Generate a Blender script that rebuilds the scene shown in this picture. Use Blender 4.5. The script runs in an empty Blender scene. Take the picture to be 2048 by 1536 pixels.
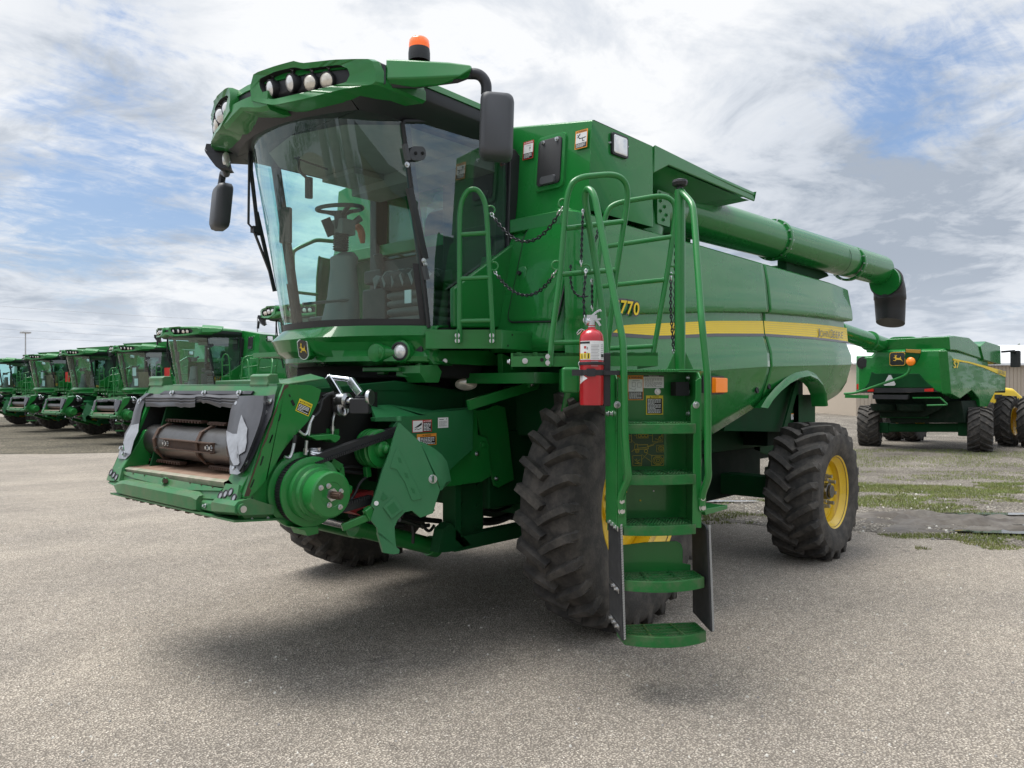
import bpy, bmesh, math, random
from mathutils import Vector, Matrix, noise
V = Vector
R_ = math.radians
random.seed(7)
S = bpy.context.scene
COL = S.collection

# ------------------------------------------------------------------ camera frame (metres; X forward along the machine, Y its left, Z up)
FPX = 1538.0; PCX = 1024.0; PYH = 775.0
ANG = R_(41.5)
CAM = V((4.6, 5.0, 1.75)); GZ = -.10      # ground level under the machine
DV = V((-math.cos(ANG), -math.sin(ANG), 0)); RV = V((-math.sin(ANG), math.cos(ANG), 0)); ZV = V((0, 0, 1))
CR = {'A':(380,60,3.0118),'B':(180,620,2.327),'C':(840,320,3.0118),'D':(1000,680,2.4777),'G':(480,180,2.9548),'H':(1000,200,2.3814),
      'I':(980,760,2.845),'L':(0,580,3.531),'R':(1640,620,4.956),'J':(190,730,4.654),'K':(530,730,3.8395),'M':(840,640,3.2),
      'N':(1130,600,5.485),'O':(390,90,4.995),'Q':(740,70,5.688),'S':(530,640,5.851),'T':(1400,720,3.658)}
def at(c, x, y, u=None, v=None, z=None, t=None, pl=None):
    """measured point: sight line through a photo position, met with a real plane of the machine"""
    if c: X, Y, s = CR[c]; x = X + x/s; y = Y + y/s
    r = DV + RV*((x-PCX)/FPX) + ZV*((PYH-y)/FPX)
    if u is not None: t = (u-CAM.x)/r.x
    elif v is not None: t = (v-CAM.y)/r.y
    elif z is not None: t = (z-CAM.z)/r.z
    elif pl is not None: t = (pl[0]-CAM).dot(pl[1])/r.dot(pl[1])
    return CAM + r*t

# ------------------------------------------------------------------ mesh builder
class MB:
    def __init__(s): s.v = []; s.f = []; s.m = []; s.sm = []
    def add(s, vs, fs, m=0, sm=False):
        b = len(s.v); s.v += [V(p) for p in vs]
        for f in fs:
            s.f.append([b+i for i in f]); s.m.append(m); s.sm.append(sm)
        return s
    def box(s, c, d, m=0, X=None, Y=None, Z=None):
        X = X or V((1,0,0)); Y = Y or V((0,1,0)); Z = Z or V((0,0,1)); c = V(c)
        vs = [c + X*(a*d[0]/2) + Y*(b*d[1]/2) + Z*(e*d[2]/2) for e in (-1,1) for b in (-1,1) for a in (-1,1)]
        return s.add(vs, [(0,2,3,1),(4,5,7,6),(0,1,5,4),(2,6,7,3),(0,4,6,2),(1,3,7,5)], m)
    def bb(s, a, b, m=0):
        a = V(a); b = V(b); return s.box((a+b)/2, [abs(b[i]-a[i]) for i in range(3)], m)
    def bar(s, p, q, w, h, m=0, up=None):
        p = V(p); q = V(q); X = (q-p); L = X.length; X = X/L
        up = V(up) if up is not None else (ZV if abs(X.z) < .95 else V((1,0,0)))
        Y = up.cross(X).normalized(); Z = X.cross(Y)
        return s.box((p+q)/2, (L, w, h), m, X, Y, Z)
    def prism(s, pts, ext, m=0, sm=False):
        pts = [V(p) for p in pts]; ext = V(ext); n = len(pts)
        return s.add(pts + [p+ext for p in pts], [tuple(range(n-1,-1,-1)), tuple(range(n,2*n))] + [(i,(i+1)%n,n+(i+1)%n,n+i) for i in range(n)], m, sm)
    def loft(s, secs, m=0, closed=True, caps=True, sm=True):
        n = len(secs[0]); vs = [p for q in secs for p in q]; fs = []
        for i in range(len(secs)-1):
            for j in range(n if closed else n-1):
                k = (j+1) % n; fs.append((i*n+j, i*n+k, (i+1)*n+k, (i+1)*n+j))
        s.add(vs, fs, m, sm)
        if caps and closed:
            s.add(secs[0], [tuple(range(n-1,-1,-1))], m); s.add(secs[-1], [tuple(range(n))], m)
        return s
    def tube(s, path, r, n=10, m=0, closed=False, caps=True):
        P = [V(p) for p in path]; L = len(P); rs = r if isinstance(r, (list,tuple)) else [r]*L
        T = []
        for i in range(L):
            a = P[(i-1) % L] if (closed or i > 0) else P[i]; b = P[(i+1) % L] if (closed or i < L-1) else P[i]
            T.append((b-a).normalized())
        N = T[0].orthogonal().normalized(); secs = []
        for i in range(L):
            N = (N - T[i]*N.dot(T[i])).normalized(); B = T[i].cross(N)
            secs.append([P[i] + (N*math.cos(2*math.pi*k/n) + B*math.sin(2*math.pi*k/n))*rs[i] for k in range(n)])
        if closed: secs.append(secs[0]); caps = False
        return s.loft(secs, m, True, caps)
    def cyl(s, p, q, r, n=16, m=0, r2=None): return s.tube([p, q], [r, r if r2 is None else r2], n, m)
    def lathe(s, prof, o, ax, n=32, m=0, closed=False, sm=True):
        o = V(o); ax = V(ax).normalized(); N = ax.orthogonal().normalized(); B = ax.cross(N)
        secs = [[o + ax*h + (N*math.cos(2*math.pi*k/n) + B*math.sin(2*math.pi*k/n))*r for k in range(n)] for r, h in prof]
        if closed: secs.append(secs[0])
        return s.loft(secs, m, True, False, sm)
    def bolt(s, p, nrm, r=.014, m=0, h=.012):
        p = V(p); nrm = V(nrm).normalized()
        s.cyl(p, p+nrm*h*.35, r*1.5, 12, m); s.cyl(p+nrm*h*.35, p+nrm*h*1.4, r, 6, m)
        return s
    def ball(s, c, r, m=0, n=12, k=8, sc=(1,1,1)):
        c = V(c); secs = []
        for i in range(k+1):
            a = math.pi*i/k; rr = max(r*math.sin(a), 1e-4)
            secs.append([c + V((rr*math.cos(2*math.pi*j/n)*sc[0], rr*math.sin(2*math.pi*j/n)*sc[1], -r*math.cos(a)*sc[2])) for j in range(n)])
        return s.loft(secs, m, True, False)
    def grid(s, rows, m=0, sm=True): return s.loft(rows, m, False, False, sm)
    def merge(s, o, m_off=0):
        s.add(o.v, [], 0); b = len(s.v)-len(o.v)
        for f, m, sm in zip(o.f, o.m, o.sm): s.f.append([b+i for i in f]); s.m.append(m+m_off); s.sm.append(sm)
        return s
    def mirrored(s):
        o = MB(); o.v = [V((p.x,-p.y,p.z)) for p in s.v]; o.f = [list(reversed(f)) for f in s.f]; o.m = list(s.m); o.sm = list(s.sm); return o
    def build(s, name, mats, parent=None, bev=0, ang=35, solid=0, segs=2, weld=True, off=-1, label=None, subd=0):
        me = bpy.data.meshes.new(name); org = V((0,0,0))
        if s.v:
            lo = V([min(p[i] for p in s.v) for i in range(3)]); hi = V([max(p[i] for p in s.v) for i in range(3)])
            org = V(((lo.x+hi.x)/2, (lo.y+hi.y)/2, lo.z))
        me.from_pydata([tuple(p-org) for p in s.v], [], s.f)
        for mt in (mats if isinstance(mats, (list,tuple)) else [mats]): me.materials.append(mt)
        me.polygons.foreach_set('material_index', s.m)
        bm = bmesh.new(); bm.from_mesh(me)
        if weld:
            bmesh.ops.remove_doubles(bm, verts=bm.verts, dist=.0002)
            bmesh.ops.dissolve_degenerate(bm, edges=bm.edges, dist=.0001)
        bmesh.ops.recalc_face_normals(bm, faces=bm.faces)
        bm.to_mesh(me); bm.free()
        me.shade_smooth(); me.set_sharp_from_angle(angle=R_(ang))
        o = bpy.data.objects.new(name, me); COL.objects.link(o)
        if parent is not None:
            pw = WORG.get(parent.name, V((0,0,0))); o.parent = parent; o.location = org - pw
        else: o.location = org
        WORG[o.name] = org
        if subd:
            md = o.modifiers.new('s','SUBSURF'); md.levels = subd; md.render_levels = subd
        if solid:
            md = o.modifiers.new('t','SOLIDIFY'); md.thickness = solid; md.offset = off
        if bev:
            md = o.modifiers.new('b','BEVEL'); md.width = bev; md.segments = segs; md.limit_method = 'ANGLE'; md.angle_limit = R_(38); md.harden_normals = True
        if label: o['label'] = label
        return o
WORG = {}
def tag(o, label, cat, group=None, kind=None):
    if label: o['label'] = label
    if cat: o['category'] = cat
    if group: o['group'] = group
    if kind: o['kind'] = kind
    return o
def empty(name, loc=(0,0,0), rz=0):
    o = bpy.data.objects.new(name, None); COL.objects.link(o); o.location = loc; o.rotation_euler = (0,0,rz); o.empty_display_size = .3
    WORG[o.name] = V(loc); return o

def arc(p, a, b, n=6):
    """points rounding the corner p between directions towards a and b (radius given by their lengths from p)"""
    p = V(p); a = V(a); b = V(b)
    return [(a*(1-t)+p*t)*(1-t) + (p*(1-t)+b*t)*t for t in [i/n for i in range(n+1)]]
def rpath(pts, rad=.06, n=6, closed=False):
    """polyline with rounded corners"""
    P = [V(p) for p in pts]; out = []; L = len(P)
    for i in range(L):
        if not closed and i in (0, L-1): out.append(P[i]); continue
        a = P[(i-1) % L]; b = P[(i+1) % L]
        ra = min(rad, (a-P[i]).length*.48); rb = min(rad, (b-P[i]).length*.48)
        out += arc(P[i], P[i]+(a-P[i]).normalized()*ra, P[i]+(b-P[i]).normalized()*rb, n)
    return out
def lerp(a, b, t): return a + (b-a)*t
def interp(tab, x):
    tab = sorted(tab)
    if x <= tab[0][0]: return tab[0][1]
    for (a, b), (c, d) in zip(tab, tab[1:]):
        if x <= c: return b + (d-b)*(x-a)/(c-a)
    return tab[-1][1]

_txt = {}
def text_shape(s, off=.0):
    k = (s, off)
    if k in _txt: return _txt[k]
    cu = bpy.data.curves.new('t', 'FONT'); cu.body = s; cu.offset = off; cu.resolution_u = 3
    o = bpy.data.objects.new('t', cu); COL.objects.link(o)
    dg = bpy.context.evaluated_depsgraph_get(); dg.update()
    me = o.evaluated_get(dg).to_mesh()
    vs = [v.co.copy() for v in me.vertices]; fs = [tuple(p.vertices) for p in me.polygons]
    bpy.data.objects.remove(o); bpy.data.curves.remove(cu)
    x0 = min(p.x for p in vs); x1 = max(p.x for p in vs); y0 = min(p.y for p in vs); y1 = max(p.y for p in vs)
    vs = [V(((p.x-x0)/(x1-x0), (p.y-y0)/(y1-y0), 0)) for p in vs]
    _txt[k] = (vs, fs); return _txt[k]
def put_text(mb, s, o, ex, ey, w, h, m=0, off=.0, shear=0.):
    """fills the w x h rectangle at o (lower left) spanned by unit vectors ex, ey with the string"""
    vs, fs = text_shape(s, off); o = V(o)
    mb.add([o + ex*((p.x + shear*p.y*h/w)*w) + ey*(p.y*h) for p in vs], fs, m)
def rect(mb, o, ex, ey, x0, y0, x1, y1, m, lift=0):
    n = ex.cross(ey)
    mb.add([o+ex*x0+ey*y0+n*lift, o+ex*x1+ey*y0+n*lift, o+ex*x1+ey*y1+n*lift, o+ex*x0+ey*y1+n*lift], [(0,1,2,3)], m)
# ------------------------------------------------------------------ materials
def mat(name, col, rough=.5, metal=0, coat=0, var=.0, vscale=6, dirt=None, dirt_amt=.5, dscale=4, bump=0, bscale=60, spec=.5, coat_rough=.05, emit=None, rvar=0):
    m = bpy.data.materials.new(name); m.use_nodes = True; nt = m.node_tree; N = nt.nodes; L = nt.links
    b = N['Principled BSDF']
    b.inputs['Base Color'].default_value = (*col, 1); b.inputs['Roughness'].default_value = rough; b.inputs['Metallic'].default_value = metal
    b.inputs['Coat Weight'].default_value = coat; b.inputs['Coat Roughness'].default_value = coat_rough; b.inputs['Specular IOR Level'].default_value = spec
    if emit: b.inputs['Emission Color'].default_value = (*emit[:3], 1); b.inputs['Emission Strength'].default_value = emit[3]
    if var or dirt or bump or rvar:
        tc = N.new('ShaderNodeTexCoord')
        cur = None
        if var:
            nz = N.new('ShaderNodeTexNoise'); nz.inputs['Scale'].default_value = vscale; nz.inputs['Detail'].default_value = 6
            L.new(tc.outputs['Object'], nz.inputs['Vector'])
            mx = N.new('ShaderNodeMix'); mx.data_type = 'RGBA'
            mx.inputs['A'].default_value = (*[c*(1-var) for c in col], 1); mx.inputs['B'].default_value = (*[min(1, c*(1+var)) for c in col], 1)
            L.new(nz.outputs['Fac'], mx.inputs['Factor']); cur = mx.outputs['Result']
        if dirt:
            n2 = N.new('ShaderNodeTexNoise'); n2.inputs['Scale'].default_value = dscale; n2.inputs['Detail'].default_value = 9; n2.inputs['Roughness'].default_value = .68
            L.new(tc.outputs['Object'], n2.inputs['Vector'])
            rp = N.new('ShaderNodeValToRGB'); rp.color_ramp.elements[0].position = .42; rp.color_ramp.elements[1].position = .72
            rp.color_ramp.elements[1].color = (dirt_amt, dirt_amt, dirt_amt, 1)
            L.new(n2.outputs['Fac'], rp.inputs['Fac'])
            mx = N.new('ShaderNodeMix'); mx.data_type = 'RGBA'; mx.inputs['A'].default_value = (*col, 1); mx.inputs['B'].default_value = (*dirt, 1)
            if cur: L.new(cur, mx.inputs['A'])
            L.new(rp.outputs['Color'], mx.inputs['Factor']); cur = mx.outputs['Result']
        if cur: L.new(cur, b.inputs['Base Color'])
        if rvar:
            n4 = N.new('ShaderNodeTexNoise'); n4.inputs['Scale'].default_value = 3; n4.inputs['Detail'].default_value = 5
            L.new(tc.outputs['Object'], n4.inputs['Vector'])
            mr = N.new('ShaderNodeMapRange'); mr.inputs['To Min'].default_value = max(.02, rough-rvar); mr.inputs['To Max'].default_value = rough+rvar
            L.new(n4.outputs['Fac'], mr.inputs['Value']); L.new(mr.outputs['Result'], b.inputs['Roughness'])
        if bump:
            n3 = N.new('ShaderNodeTexNoise'); n3.inputs['Scale'].default_value = bscale; n3.inputs['Detail'].default_value = 4
            L.new(tc.outputs['Object'], n3.inputs['Vector'])
            bp = N.new('ShaderNodeBump'); bp.inputs['Strength'].default_value = bump; bp.inputs['Distance'].default_value = .01
            L.new(n3.outputs['Fac'], bp.inputs['Height']); L.new(bp.outputs['Normal'], b.inputs['Normal'])
    return m
def glass(name, tint, refl=1.0, rough=0.0):
    m = bpy.data.materials.new(name); m.use_nodes = True; nt = m.node_tree; N = nt.nodes; L = nt.links
    for n in list(N):
        if n.type != 'OUTPUT_MATERIAL': N.remove(n)
    out = [n for n in N if n.type == 'OUTPUT_MATERIAL'][0]
    tr = N.new('ShaderNodeBsdfTransparent'); tr.inputs['Color'].default_value = (*tint, 1)
    gl = N.new('ShaderNodeBsdfGlossy'); gl.inputs['Roughness'].default_value = rough; gl.inputs['Color'].default_value = (.95,1,.98,1)
    fr = N.new('ShaderNodeLayerWeight'); fr.inputs['Blend'].default_value = .5
    mp = N.new('ShaderNodeMath'); mp.operation = 'POWER'; mp.inputs[1].default_value = 4.0
    ma = N.new('ShaderNodeMath'); ma.operation = 'MULTIPLY_ADD'; ma.inputs[1].default_value = .8; ma.inputs[2].default_value = .085*refl
    mx = N.new('ShaderNodeMixShader')
    L.new(fr.outputs['Facing'], mp.inputs[0]); L.new(mp.outputs[0], ma.inputs[0]); L.new(ma.outputs[0], mx.inputs[0])
    L.new(tr.outputs[0], mx.inputs[1]); L.new(gl.outputs[0], mx.inputs[2]); L.new(mx.outputs[0], out.inputs['Surface'])
    return m
GREEN = (.011, .180, .032)
M = {}
M['paint'] = mat('green_paint', GREEN, .34, coat=.35, spec=.4, var=.12, vscale=2.2, dirt=(.06,.13,.06), dirt_amt=.28, dscale=3, rvar=.07, coat_rough=.06)
M['panel'] = mat('green_panel_gloss', GREEN, .28, coat=.5, spec=.22, var=.05, vscale=1.2, coat_rough=.025, rvar=.05, dirt=(.05,.14,.06), dirt_amt=.2, dscale=2, bump=.03, bscale=1.6)
M['worn'] = mat('worn_green_paint', (.02,.16,.05), .45, coat=.2, spec=.45, var=.2, vscale=8, dirt=(.17,.13,.09), dirt_amt=.5, dscale=5, rvar=.1)
M['plgreen'] = mat('green_plastic', (.014,.135,.042), .42, spec=.4, var=.10, vscale=3, dirt=(.05,.14,.08), dirt_amt=.3, dscale=5)
M['dgreen'] = mat('dark_green_steel', (.005,.06,.018), .6, spec=.12, var=.2, vscale=3, dirt=(.02,.04,.022), dirt_amt=.4)
M['black'] = mat('black_plastic', (.016,.017,.02), .48, var=.15, dirt=(.05,.05,.05), dirt_amt=.25, dscale=3)
M['roofblk'] = mat('roof_black_plastic', (.018,.020,.025), .45, var=.1)
M['mirror'] = mat('mirror_shell', (.06,.064,.072), .5, var=.08)
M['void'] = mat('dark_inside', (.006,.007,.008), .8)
M['chain'] = mat('chain_black', (.02,.022,.028), .35, metal=.3)
M['zinc'] = mat('zinc_steel', (.62,.63,.64), .3, metal=1, var=.1, vscale=20, rvar=.1)
M['chrome'] = mat('bright_steel', (.78,.8,.84), .18, metal=1)
M['steel'] = mat('worn_steel', (.17,.168,.165), .34, metal=.9, var=.25, vscale=7, dirt=(.085,.075,.068), dirt_amt=.45, dscale=6, rvar=.14)
M['bare'] = mat('scraped_steel', (.46,.47,.49), .38, metal=.8, var=.3, vscale=14, dirt=(.16,.15,.15), dirt_amt=.5, dscale=9, rvar=.15)
M['rust'] = mat('rusty_steel', (.075,.04,.024), .7, var=.35, vscale=18, dirt=(.05,.03,.025), dirt_amt=.8, dscale=14)
M['floor_rust'] = mat('rubbed_rusty_floor', (.20,.115,.075), .6, var=.3, vscale=9, dirt=(.35,.27,.2), dirt_amt=.6, dscale=8)
M['tyre'] = mat('tyre_rubber', (.046,.044,.042), .78, spec=.3, var=.3, vscale=5, dirt=(.14,.125,.11), dirt_amt=.8, dscale=7, bump=.35, bscale=70)
M['rim'] = mat('yellow_rim', (.78,.52,.012), .32, coat=.5, var=.06, vscale=4, dirt=(.45,.33,.08), dirt_amt=.35)
M['stripe'] = mat('yellow_decal', (.86,.62,.012), .4, spec=.25, coat=.1, var=.03)
M['decalblk'] = mat('black_decal', (.008,.009,.010), .3, coat=.4)
M['white'] = mat('white_sticker', (.74,.75,.75), .5)
M['orange'] = mat('orange_sticker', (.72,.27,.03), .5)
M['red_st'] = mat('red_sticker', (.45,.03,.03), .5)
M['yel_st'] = mat('yellow_sticker', (.75,.58,.03), .5)
M['greyink'] = mat('grey_print', (.3,.3,.31), .6)
M['red'] = mat('red_paint', (.46,.012,.022), .28, coat=.5, var=.06)
M['dred'] = mat('red_steel', (.22,.012,.014), .45, var=.2)
M['rubber'] = mat('rubber_strip', (.02,.021,.024), .7, var=.3, dirt=(.07,.07,.07), dirt_amt=.4, dscale=12)
M['hose'] = mat('hose_black', (.010,.011,.012), .5, var=.2)
M['belt'] = mat('belt_rubber', (.012,.013,.015), .6)
M['amber'] = mat('amber_lens', (.85,.22,.01), .2, coat=.6, emit=(1,.25,.01,.12))
M['orangelens'] = mat('orange_lens', (.85,.13,.01), .18, coat=.6, emit=(1,.16,.01,.25))
M['redlens'] = mat('red_lens', (.55,.02,.015), .25, coat=.4)
M['lens'] = mat('lamp_lens', (.85,.85,.84), .12, metal=.35, coat=.8, var=.25, vscale=30)
M['lensw'] = mat('warm_lamp_lens', (.74,.69,.60), .2, metal=.25, coat=.8, var=.3, vscale=40)
M['grey'] = mat('interior_grey', (.15,.15,.14), .6, var=.12)
M['dgrey'] = mat('interior_dark', (.045,.045,.045), .6, var=.15)
M['liner'] = mat('headliner', (.24,.23,.20), .85, var=.15, vscale=8)
M['film'] = mat('clear_plastic_wrap', (.75,.76,.76), .22, spec=.6)
def _film():
    N = M['film'].node_tree.nodes; L = M['film'].node_tree.links; t = N.new('ShaderNodeBsdfTransparent'); x = N.new('ShaderNodeMixShader'); x.inputs[0].default_value = .42
    L.new(t.outputs[0], x.inputs[1]); L.new(N['Principled BSDF'].outputs[0], x.inputs[2]); L.new(x.outputs[0], [n for n in N if n.type == 'OUTPUT_MATERIAL'][0].inputs['Surface'])
_film()
M['tread'] = mat('scuffed_step_paint', (.012,.15,.032), .45, spec=.35, var=.2, vscale=9, dirt=(.15,.14,.10), dirt_amt=.55, dscale=11, rvar=.1)
M['seat'] = mat('seat_fabric', (.07,.07,.072), .8, var=.2, vscale=25)
M['hand'] = mat('orange_plastic', (.55,.12,.03), .5)
M['glass'] = glass('tinted_glass', (.70,.93,.91), .9)
M['glass2'] = glass('side_glass', (.66,.80,.78), 1.6)
M['badge'] = mat('badge_black', (.012,.012,.014), .25, coat=.5)
M['gold'] = mat('badge_yellow', (.75,.48,.05), .4)
# ================================================================== the big combine
HV = empty('combine_harvester', (-1.6, 0, 0))
tag(HV, 'large green combine harvester nearest the camera with yellow side stripe and ladder swung forward', 'combine harvester', 'green combine harvesters parked in the yard')
P_, PN = M['paint'], M['panel']

# ------------------------------------------------ wheels
def make_wheel(name, u0, vc, R, rimr, w, nl, side, parent, lug_h=.048, lw=.05, rise=.22, ph=0., rim_off=0.0, bolts=8, hub=.16, clampz=True):
    """side=+1: outer face towards +v"""
    cz = R - .02 + GZ; c = V((u0, vc, cz)); half = w/2; prof = []
    Rb = R - lug_h
    for y, r in ((-.40,rimr*.97),(-.43,rimr*1.03),(-.485,lerp(rimr,Rb,.32)),(-.50,lerp(rimr,Rb,.55)),(-.485,lerp(rimr,Rb,.78)),(-.455,Rb-.045),(-.40,Rb-.016),(-.22,Rb-.003),(0,Rb)):
        prof.append((r, y*w))
    prof = prof + [(r, -h) for r, h in reversed(prof[:-1])]
    t = MB(); t.lathe(prof, c, (0,1,0), 96)
    def P(r, th, y): return c + V((r*math.cos(th), y, r*math.sin(th)))
    dth = rise/R
    for sgn in (-1, 1):
        for i in range(nl):
            th0 = 2*math.pi*(i + (.5 if sgn > 0 else 0))/nl + ph
            secs = []
            #            s along, y frac, radius base/top drop, angle, width
            for s_, yf, rb, rt, k in ((0,-.02,-.012,0,.9),(.25,.10,-.012,0.002,.95),(.5,.21,-.012,.002,1),(.75,.32,-.02,-.004,1.05),(.95,.415,-.035,-.014,1.12),(1.05,.462,-.075,-.05,1.1),(1.09,.485,-.13,-.105,.9),(1.10,.488,-.19,-.178,.6)):
                th = th0 + dth*(min(s_,1.0)**.85) + (.02 if s_ > 1 else 0)*0
                y = sgn*yf*w; hw = lw*k/2/R
                # offset the width perpendicular to the bar: mix of angle and y
                ca = .72; dy = lw*k/2*.62*sgn
                if s_ > 1: ca = 1; dy = 0
                a0 = P(Rb+rb-.01, th-hw*1.75*ca, y+dy*1.75*(1 if s_<=1 else 0)); a1 = P(R+rt, th-hw*.9*ca, y+dy*.9)
                b1 = P(R+rt, th+hw*.9*ca, y-dy*.9); b0 = P(Rb+rb-.01, th+hw*1.75*ca, y-dy*1.75*(1 if s_<=1 else 0))
                secs.append([a0, a1, b1, b0])
            t.loft(secs, 0, True, True, False)
    if clampz:
        for p in t.v:
            if p.z < GZ+.004:
                p.y = vc + (p.y-vc)*1.03; p.z = GZ+.004
    o = side; yo = vc + o*half*.78; yd = yo - o*rim_off
    r = MB()
    # rim: flange, barrel, disc
    r.lathe([(rimr*.97,-o*half*.78*2),(rimr*1.03,-o*half*.78*2+o*.0),(rimr*.93,-o*half*.78*2+o*.04),(rimr*.86,-o*(rim_off+.1)),(rimr*.86,-o*(.10)),(rimr*.95,-o*.045),(rimr*.97,-o*.012),(rimr*1.02,-o*.004),(rimr*1.035,o*.010),(rimr*1.02,o*.022),(rimr*.985,o*.012),(rimr*.955,-o*.02),(rimr*.86,-o*.055)], (u0,yo,cz), (0,1,0), 64)
    r.lathe([(rimr*.87,-.02*o),(rimr*.80,.012*o),(rimr*.62,.018*o),(rimr*.45,.0),(hub*1.25,0),(hub*1.2,o*.02),(.001,o*.02)], (u0,yd-o*.05,cz), (0,1,0), 48)
    wh = r.build(name, M['rim'], parent, ang=40)
    t.build('tyre', M['tyre'], wh, ang=28)
    h = MB(); yb = yd - o*.05
    h.cyl((u0,yb,cz),(u0,yb+o*.07,cz),hub*.55,24); h.cyl((u0,yb+o*.07,cz),(u0,yb+o*.10,cz),hub*.42,24)
    hb = h.build('hub', M['steel'] if bolts < 10 else M['rim'], wh, bev=.006)
    for i in range(bolts):
        n = MB()
        a = 2*math.pi*i/bolts + .2; p = V((u0+hub*.98*math.cos(a), yb, cz+hub*.98*math.sin(a)))
        n.cyl(p, p+V((0,o*.035,0)), .027, 10); n.cyl(p+V((0,o*.035,0)), p+V((0,o*.085,0)), .020, 10)
        n.build('lug_nut', M['zincd'], wh)
    return wh
M['zincd'] = mat('dull_nuts', (.30,.29,.26), .55, metal=.5, var=.15)
FU, RU = -.47, -3.92
fw = make_wheel('wheel', FU, 1.62, .99, .53, .53, 29, 1, HV, rim_off=.17, hub=.17, bolts=10, rise=.13, lw=.056, ph=.05, lug_h=.055)
make_wheel('wheel', FU, -1.62, .99, .53, .53, 29, -1, HV, rim_off=.17, hub=.17, bolts=10, rise=.13, lw=.056, lug_h=.055)
make_wheel('wheel', RU, 1.88, .745, .385, .58, 21, 1, HV, rim_off=.07, hub=.165, bolts=8, rise=.19, lw=.062, lug_h=.058, ph=.1)
make_wheel('wheel', RU, -1.88, .745, .385, .58, 21, -1, HV, rim_off=.16, hub=.14, bolts=8, rise=.19, lw=.062, lug_h=.058)

# ------------------------------------------------ side shields (curved sheet, creases, arch)
ZST = [(.3,2.11),(-.36,2.225),(-1.06,2.285),(-2.1,2.375),(-3.25,2.45),(-4.6,2.505),(-6.0,2.54)]   # top of the stripe
TH  = [(.3,.04),(-.36,.05),(-1.06,.10),(-3.25,.130),(-6.0,.175)]
def zst(u): return interp(ZST, u)
def stripe_th(u): return interp(TH, u)
TOPZ = [(.3,3.06),(-6.0,3.05)]
arch = [at('T',x,y,v=1.60) for x,y in ((430,352),(470,290),(530,225),(600,168),(670,130),(745,116),(800,140),(840,185),(865,245),(876,335))]
BOT = [(.25,1.45),(0,1.30)] + [( -1.0,1.05),(at('T',80,600,v=1.55).x, at('T',80,600,v=1.55).z)] + [(p.x,p.z) for p in arch]
pe = [at('T',x,y,v=1.6) for x,y in ((900,340),(1060,245),(1085,170),(1112,60))]
BOT = sorted(BOT + [(p.x,p.z) for p in pe], key=lambda p: -p[0])
BOT = [(u,-z) for u,z in BOT]
BOTs = sorted([(-u,-z) for u,z in BOT])         # keyed by -u ascending
def botz(u): return interp(BOTs, -u)
def rows(u):
    s = zst(u); t = stripe_th(u); cz = s - .50 if u < -.5 else s-.50
    cr = interp([(.3,1.78),(-2.06,1.905),(-3.07,1.956),(-6,2.045)], u)
    dz = max(.0, min(1, (-u+.1)/.9))            # recess grows from the front backwards
    rec = .012 + .055*interp([(.3,0),(-.5,.1),(-1.8,.7),(-3.2,1),(-6,1.3)], u)
    L = [(3.06,1.585),(3.045,1.60),(2.85,1.635),(s+.22,1.655),(s+.125,1.662),(s+.100,1.655),(s+.085,1.660-rec),(s+.004,1.652-rec*.85),(s-t,1.655-rec*.7),(s-t-.10,1.662-rec*.35),((s-t+cr)/2-.03,1.668),(cr+.01,1.675),(cr-.005,1.668)]
    r = []
    b = botz(u)
    for z, v in L: r.append([max(z,b), v])
    for k in (.25,.5,.75,1.0):
        z = cr + (b-cr)*k
        if b < cr: r.append([z, 1.668 - .26*((cr-z)/.75)**1.25])
        else: r.append([b, r[-1][1]])
    # rows squeezed flat by the arch keep the v of the surface at that height
    for q_ in r:
        if q_[0] <= b+1e-6 and b >= cr:
            zs = [(z,v) for z,v in reversed(L)]
            q_[1] = interp(zs, b)
    fv = interp([(-.15,1.0),(.02,.996),(.12,.965),(.2,.90)], u) if u > -.15 else 1.0   # rounds over at the front corner
    rear = interp([(0,0),(5.3,0),(6.05,.05)], -u)
    return [V((u, v*fv - rear, z)) for z, v in r]
us1 = [-.0 - i*.1 for i in range(0,5)] + [-.5-.175*i for i in range(1,15)]
us1 = [.14,.10,.05] + us1 + [-3.02,-3.10,-3.17,-3.235]
us2 = [-3.262,-3.32] + [-3.4-.06*i for i in range(0,32)] + [-5.4,-5.55,-5.7]
us2 = [u for u in us2 if u > -5.72] + [-5.84,-5.95,-6.06]
def shear(u, z): return u + (0.0 if z > 1.93 else (1.93-z)*.42)     # seam and ends lean forward below the crease
def panel_rows(us, front=False):
    R2 = []
    for u in us:
        R2.append(rows(u))
    return R2
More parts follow.
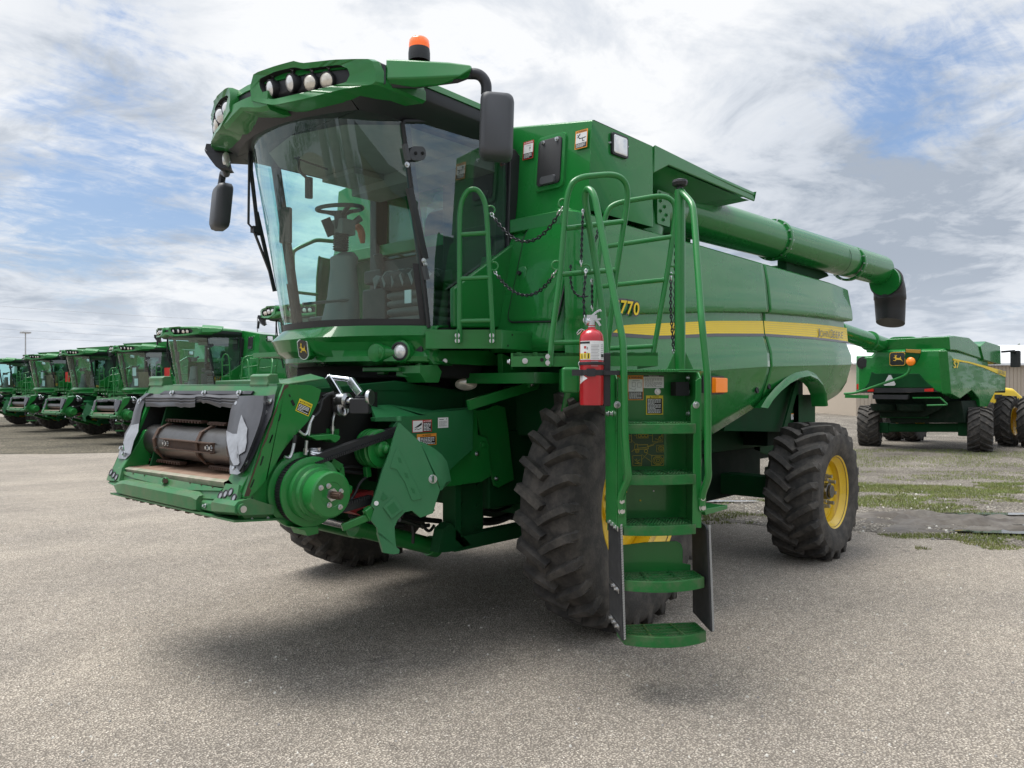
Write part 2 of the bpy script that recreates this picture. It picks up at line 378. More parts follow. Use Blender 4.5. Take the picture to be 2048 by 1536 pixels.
for sgn in (1, -1):
    for us, nm in ((us1,'side_shield'),(us2,'rear_side_shield')):
        g = MB(); rr = panel_rows(us)
        if nm == 'rear_side_shield':
            # the rear edge slopes: upper part reaches further back
            for col in rr[-1:]:
                for p in col:
                    p.x += 0 if p.z > 2.64 else (.10 if p.z > 2.05 else .10 + (2.05-p.z)*.30)
            last = rr[-1]; endr = [V((p.x-.03, p.y-.09, p.z)) for p in last]; end2 = [V((p.x-.03, .3, p.z)) for p in last]
            rr += [endr, end2]
        g.grid([list(c) for c in zip(*rr)], 0)
        if sgn < 0: g = g.mirrored()
        sh = g.build(nm, PN, HV, ang=24, solid=.012, off=0)
        # arch lip
        if nm == 'rear_side_shield':
            a = MB(); secs = []
            fine = []
            for p, q in zip(arch, arch[1:]):
                for k in range(3): fine.append(lerp(p, q, k/3))
            fine.append(arch[-1]); cc = V((fine[-1].x+.5, 0, 1.45))
            for p in fine:
                o = V((p.x, 1.655, p.z)); d = (V((p.x,0,p.z)) - V((arch[5].x,0,1.35))); d.normalize()
                secs.append([o+d*.075, o+d*.055+V((0,.02,0)), o-d*.0+V((0,.045,0)), o-d*.022+V((0,.02,0)), o-d*.03-V((0,.14,0)), o-d*.01-V((0,.14,0)), o+d*.02-V((0,.02,0))])
            a.loft(secs, 0, True, True, True)
            (a if sgn > 0 else a.mirrored()).build('arch_lip', PN, sh, ang=40)
        # stripe: yellow with fine ribs, black line beneath
        st = MB(); bl = MB()
        uu = [u for u in us if u < -.36]
        if nm == 'side_shield': uu = [-.36,-.42,-.5] + [u for u in us if u < -.52]
        for k in range(6):
            top = []; mid = []
            for u in uu:
                r = rows(u); A = r[7]; B = r[8]; nrm = V((0,.0095,0))
                f0 = k/6; f1 = (k+.82)/6 if k < 5 else 1
                if nm == 'side_shield' and u >= -.52:
                    lim = {-.36:.97, -.42:.5, -.5:0.05}.get(u, 0)
                    f0 = max(f0, lim); f1 = max(f1, lim)
                top.append(lerp(A,B,f0)+nrm); mid.append(lerp(A,B,f1)+nrm)
            st.grid([top, mid], 0)
            if k < 5:
                nx = []
                for u in uu:
                    r = rows(u); f = (k+1)/6
                    if nm == 'side_shield' and u >= -.52: f = max(f, {-.36:.97, -.42:.5, -.5:0.05}.get(u, 0))
                    nx.append(lerp(r[7],r[8],f)+V((0,.0095,0)))
                st.grid([mid, nx], 1)
        t0 = []; t1 = []
        for u in ([-.30]+uu if nm == 'side_shield' else uu):
            r = rows(u); A = r[8]; B = r[9]
            t0.append(A+V((0,.0095,0))); t1.append(lerp(A,B,.30)+V((0,.0095,0)))
        st.grid([t0, t1], 2)
        (st if sgn > 0 else st.mirrored()).build('stripe_decal', [M['stripe'], M['stripe_d'] if 'stripe_d' in M else M.setdefault('stripe_d', mat('yellow_decal_line', (.58,.42,.03), .35, coat=.4)), M['decalblk']], sh, weld=True)
        if sgn > 0 and nm == 'rear_side_shield':
            # lettering on the stripe
            a = at('H',1508,1128,v=1.60); b = at('H',1628,1136,v=1.60); hh = (at('H',1508,1088,v=1.60)-a).length
            ex = (b-a).normalized(); L = (b-a).length
            for str_, f0, f1, h0, h1 in (('J',0,.075,-.05,1.0),('OHN',.085,.44,0,.80),('D',.49,.585,-.02,1.0),('EERE',.595,1.0,0,.80)):
                for off, mtx, lift in ((.035,0,.006),(.0,1,.008)):
                    pass
                tx = MB(); put_text(tx, str_, a+ex*(f0*L)+ZV*(hh*h0)+V((0,.016,0)), ex, ZV, (f1-f0)*L, (h1-h0)*hh, 0, -.005)
                tx.build('lettering', M['decalblk'], sh)
        if sgn > 0 and nm == 'side_shield':
            a = at('H',566,1005,v=1.665); b = at('H',645,1010,v=1.665); ex = V((-1,0,0.03)).normalized()
            h = .105; w = .40
            for off, mm, gx, lift in ((.05,'decalblk',.014,.006),(.02,'stripe',0,.010)):
                tx = MB(); n = 3
                x = a.x + .10
                put_text(tx, 'S', V((x+.0+gx,1.668+lift,a.z-.02-gx)), ex, ZV, .08+2*gx, h+2*gx, 0, off, .12)
                for i, ch in enumerate('770'):
                    put_text(tx, ch, V((x-.10-i*.092+gx,1.668+lift,a.z-.02-gx)), ex, ZV, .086+2*gx, h+2*gx, 0, off, .12)
                tx.build('model_number', M[mm], sh)
        # small round caps on the lower panels
        if sgn > 0:
            cp = MB(); xy = (418,222) if nm == 'side_shield' else (505,192)
            p = at('T', *xy, v=1.63); cp.lathe([(.032,-.01),(.032,.006),(.026,.008),(.022,.0),(.001,.0)], p, (0,1,.12), 20)
            cp.build('panel_latch', M['black'], sh)

# ------------------------------------------------ core of the machine
core = MB()
core.bb((-5.72,-1.50,2.05),(-.1,1.50,3.0)); core.bb((-5.3,-1.25,1.35),(-.2,1.25,2.05)); core.bb((-5.6,-1.45,1.9),(-4.9,1.45,2.6))
core.bb((-2.75,-.82,.78),(.15,.82,1.4)); core.bb((-5.1,-.9,1.0),(-2.7,.9,1.4))
core.build('body_core', M['dgreen'], HV, bev=.02)
sh = MB()
# straw hood / rear chopper under the tail
sh.prism([(-4.6,-.85,1.4),(-5.7,-.85,1.5),(-5.75,-.85,1.0),(-5.2,-.85,.85),(-4.7,-.85,.95)], (0,1.7,0))
sh.build('chopper', M['dgreen'], HV, bev=.02)
eng = MB(); eng.bb((-5.5,-1.3,3.0),(-3.0,.9,3.12)); eng.bb((-5.0,-1.1,3.1),(-3.2,.5,3.3))
eng.build('engine_deck', M['dgreen'], HV, bev=.02)
ch = MB(); zc0 = at('',1450,995,v=.85).z
zc1 = at('',1450,950,v=.85).z; zc2 = at('',1450,930,v=.85).z
ch.bb((-4.9,-.85,zc0),(-1.05,.85,1.5)); ch.bb((-5.2,-.84,zc2),(-4.9,.84,1.5)); ch.bb((-5.0,-1.2,1.05),(-4.3,1.2,1.5)); ch.bb((-2.2,.6,zc0+.16),(-1.2,.88,zc0+.34)); ch.cyl((-2.6,.9,zc0+.3),(-2.6,.6,zc0+.3),.16,20); ch.cyl((-1.7,.95,zc0+.55),(-1.7,.6,zc0+.55),.22,24); ch.bar((-1.0,.9,zc0+.6),(-3.0,.9,zc0+.30),.06,.07); ch.bar((-1.2,.8,1.3),(-3.0,.8,zc0+.7),.06,.12)
for i in range(10): ch.bb((-1.3-.17*i,.84,zc0-.02),(-1.36-.17*i,.90,zc0+.05))
ch.build('chassis', M['cdark'] if 'cdark' in M else M.setdefault('cdark', mat('dark_chassis', (.006,.018,.010), .7, spec=.1, var=.4, dirt=(.03,.03,.025), dirt_amt=.5)), HV, bev=.01)
# inner wall and cleaning shoe that show behind and between the wheels
iw = MB()
iw.prism([at('M',340,560,v=.80),at('M',560,420,v=.80),at('M',720,400,v=.80),V((-1.2,.8,1.95)),V((-1.25,.8,.95)),at('M',600,1020,v=.80),at('M',500,1070,v=.80),at('M',450,1000,v=.80)], (0,-.03,0), 0)
iw.bb((-2.9,.78,.62),(-1.2,.84,1.75)); iw.bb((-2.9,.70,.55),(-1.3,.95,.70)); iw.bb((-2.6,.84,.72),(-1.9,.98,1.0))
iw.bar((-1.5,1.0,1.65),(-2.75,1.0,.8),.05,.09); iw.bar((-2.55,1.1,1.6),(-2.85,1.1,.7),.05,.14)
for i in range(14): iw.bb((-1.5-.09*i,.84,1.05),(-1.53-.09*i,.87,1.45))
iw.build('inner_wall', M['dgreen'], HV, bev=.008)
ws = MB(); ws.prism([(-2.85,1.35,1.3),(-3.1,1.35,1.75),(-3.6,1.35,1.95),(-4.3,1.35,1.95),(-4.7,1.35,1.75),(-4.85,1.35,1.2)], (0,-.05,0)); ws.bar((-4.75,1.42,1.95),(-4.25,1.42,1.25),.02,.10)
ws.bb((-5.3,1.36,1.12),(-4.7,1.40,1.66)); ws.bb((-5.55,.86,1.15),(-4.2,.90,2.0)); ws.bb((-4.75,.86,1.25),(-4.70,1.40,1.9)); ws.build('wheel_well', M['dgreen'], HV)
ax = MB(); ax.bb((-4.05,-1.62,.50),(-3.79,1.62,.74)); ax.bb((-4.1,1.4,.4),(-3.74,1.58,.86)); ax.bb((-4.1,-1.58,.4),(-3.74,-1.4,.86)); ax.bar((-1.3,.6,.66),(-3.9,.6,.62),.16,.16); ax.bar((-1.3,-.6,.66),(-3.9,-.6,.62),.16,.16)
ax.build('rear_axle', M['dgreen'], HV, bev=.015)
fx = MB(); fx.bb((-.66,-1.36,.68),(-.30,1.36,1.06)); fx.cyl((FU,1.2,.87),(FU,1.5,.87),.24,24); fx.cyl((FU,-1.5,.87),(FU,-1.2,.87),.24,24)
# frame rails, posts and gussets that show under the feeder
a = at('M',190,1480,v=.8); b = at('M',600,1385,v=.8)
fx.bb((-.6,.74,.515),(a.x,.86,.62)); fx.bb((-.6,-.86,.515),(a.x,-.74,.62))
pz = at('M',190,1060,v=.8).z
fx.bb((.20,.72,.60),(.56,.80,pz+.5)); fx.bb((.20,-.80,.60),(.56,-.72,pz+.5)); fx.bb((.50,.80,.60),(.56,.86,pz+.5))
fx.prism([at('M',x,y,v=.86) for x,y in ((120,1490),(190,1485),(330,1440),(195,1300),(150,1340))], (0,-.1,0))
for z in (.66,.82,.98):
    fx.bolt((.27,.80,z),(0,1,0),.018); fx.bolt((.44,.80,z+.03),(0,1,0),.018)
fx.build('front_axle', M['dgreen'], HV, bev=.01)

# ------------------------------------------------ grain tank with folding hood
C0 = at('H',450,85,v=1.64)      # front left top corner
zt = 3.775; zb = 3.085
gt = MB()
def prof(v): return zt + .14*max(0, min(1, (1.64-abs(v))/.9))
front = [(-.14,-1.64),( -.14,-.8),(-.14,.8),(-.14,1.64)]
vs = [V((-.16, v, prof(v))) for v in (-1.60,-.8,0,.8,1.60)]; vb = [V((-.10, v, zb)) for v in (-1.60,-.8,0,.8,1.60)]
gt.grid([vs, vb], 0, False)
for s_ in (1,-1):
    gt.add([V((-.16,1.60*s_,zt)),V((-.10,1.60*s_,zb)),V((-.98,1.64*s_,zb)),V((-.98,1.64*s_,zt-.02))],[(0,1,2,3)],0)
gt.add([V((-.98,1.64,zt-.02)),V((-.98,1.64,zb)),V((-.98,.95,zb)),V((-.98,.95,zt+.05))],[(0,1,2,3)],0)
gt.add([V((-.98,-1.64,zt-.02)),V((-.98,-1.64,zb)),V((-.98,-.95,zb)),V((-.98,-.95,zt+.05))],[(3,2,1,0)],0)
top = [[V((-.16,v,prof(v))) for v in (-1.60,-.8,0,.8,1.60)], [V((-.98,v,prof(v)-.02)) for v in (-1.64,-.8,0,.8,1.64)]]
gt.grid(top, 0, False)
gt.bb((-2.9,-.98,zb-.1),(-.98,.95,zt-.08))
gt.build('grain_tank', PN, HV, bev=.022, segs=3)
# the tank's tapered foot that flares into the shield
ft = MB(); ft.prism([(-.10,-1.56,2.98),(-.12,-1.56,3.09),(-2.9,-1.0,3.09),(-3.0,-1.0,2.98)], (0,.02,0)); ft.bb((-1.15,-1.5,2.99),(-.02,1.5,3.10)); ft.build('tank_foot', P_, HV, bev=.015)
# hood over the auger (extension folded open): sloping lid with a lip
hd = MB()
for s_ in (1,-1):
    e0 = V((-.98,1.64*s_,zt-.02)); e1 = V((-2.92,1.66*s_,3.735)); i0 = V((-.98,.9*s_,zt+.0)); i1 = V((-2.80,.9*s_,zt-.03))
    th = V((0,0,-.03)); hd.prism([e0,e1,i1,i0], th)
    # lip along the outer edge: tall at front, shallow at the back
    hd.prism([e0+V((.0,0,0)), e1, e1+V((0,0,-.085)), e0+V((-.25,0,-.10)), e0+V((0,0,-.22))], V((0,-.025*s_,0)))
    # underside
    hd.add([V((-1.0,.95*s_,3.30)),V((-2.1,.95*s_,3.42)),V((-2.75,1.60*s_,3.66)),V((-1.0,1.60*s_,3.66))],[(0,1,2,3)],0)
    hd.add([V((-2.1,.95*s_,3.42)),V((-2.80,.95*s_,3.72)),V((-2.88,1.62*s_,3.66)),V((-2.75,1.60*s_,3.66))],[(0,1,2,3)],0)
hd.bb((-2.80,-.9,zt-.06),(-.98,.9,zt-.025))
hd.build('tank_hood', P_, HV, bev=.012)
# access hatch in the tank front
def tf(x, y): return at('H', x, y, pl=(V((-.16,0,3.775)), V((1,0,.087)).normalized()))
ht = MB(); q4 = [tf(188,218),tf(306,184),tf(302,392),tf(190,404)]
cen = sum(q4, V())/4; hw = (q4[1]-q4[0]).length/2*.92; exh = V((0,1,0)); eyh = V((-.087,0,1)).normalized(); nh = V((1,0,.087)).normalized()
hh = .185
ow = hw*1.18; oh = hh*1.14
def rrect(cen, ex, ey, a, b, r, n=5):
    out = []
    for sx, sy, a0 in ((1,1,0),(-1,1,90),(-1,-1,180),(1,-1,270)):
        for k in range(n+1):
            t = R_(a0+90*k/n); out.append(cen + ex*(sx*(a-r)+r*math.cos(t)) + ey*(sy*(b-r)+r*math.sin(t)))
    return out
hs = MB(); hs.loft([rrect(cen-nh*.01,exh,eyh,ow*1.12,oh*1.08,.05), rrect(cen+nh*.022,exh,eyh,ow*1.06,oh*1.04,.05), rrect(cen+nh*.024,exh,eyh,ow*.98,oh*.98,.05)], 0, True, True, True)
ho = hs.build('hatch_frame', PN, HV, ang=40)
hs = MB(); hs.loft([rrect(cen+nh*.02,exh,eyh,hw,hh,.03), rrect(cen+nh*.034,exh,eyh,hw,hh,.03), rrect(cen+nh*.036,exh,eyh,hw*.96,hh*.97,.03)], 0, True, True, True)
hs.loft([rrect(cen+nh*.036-eyh*(hh*.80),exh,eyh,hw*.66,.035,.02), rrect(cen+nh*.05-eyh*(hh*.80),exh,eyh,hw*.62,.03,.02)], 1)
hs.bolt(cen+nh*.034+exh*hw*.6+eyh*hh*.9, nh, .012, 2); hs.bolt(cen+nh*.034-exh*hw*.6+eyh*hh*.9, nh, .012, 2)
hs.build('hatch_cover', [M['black'], M['mirror'], M['zinc']], ho, ang=40)
# side light of the tank
p = at('H',562,220,v=1.612); lx = V((-1,.045,0)).normalized(); ln = V((.045,1,0)).normalized()
sl = MB(); sl.loft([rrect(p-ln*.02,lx,ZV,.105,.085,.02), rrect(p+ln*.025,lx,ZV,.105,.085,.02), rrect(p+ln*.028,lx,ZV,.088,.07,.015)], 1, True, True)
sl.loft([rrect(p+ln*.028,lx,ZV,.088,.07,.015), rrect(p+ln*.032,lx,ZV,.08,.062,.015)], 0)
sl.bolt(p+lx*.115+ZV*.02, ln, .008, 2); sl.bolt(p-lx*.115-ZV*.0, ln, .008, 2)
sl.build('side_lamp', [M['lens'], M['black'], M['zinc']], HV)

# ------------------------------------------------ door panel at the body front beside the cab
dp = MB()
def fr(v, z): return V((.175 - .235*max(0,(z-2.12))/.95, v, z))
ctr = []
for z in (2.02,2.12,2.4,2.7,2.92,3.02,3.07):
    lx_ = [(.55),(.80),(.95),(1.15),(1.35),(1.47)]
    row = []
    for v in (.60,.85,.92,1.0,1.2,1.40,1.50,1.555,1.585):
        b = fr(v, z); k = max(0,(v-1.42)/.165)
        row.append(V((b.x - .14*k*k, v + .0*(z>3), z)) )
    if z >= 3.02:
        row = [V((p.x-.05*(z-2.95)/.12, p.y*(1-.01), p.z)) for p in row]
    ctr.append(row)
dp.grid(ctr, 0)
db = dp.build('front_body_panel', PN, HV, ang=30, solid=.02)
# the door itself, outlined by its gap
def fpz(x, y, lift=0): return at('C', x, y, pl=(V((.175,0,2.12)), V((1,0,.247)).normalized())) + V((1,0,.247)).normalized()*lift
ol = [fpz(x,y) for x,y in ((530,975),(640,440),(690,395),(900,365),(948,380),(905,600),(828,968))]
ol = rpath(ol, .07, 5, True); cd = sum(ol, V())/len(ol); nd = V((1,0,.247)).normalized()
d1 = MB(); d1.loft([[p-nd*.0 for p in ol], [p+nd*.012 for p in ol], [lerp(p,cd,.03)+nd*.020 for p in ol]], 0, True, True, True)
dd = d1.build('service_door', PN, db, ang=35)
gp = MB(); gp.tube([lerp(p,cd,-.012)+nd*.005 for p in ol], .008, 6, 0, True); gp.build('door_seal', M['black'], db)
hk = MB(); pk = fpz(625,690,.02); hk.loft([rrect(pk,V((0,1,0)),eyh,.045,.055,.03), rrect(pk+nd*.008,V((0,1,0)),eyh,.04,.05,.028)],1,True,True); hk.cyl(pk+nd*.005-V((0,.015,0)), pk+nd*.03-V((0,.015,0)), .016, 14, 0)
hk.build('door_latch', [M['black'], PN], db, ang=40)

# ------------------------------------------------ unloading auger
A0 = V((-1.55,1.22,3.42)); r1 = at('',1546,480,v=1.30); r2 = at('',1697,527,v=1.45); r3 = at('',1822,558,v=1.60)
au = MB(); dirA = (r3-r1).normalized(); s0 = r1 - dirA*2.7
ra = .218
Pv = at('',1769,591,v=1.59); exa = V((dirA.x,dirA.y,0)).normalized(); sda = ZV.cross(exa); Lend = (Pv+ZV*ra-s0).dot(dirA); rb_ = ra*1.02
au.lathe([(ra,0),(ra,2.7),(ra*.99,2.7),(ra*.99,(r2-r1).dot(dirA)+2.7),(ra*.985,Lend)], s0, dirA, 40)
def elbow(mb, f0, f1, r_, n=8, extra=0):
    secs = []
    for i in range(n+1):
        f = R_(lerp(f0,f1,i/n)); rad = ZV*math.cos(f)+exa*math.sin(f); c_ = Pv + rad*ra
        secs.append([c_ + rad*(math.cos(2*math.pi*k/32)*r_) + sda*(math.sin(2*math.pi*k/32)*r_) for k in range(32)])
    mb.loft(secs, 0, True, True, True)
elbow(au, -6, 20, ra*.985)
aub = au.build('unloading_auger', PN, HV, ang=30)
def ring(p, r_, w_=.05, n=14):
    g = MB(); g.lathe([(r_*.98,-w_),(r_*1.10,-w_),(r_*1.12,-w_*.8),(r_*1.12,-w_*.1),(r_*1.10,0),(r_*1.12,w_*.1),(r_*1.12,w_*.8),(r_*1.10,w_),(r_*.98,w_)], p, dirA, 40)
    N0 = dirA.orthogonal().normalized(); B0 = dirA.cross(N0)
    for k in range(n):
        a = 2*math.pi*k/n; q_ = p + (N0*math.cos(a)+B0*math.sin(a))*r_*1.06
        g.cyl(q_-dirA*(w_+.014), q_+dirA*(w_+.014), .011, 6, 1)
    return g.build('flange_ring', [P_, M['zinc']], aub, ang=40)
ring(r1, ra, .035); ring(r2, ra*.985, .035)
sm = MB(); sm.lathe([(ra*1.0,-.006),(ra*1.006,-.006),(ra*1.006,.006),(ra*1.0,.006)], r2+(r1-r2).normalized()*.45, dirA, 40); sm.build('weld_seam', M['dgreen'], aub)
el = MB(); el.tube(rpath([V((-1.35,1.2,2.75)), V((-1.40,1.2,3.40)), s0+dirA*.5], .35, 10), [.27]*1 + [.25]*11 + [.225]*1, 28)
pl_ = at('C',1468,292,v=1.46); el.prism(rrect(pl_, V((-1,0,0)), ZV, .11, .15, .02), V((0,-.18,0)))
for a, b in ((-.05,.10),(.05,.06),(-.02,.02),(.05,-.03),(-.05,-.05),(0,-.10),(.06,.12)): el.bolt(pl_+V((a,0,b)), (0,1,0), .013)
el.build('auger_elbow', P_, aub, ang=40, bev=.0)
sp = MB(); elbow(sp, 18, 24, ra*1.08, 2); elbow(sp, 18, 90, ra*1.01, 10); sp.build('auger_elbow_cap', M['black'], aub, ang=40)
sp = MB(); secs = []
zb_ = at('',1810,655,v=1.59).z
for f, a, b in ((0,1.02,1.02),(.15,1.04,1.02),(.18,.98,.98),(.6,.94,.95),(1.0,.93,.90),(1.0,.80,.78)):
    c_ = Pv + exa*(ra*(1+.10*f)) + ZV*(-(Pv.z-zb_)*f+.02)
    secs.append([c_ + exa*(math.cos(2*math.pi*k/32)*ra*a) + sda*(math.sin(2*math.pi*k/32)*ra*b) - ZV*(.06*f*math.cos(2*math.pi*k/32)) for k in range(32)])
sp.loft(secs, 0, True, True, True)
sp.build('auger_spout', M['black'], aub, ang=50)
br = MB(); bp = r1 + V((-.9,-.0,-.22)); br.prism([bp+V((.5,0,.06)), bp+V((-.9,0,.04)), bp+V((-1.0,0,0)), bp+V((-.3,0,-.16)), bp+V((.5,0,-.2))], (0,-.12,0)); br.bb((bp.x-.1,1.0,2.95),(bp.x+.4,1.2,bp.z)); br.build('auger_cradle', M['dgreen'], HV, bev=.02)
# amber marker on the shield flank
p = at('N',1622,930,v=1.66); mk = MB(); k0 = at('N',1555,935,v=1.66); k1 = at('N',1690,935,v=1.66)
mk.prism([k0+V((.03,0,-.085)),k1+V((-.01,0,-.085)),k1+V((-.01,0,.085)),k0+V((.03,0,.085))], (0,.05,0), 1); mk.loft([rrect(lerp(k0,k1,.5)+V((0,.05,0)),V((1,0,0)),ZV,(k0-k1).length/2,.072,.012), rrect(lerp(k0,k1,.5)+V((0,.09,0)),V((1,0,0)),ZV,(k0-k1).length/2*.95,.066,.012)],0)
mk.bar(k0+V((.07,0,-.07)), k0+V((.07,0,.09)), .03,.06,1)
mk.build('marker_lamp', [M['amber'], M['black']], HV, bev=.004)
# ================================================================== cab
def uws(v, z):      # windshield surface
    k = (z-2.18)/1.5
    return .80 + .25*k + (.47+.07*k)*(1-min(1, abs(v)/.86)**2.7)
CB = MB()
CB.bb((-.05,-.82,2.06),(.86,.82,2.18))                                             # floor
CB.prism([(u,v,2.0) for u,v in ((.86,-.82),(1.02,-.5),(1.10,0),(1.02,.5),(.86,.82),(.7,.82),(.7,-.82))], (0,0,.17))
CB.bb((-.10,-.84,2.18),(-.05,.84,2.95)); CB.bb((-.09,-.84,3.52),(-.04,.84,3.72))    # rear wall under and over the rear window
for s_ in (1,-1):
    CB.bb((-.12,s_*.76,2.18),(.02,s_*.86,3.70))                                    # B pillars
    CB.bb((-.02,s_*.80,2.16),(.84,s_*.865,2.24))                                   # sills
    CB.bb((.0,s_*.80,3.62),(1.06,s_*.86,3.74))
    # A pillar
    pp = [V((.80+.25*k, s_*(.83), 2.16+1.52*k)) for k in [i/8 for i in range(9)]]
    CB.loft([[p+V((.03,.03*s_,0)), p+V((-.035,.035*s_,0)), p+V((-.045,-.02*s_,0)), p+V((.015,-.03*s_,0))] for p in pp], 0, True, True, False)
cab = CB.build('cab', M['black'], HV, bev=.012)
# black band (frit) round the windshield foot and its glass
ZS = [2.19+1.50*i/10 for i in range(11)]
VS = [-.84+1.68*i/24 for i in range(25)]
ws = MB(); ws.grid([[V((uws(v,z), v, z)) for v in VS] for z in ZS]); wso = ws.build('windshield', M['glass'], cab)
fb = MB(); fb.grid([[V((uws(v,z)+.003, v, z)) for v in VS] for z in (2.17,2.20,2.245)]); 
for s_ in (1,-1): fb.grid([[V((uws(s_*v,z)+.003, s_*v, z)) for v in (.815,.825,.84)] for z in ZS[:4]])
fb.build('windshield_frame', M['black'], wso, ang=50)
# side windows
sw = [at(c,x,y,v=.868) for c,x,y in (('',857,655),('G',1085,1130),('G',1020,640),('',812,300),('',804,243),('',850,243),('',900,250),('',960,245),('',1008,290),('',1019,488),('',898,576),('',893,652))]
g = MB(); g.add(sw, [tuple(range(len(sw)))]); so = g.build('side_window', M['glass2'], cab, weld=False)
g = MB(); g.add([V((p.x,-p.y,p.z)) for p in sw], [tuple(range(len(sw)))]); g.build('side_window', M['glass'], cab, weld=False)
g = MB(); g.add([V((-.06,v,z)) for v,z in ((-.78,2.96),(.78,2.96),(.78,3.5),(-.78,3.5))], [(0,1,2,3)]); g.build('rear_window', M['glass'], cab)
# door frame, hinges, handle plate
df = MB(); df.tube(rpath([p+V((0,.004,0)) for p in sw[:4]]+[p+V((0,.004,0)) for p in sw[4:9]], .03), .016, 6)
df.bar(at('G',1000,580,v=.885), at('G',1092,1000,v=.885), .03, .05)
df.build('door_frame', M['black'], cab)
hg = MB(); a = at('Q',440,1350,v=.89); b = at('Q',625,1350,v=.89); hz = .095/2
hg.loft([rrect(lerp(a,b,.5)+V((0,y_,0)), (b-a).normalized(), ZV, (b-a).length/2, .05, .045) for y_ in (-.005,.012)], 0)
for f in (.35,.78): hg.cyl(lerp(a,b,f)+V((0,.012,0)), lerp(a,b,f)+V((0,.02,0)), .012, 12, 1)
hg.bar(at('Q',395,1240,v=.90), at('Q',430,1430,v=.90), .03, .035, 0); hg.bolt(at('Q',420,1475,v=.90), (0,1,0), .014, 2);
hg.build('hinge_plate', [M['mirror'], M['void'], M['zinc']], cab, bev=.004)
hg = MB(); hg.bar(at('G',1090,1040,v=.90),at('G',1105,1120,v=.90),.03,.03); hg.bolt(at('G',1085,1010,v=.90),(0,1,0),.014,1); hg.bolt(at('G',1092,1030,v=.90),(0,1,0),.012,1); hg.build('door_hinge', [M['mirror'], M['zinc']], cab, bev=.004)
# green corner panel low on the cab side
cp = MB(); cpp = [at('C',x,y,v=.875) for x,y in ((175,775),(515,525),(540,505),(530,600),(450,1012),(178,1012))]
cp.prism(cpp, (0,.05,0)); cp.build('cab_corner_panel', P_, cab, bev=.015)
bg = MB(); bg.prism([at('C',x,y,v=.86) for x,y in ((545,500),(600,0),(560,-60),(530,-60),(515,520),(440,1015),(490,1015))], (0,.03,0)); bg.build('cab_seal', M['black'], cab, bev=.01)
# fairing under the windshield
FA = []
def fu(v, kind):
    b = 1-min(1,abs(v)/.9)**2.6
    if kind == 'top': return .80 + .49*b
    if kind == 'cre': return .86 + .54*b if v < .2 else interp([(.2,.86+.54*(1-(.2/.9)**2.6)),(.9,.82)], v)*.5 + (.86+.54*b)*.5 - .0
    return .80 + .49*b
cols = []
for v in [-.90,-.88,-.84,-.75,-.6,-.45,-.3,-.15,0,.12,.2,.28,.36,.5,.62,.74,.82,.88,.90]:
    e = interp([(-.9,.06),(-.88,.02),(-.84,0),(.84,0),(.88,.01),(.9,.03)], v)
    tz = 2.195; cz = 2.108 + .02*max(0,v)/.9; bz = 1.94
    k = max(0, min(1, (v-.17)/.14))
    rcs = .055*k*(1-max(0,(v-.8)/.1))
    cols.append([V((fu(v,'top')-.10-e,v,tz+.012)), V((fu(v,'top')-e,v,tz)), V((fu(v,'cre')-e,v,cz)), V((fu(v,'cre')-e-.012-rcs,v,cz-.018-.02*k)), V((fu(v,'cre')-e-.05-rcs*.9,v,2.02)), V((fu(v,'bot')-e-.02-rcs*.6+.03*k,v,1.975)), V((fu(v,'bot')-e-.02,v,bz)), V((fu(v,'bot')-e-.14,v,bz-.03))])
f = MB(); f.grid([list(c) for c in zip(*cols)]); fo = f.build('cab_fairing', PN, cab, ang=22, solid=.015)
def onf(x, y): # lower facet of fairing
    for i in range(40):
        v = -.9 + 1.8*i/39
    best = None
    for i in range(181):
        v = -.9+.01*i; p = at('S',x,y,v=v); d = abs(p.x-(fu(v,'cre')-.035))
        if best is None or d < best[0]: best = (d, p)
    return best[1]
lp = onf(1580,365); ln = V((.92,.35,.0)).normalized()
lm = MB(); lm.lathe([(.068,-.05),(.068,.012),(.056,.016),(.052,.0)], lp, ln, 28, 1); lm.lathe([(.052,.0),(.04,.012),(.02,.018),(.001,.02)], lp, ln, 24, 0)
lm.lathe([(.085,-.06),(.08,.0),(.066,.008)], lp, ln, 28, 2); lm.build('fairing_lamp', [M['lens'], M['black'], PN], fo)
bp = onf(1310,385); bu = MB(); bu.lathe([(.074,-.1),(.072,.005),(.064,.018),(.03,.024),(.001,.025)], bp, ln, 28); bu.tube([bp-ln*.02, bp-ln*.03+V((-.12,.10,0))], [.07,.03], 20); bu.build('lamp_blank', PN, fo, ang=45)
# badge
bd = onf(465,340); bn = V((.93,.20,-.16)).normalized(); bx = ZV.cross(bn).normalized(); by = bn.cross(bx)
def shield(c, w, h): # octagonal shield outline
    return [c+bx*(x*w)+by*(y*h) for x,y in ((-.62,.92),(-.3,1),(.3,1),(.62,.92),(1,.72),(.97,-.62),(.55,-.9),(.2,-1),(-.2,-1),(-.55,-.9),(-.97,-.62),(-1,.72))]
DEER = [(-.62,.18),(-.55,.32),(-.40,.38),(-.35,.60),(-.50,.85),(-.34,.70),(-.30,.95),(-.22,.66),(-.05,.92),(-.08,.62),(-.18,.45),(-.05,.22),(.30,.16),(.48,.26),(.55,.55),(.62,.22),(.58,.02),(.80,-.28),(.95,-.62),(.66,-.30),(.40,-.20),(.15,-.22),(-.08,-.16),(-.30,-.42),(-.62,-.38),(-.72,-.20),(-.60,-.26),(-.36,-.28),(-.26,-.02),(-.34,.16)]
def deer(c, w, h, ex, ey, mb, m):
    for part in ([0,1,2,11-1+0,29] and [list(range(len(DEER)))]):
        mb.add([c+ex*(DEER[i][0]*w)+ey*(DEER[i][1]*h) for i in part], [tuple(range(len(part)))], m)
b = MB(); w_, h_ = .050, .076
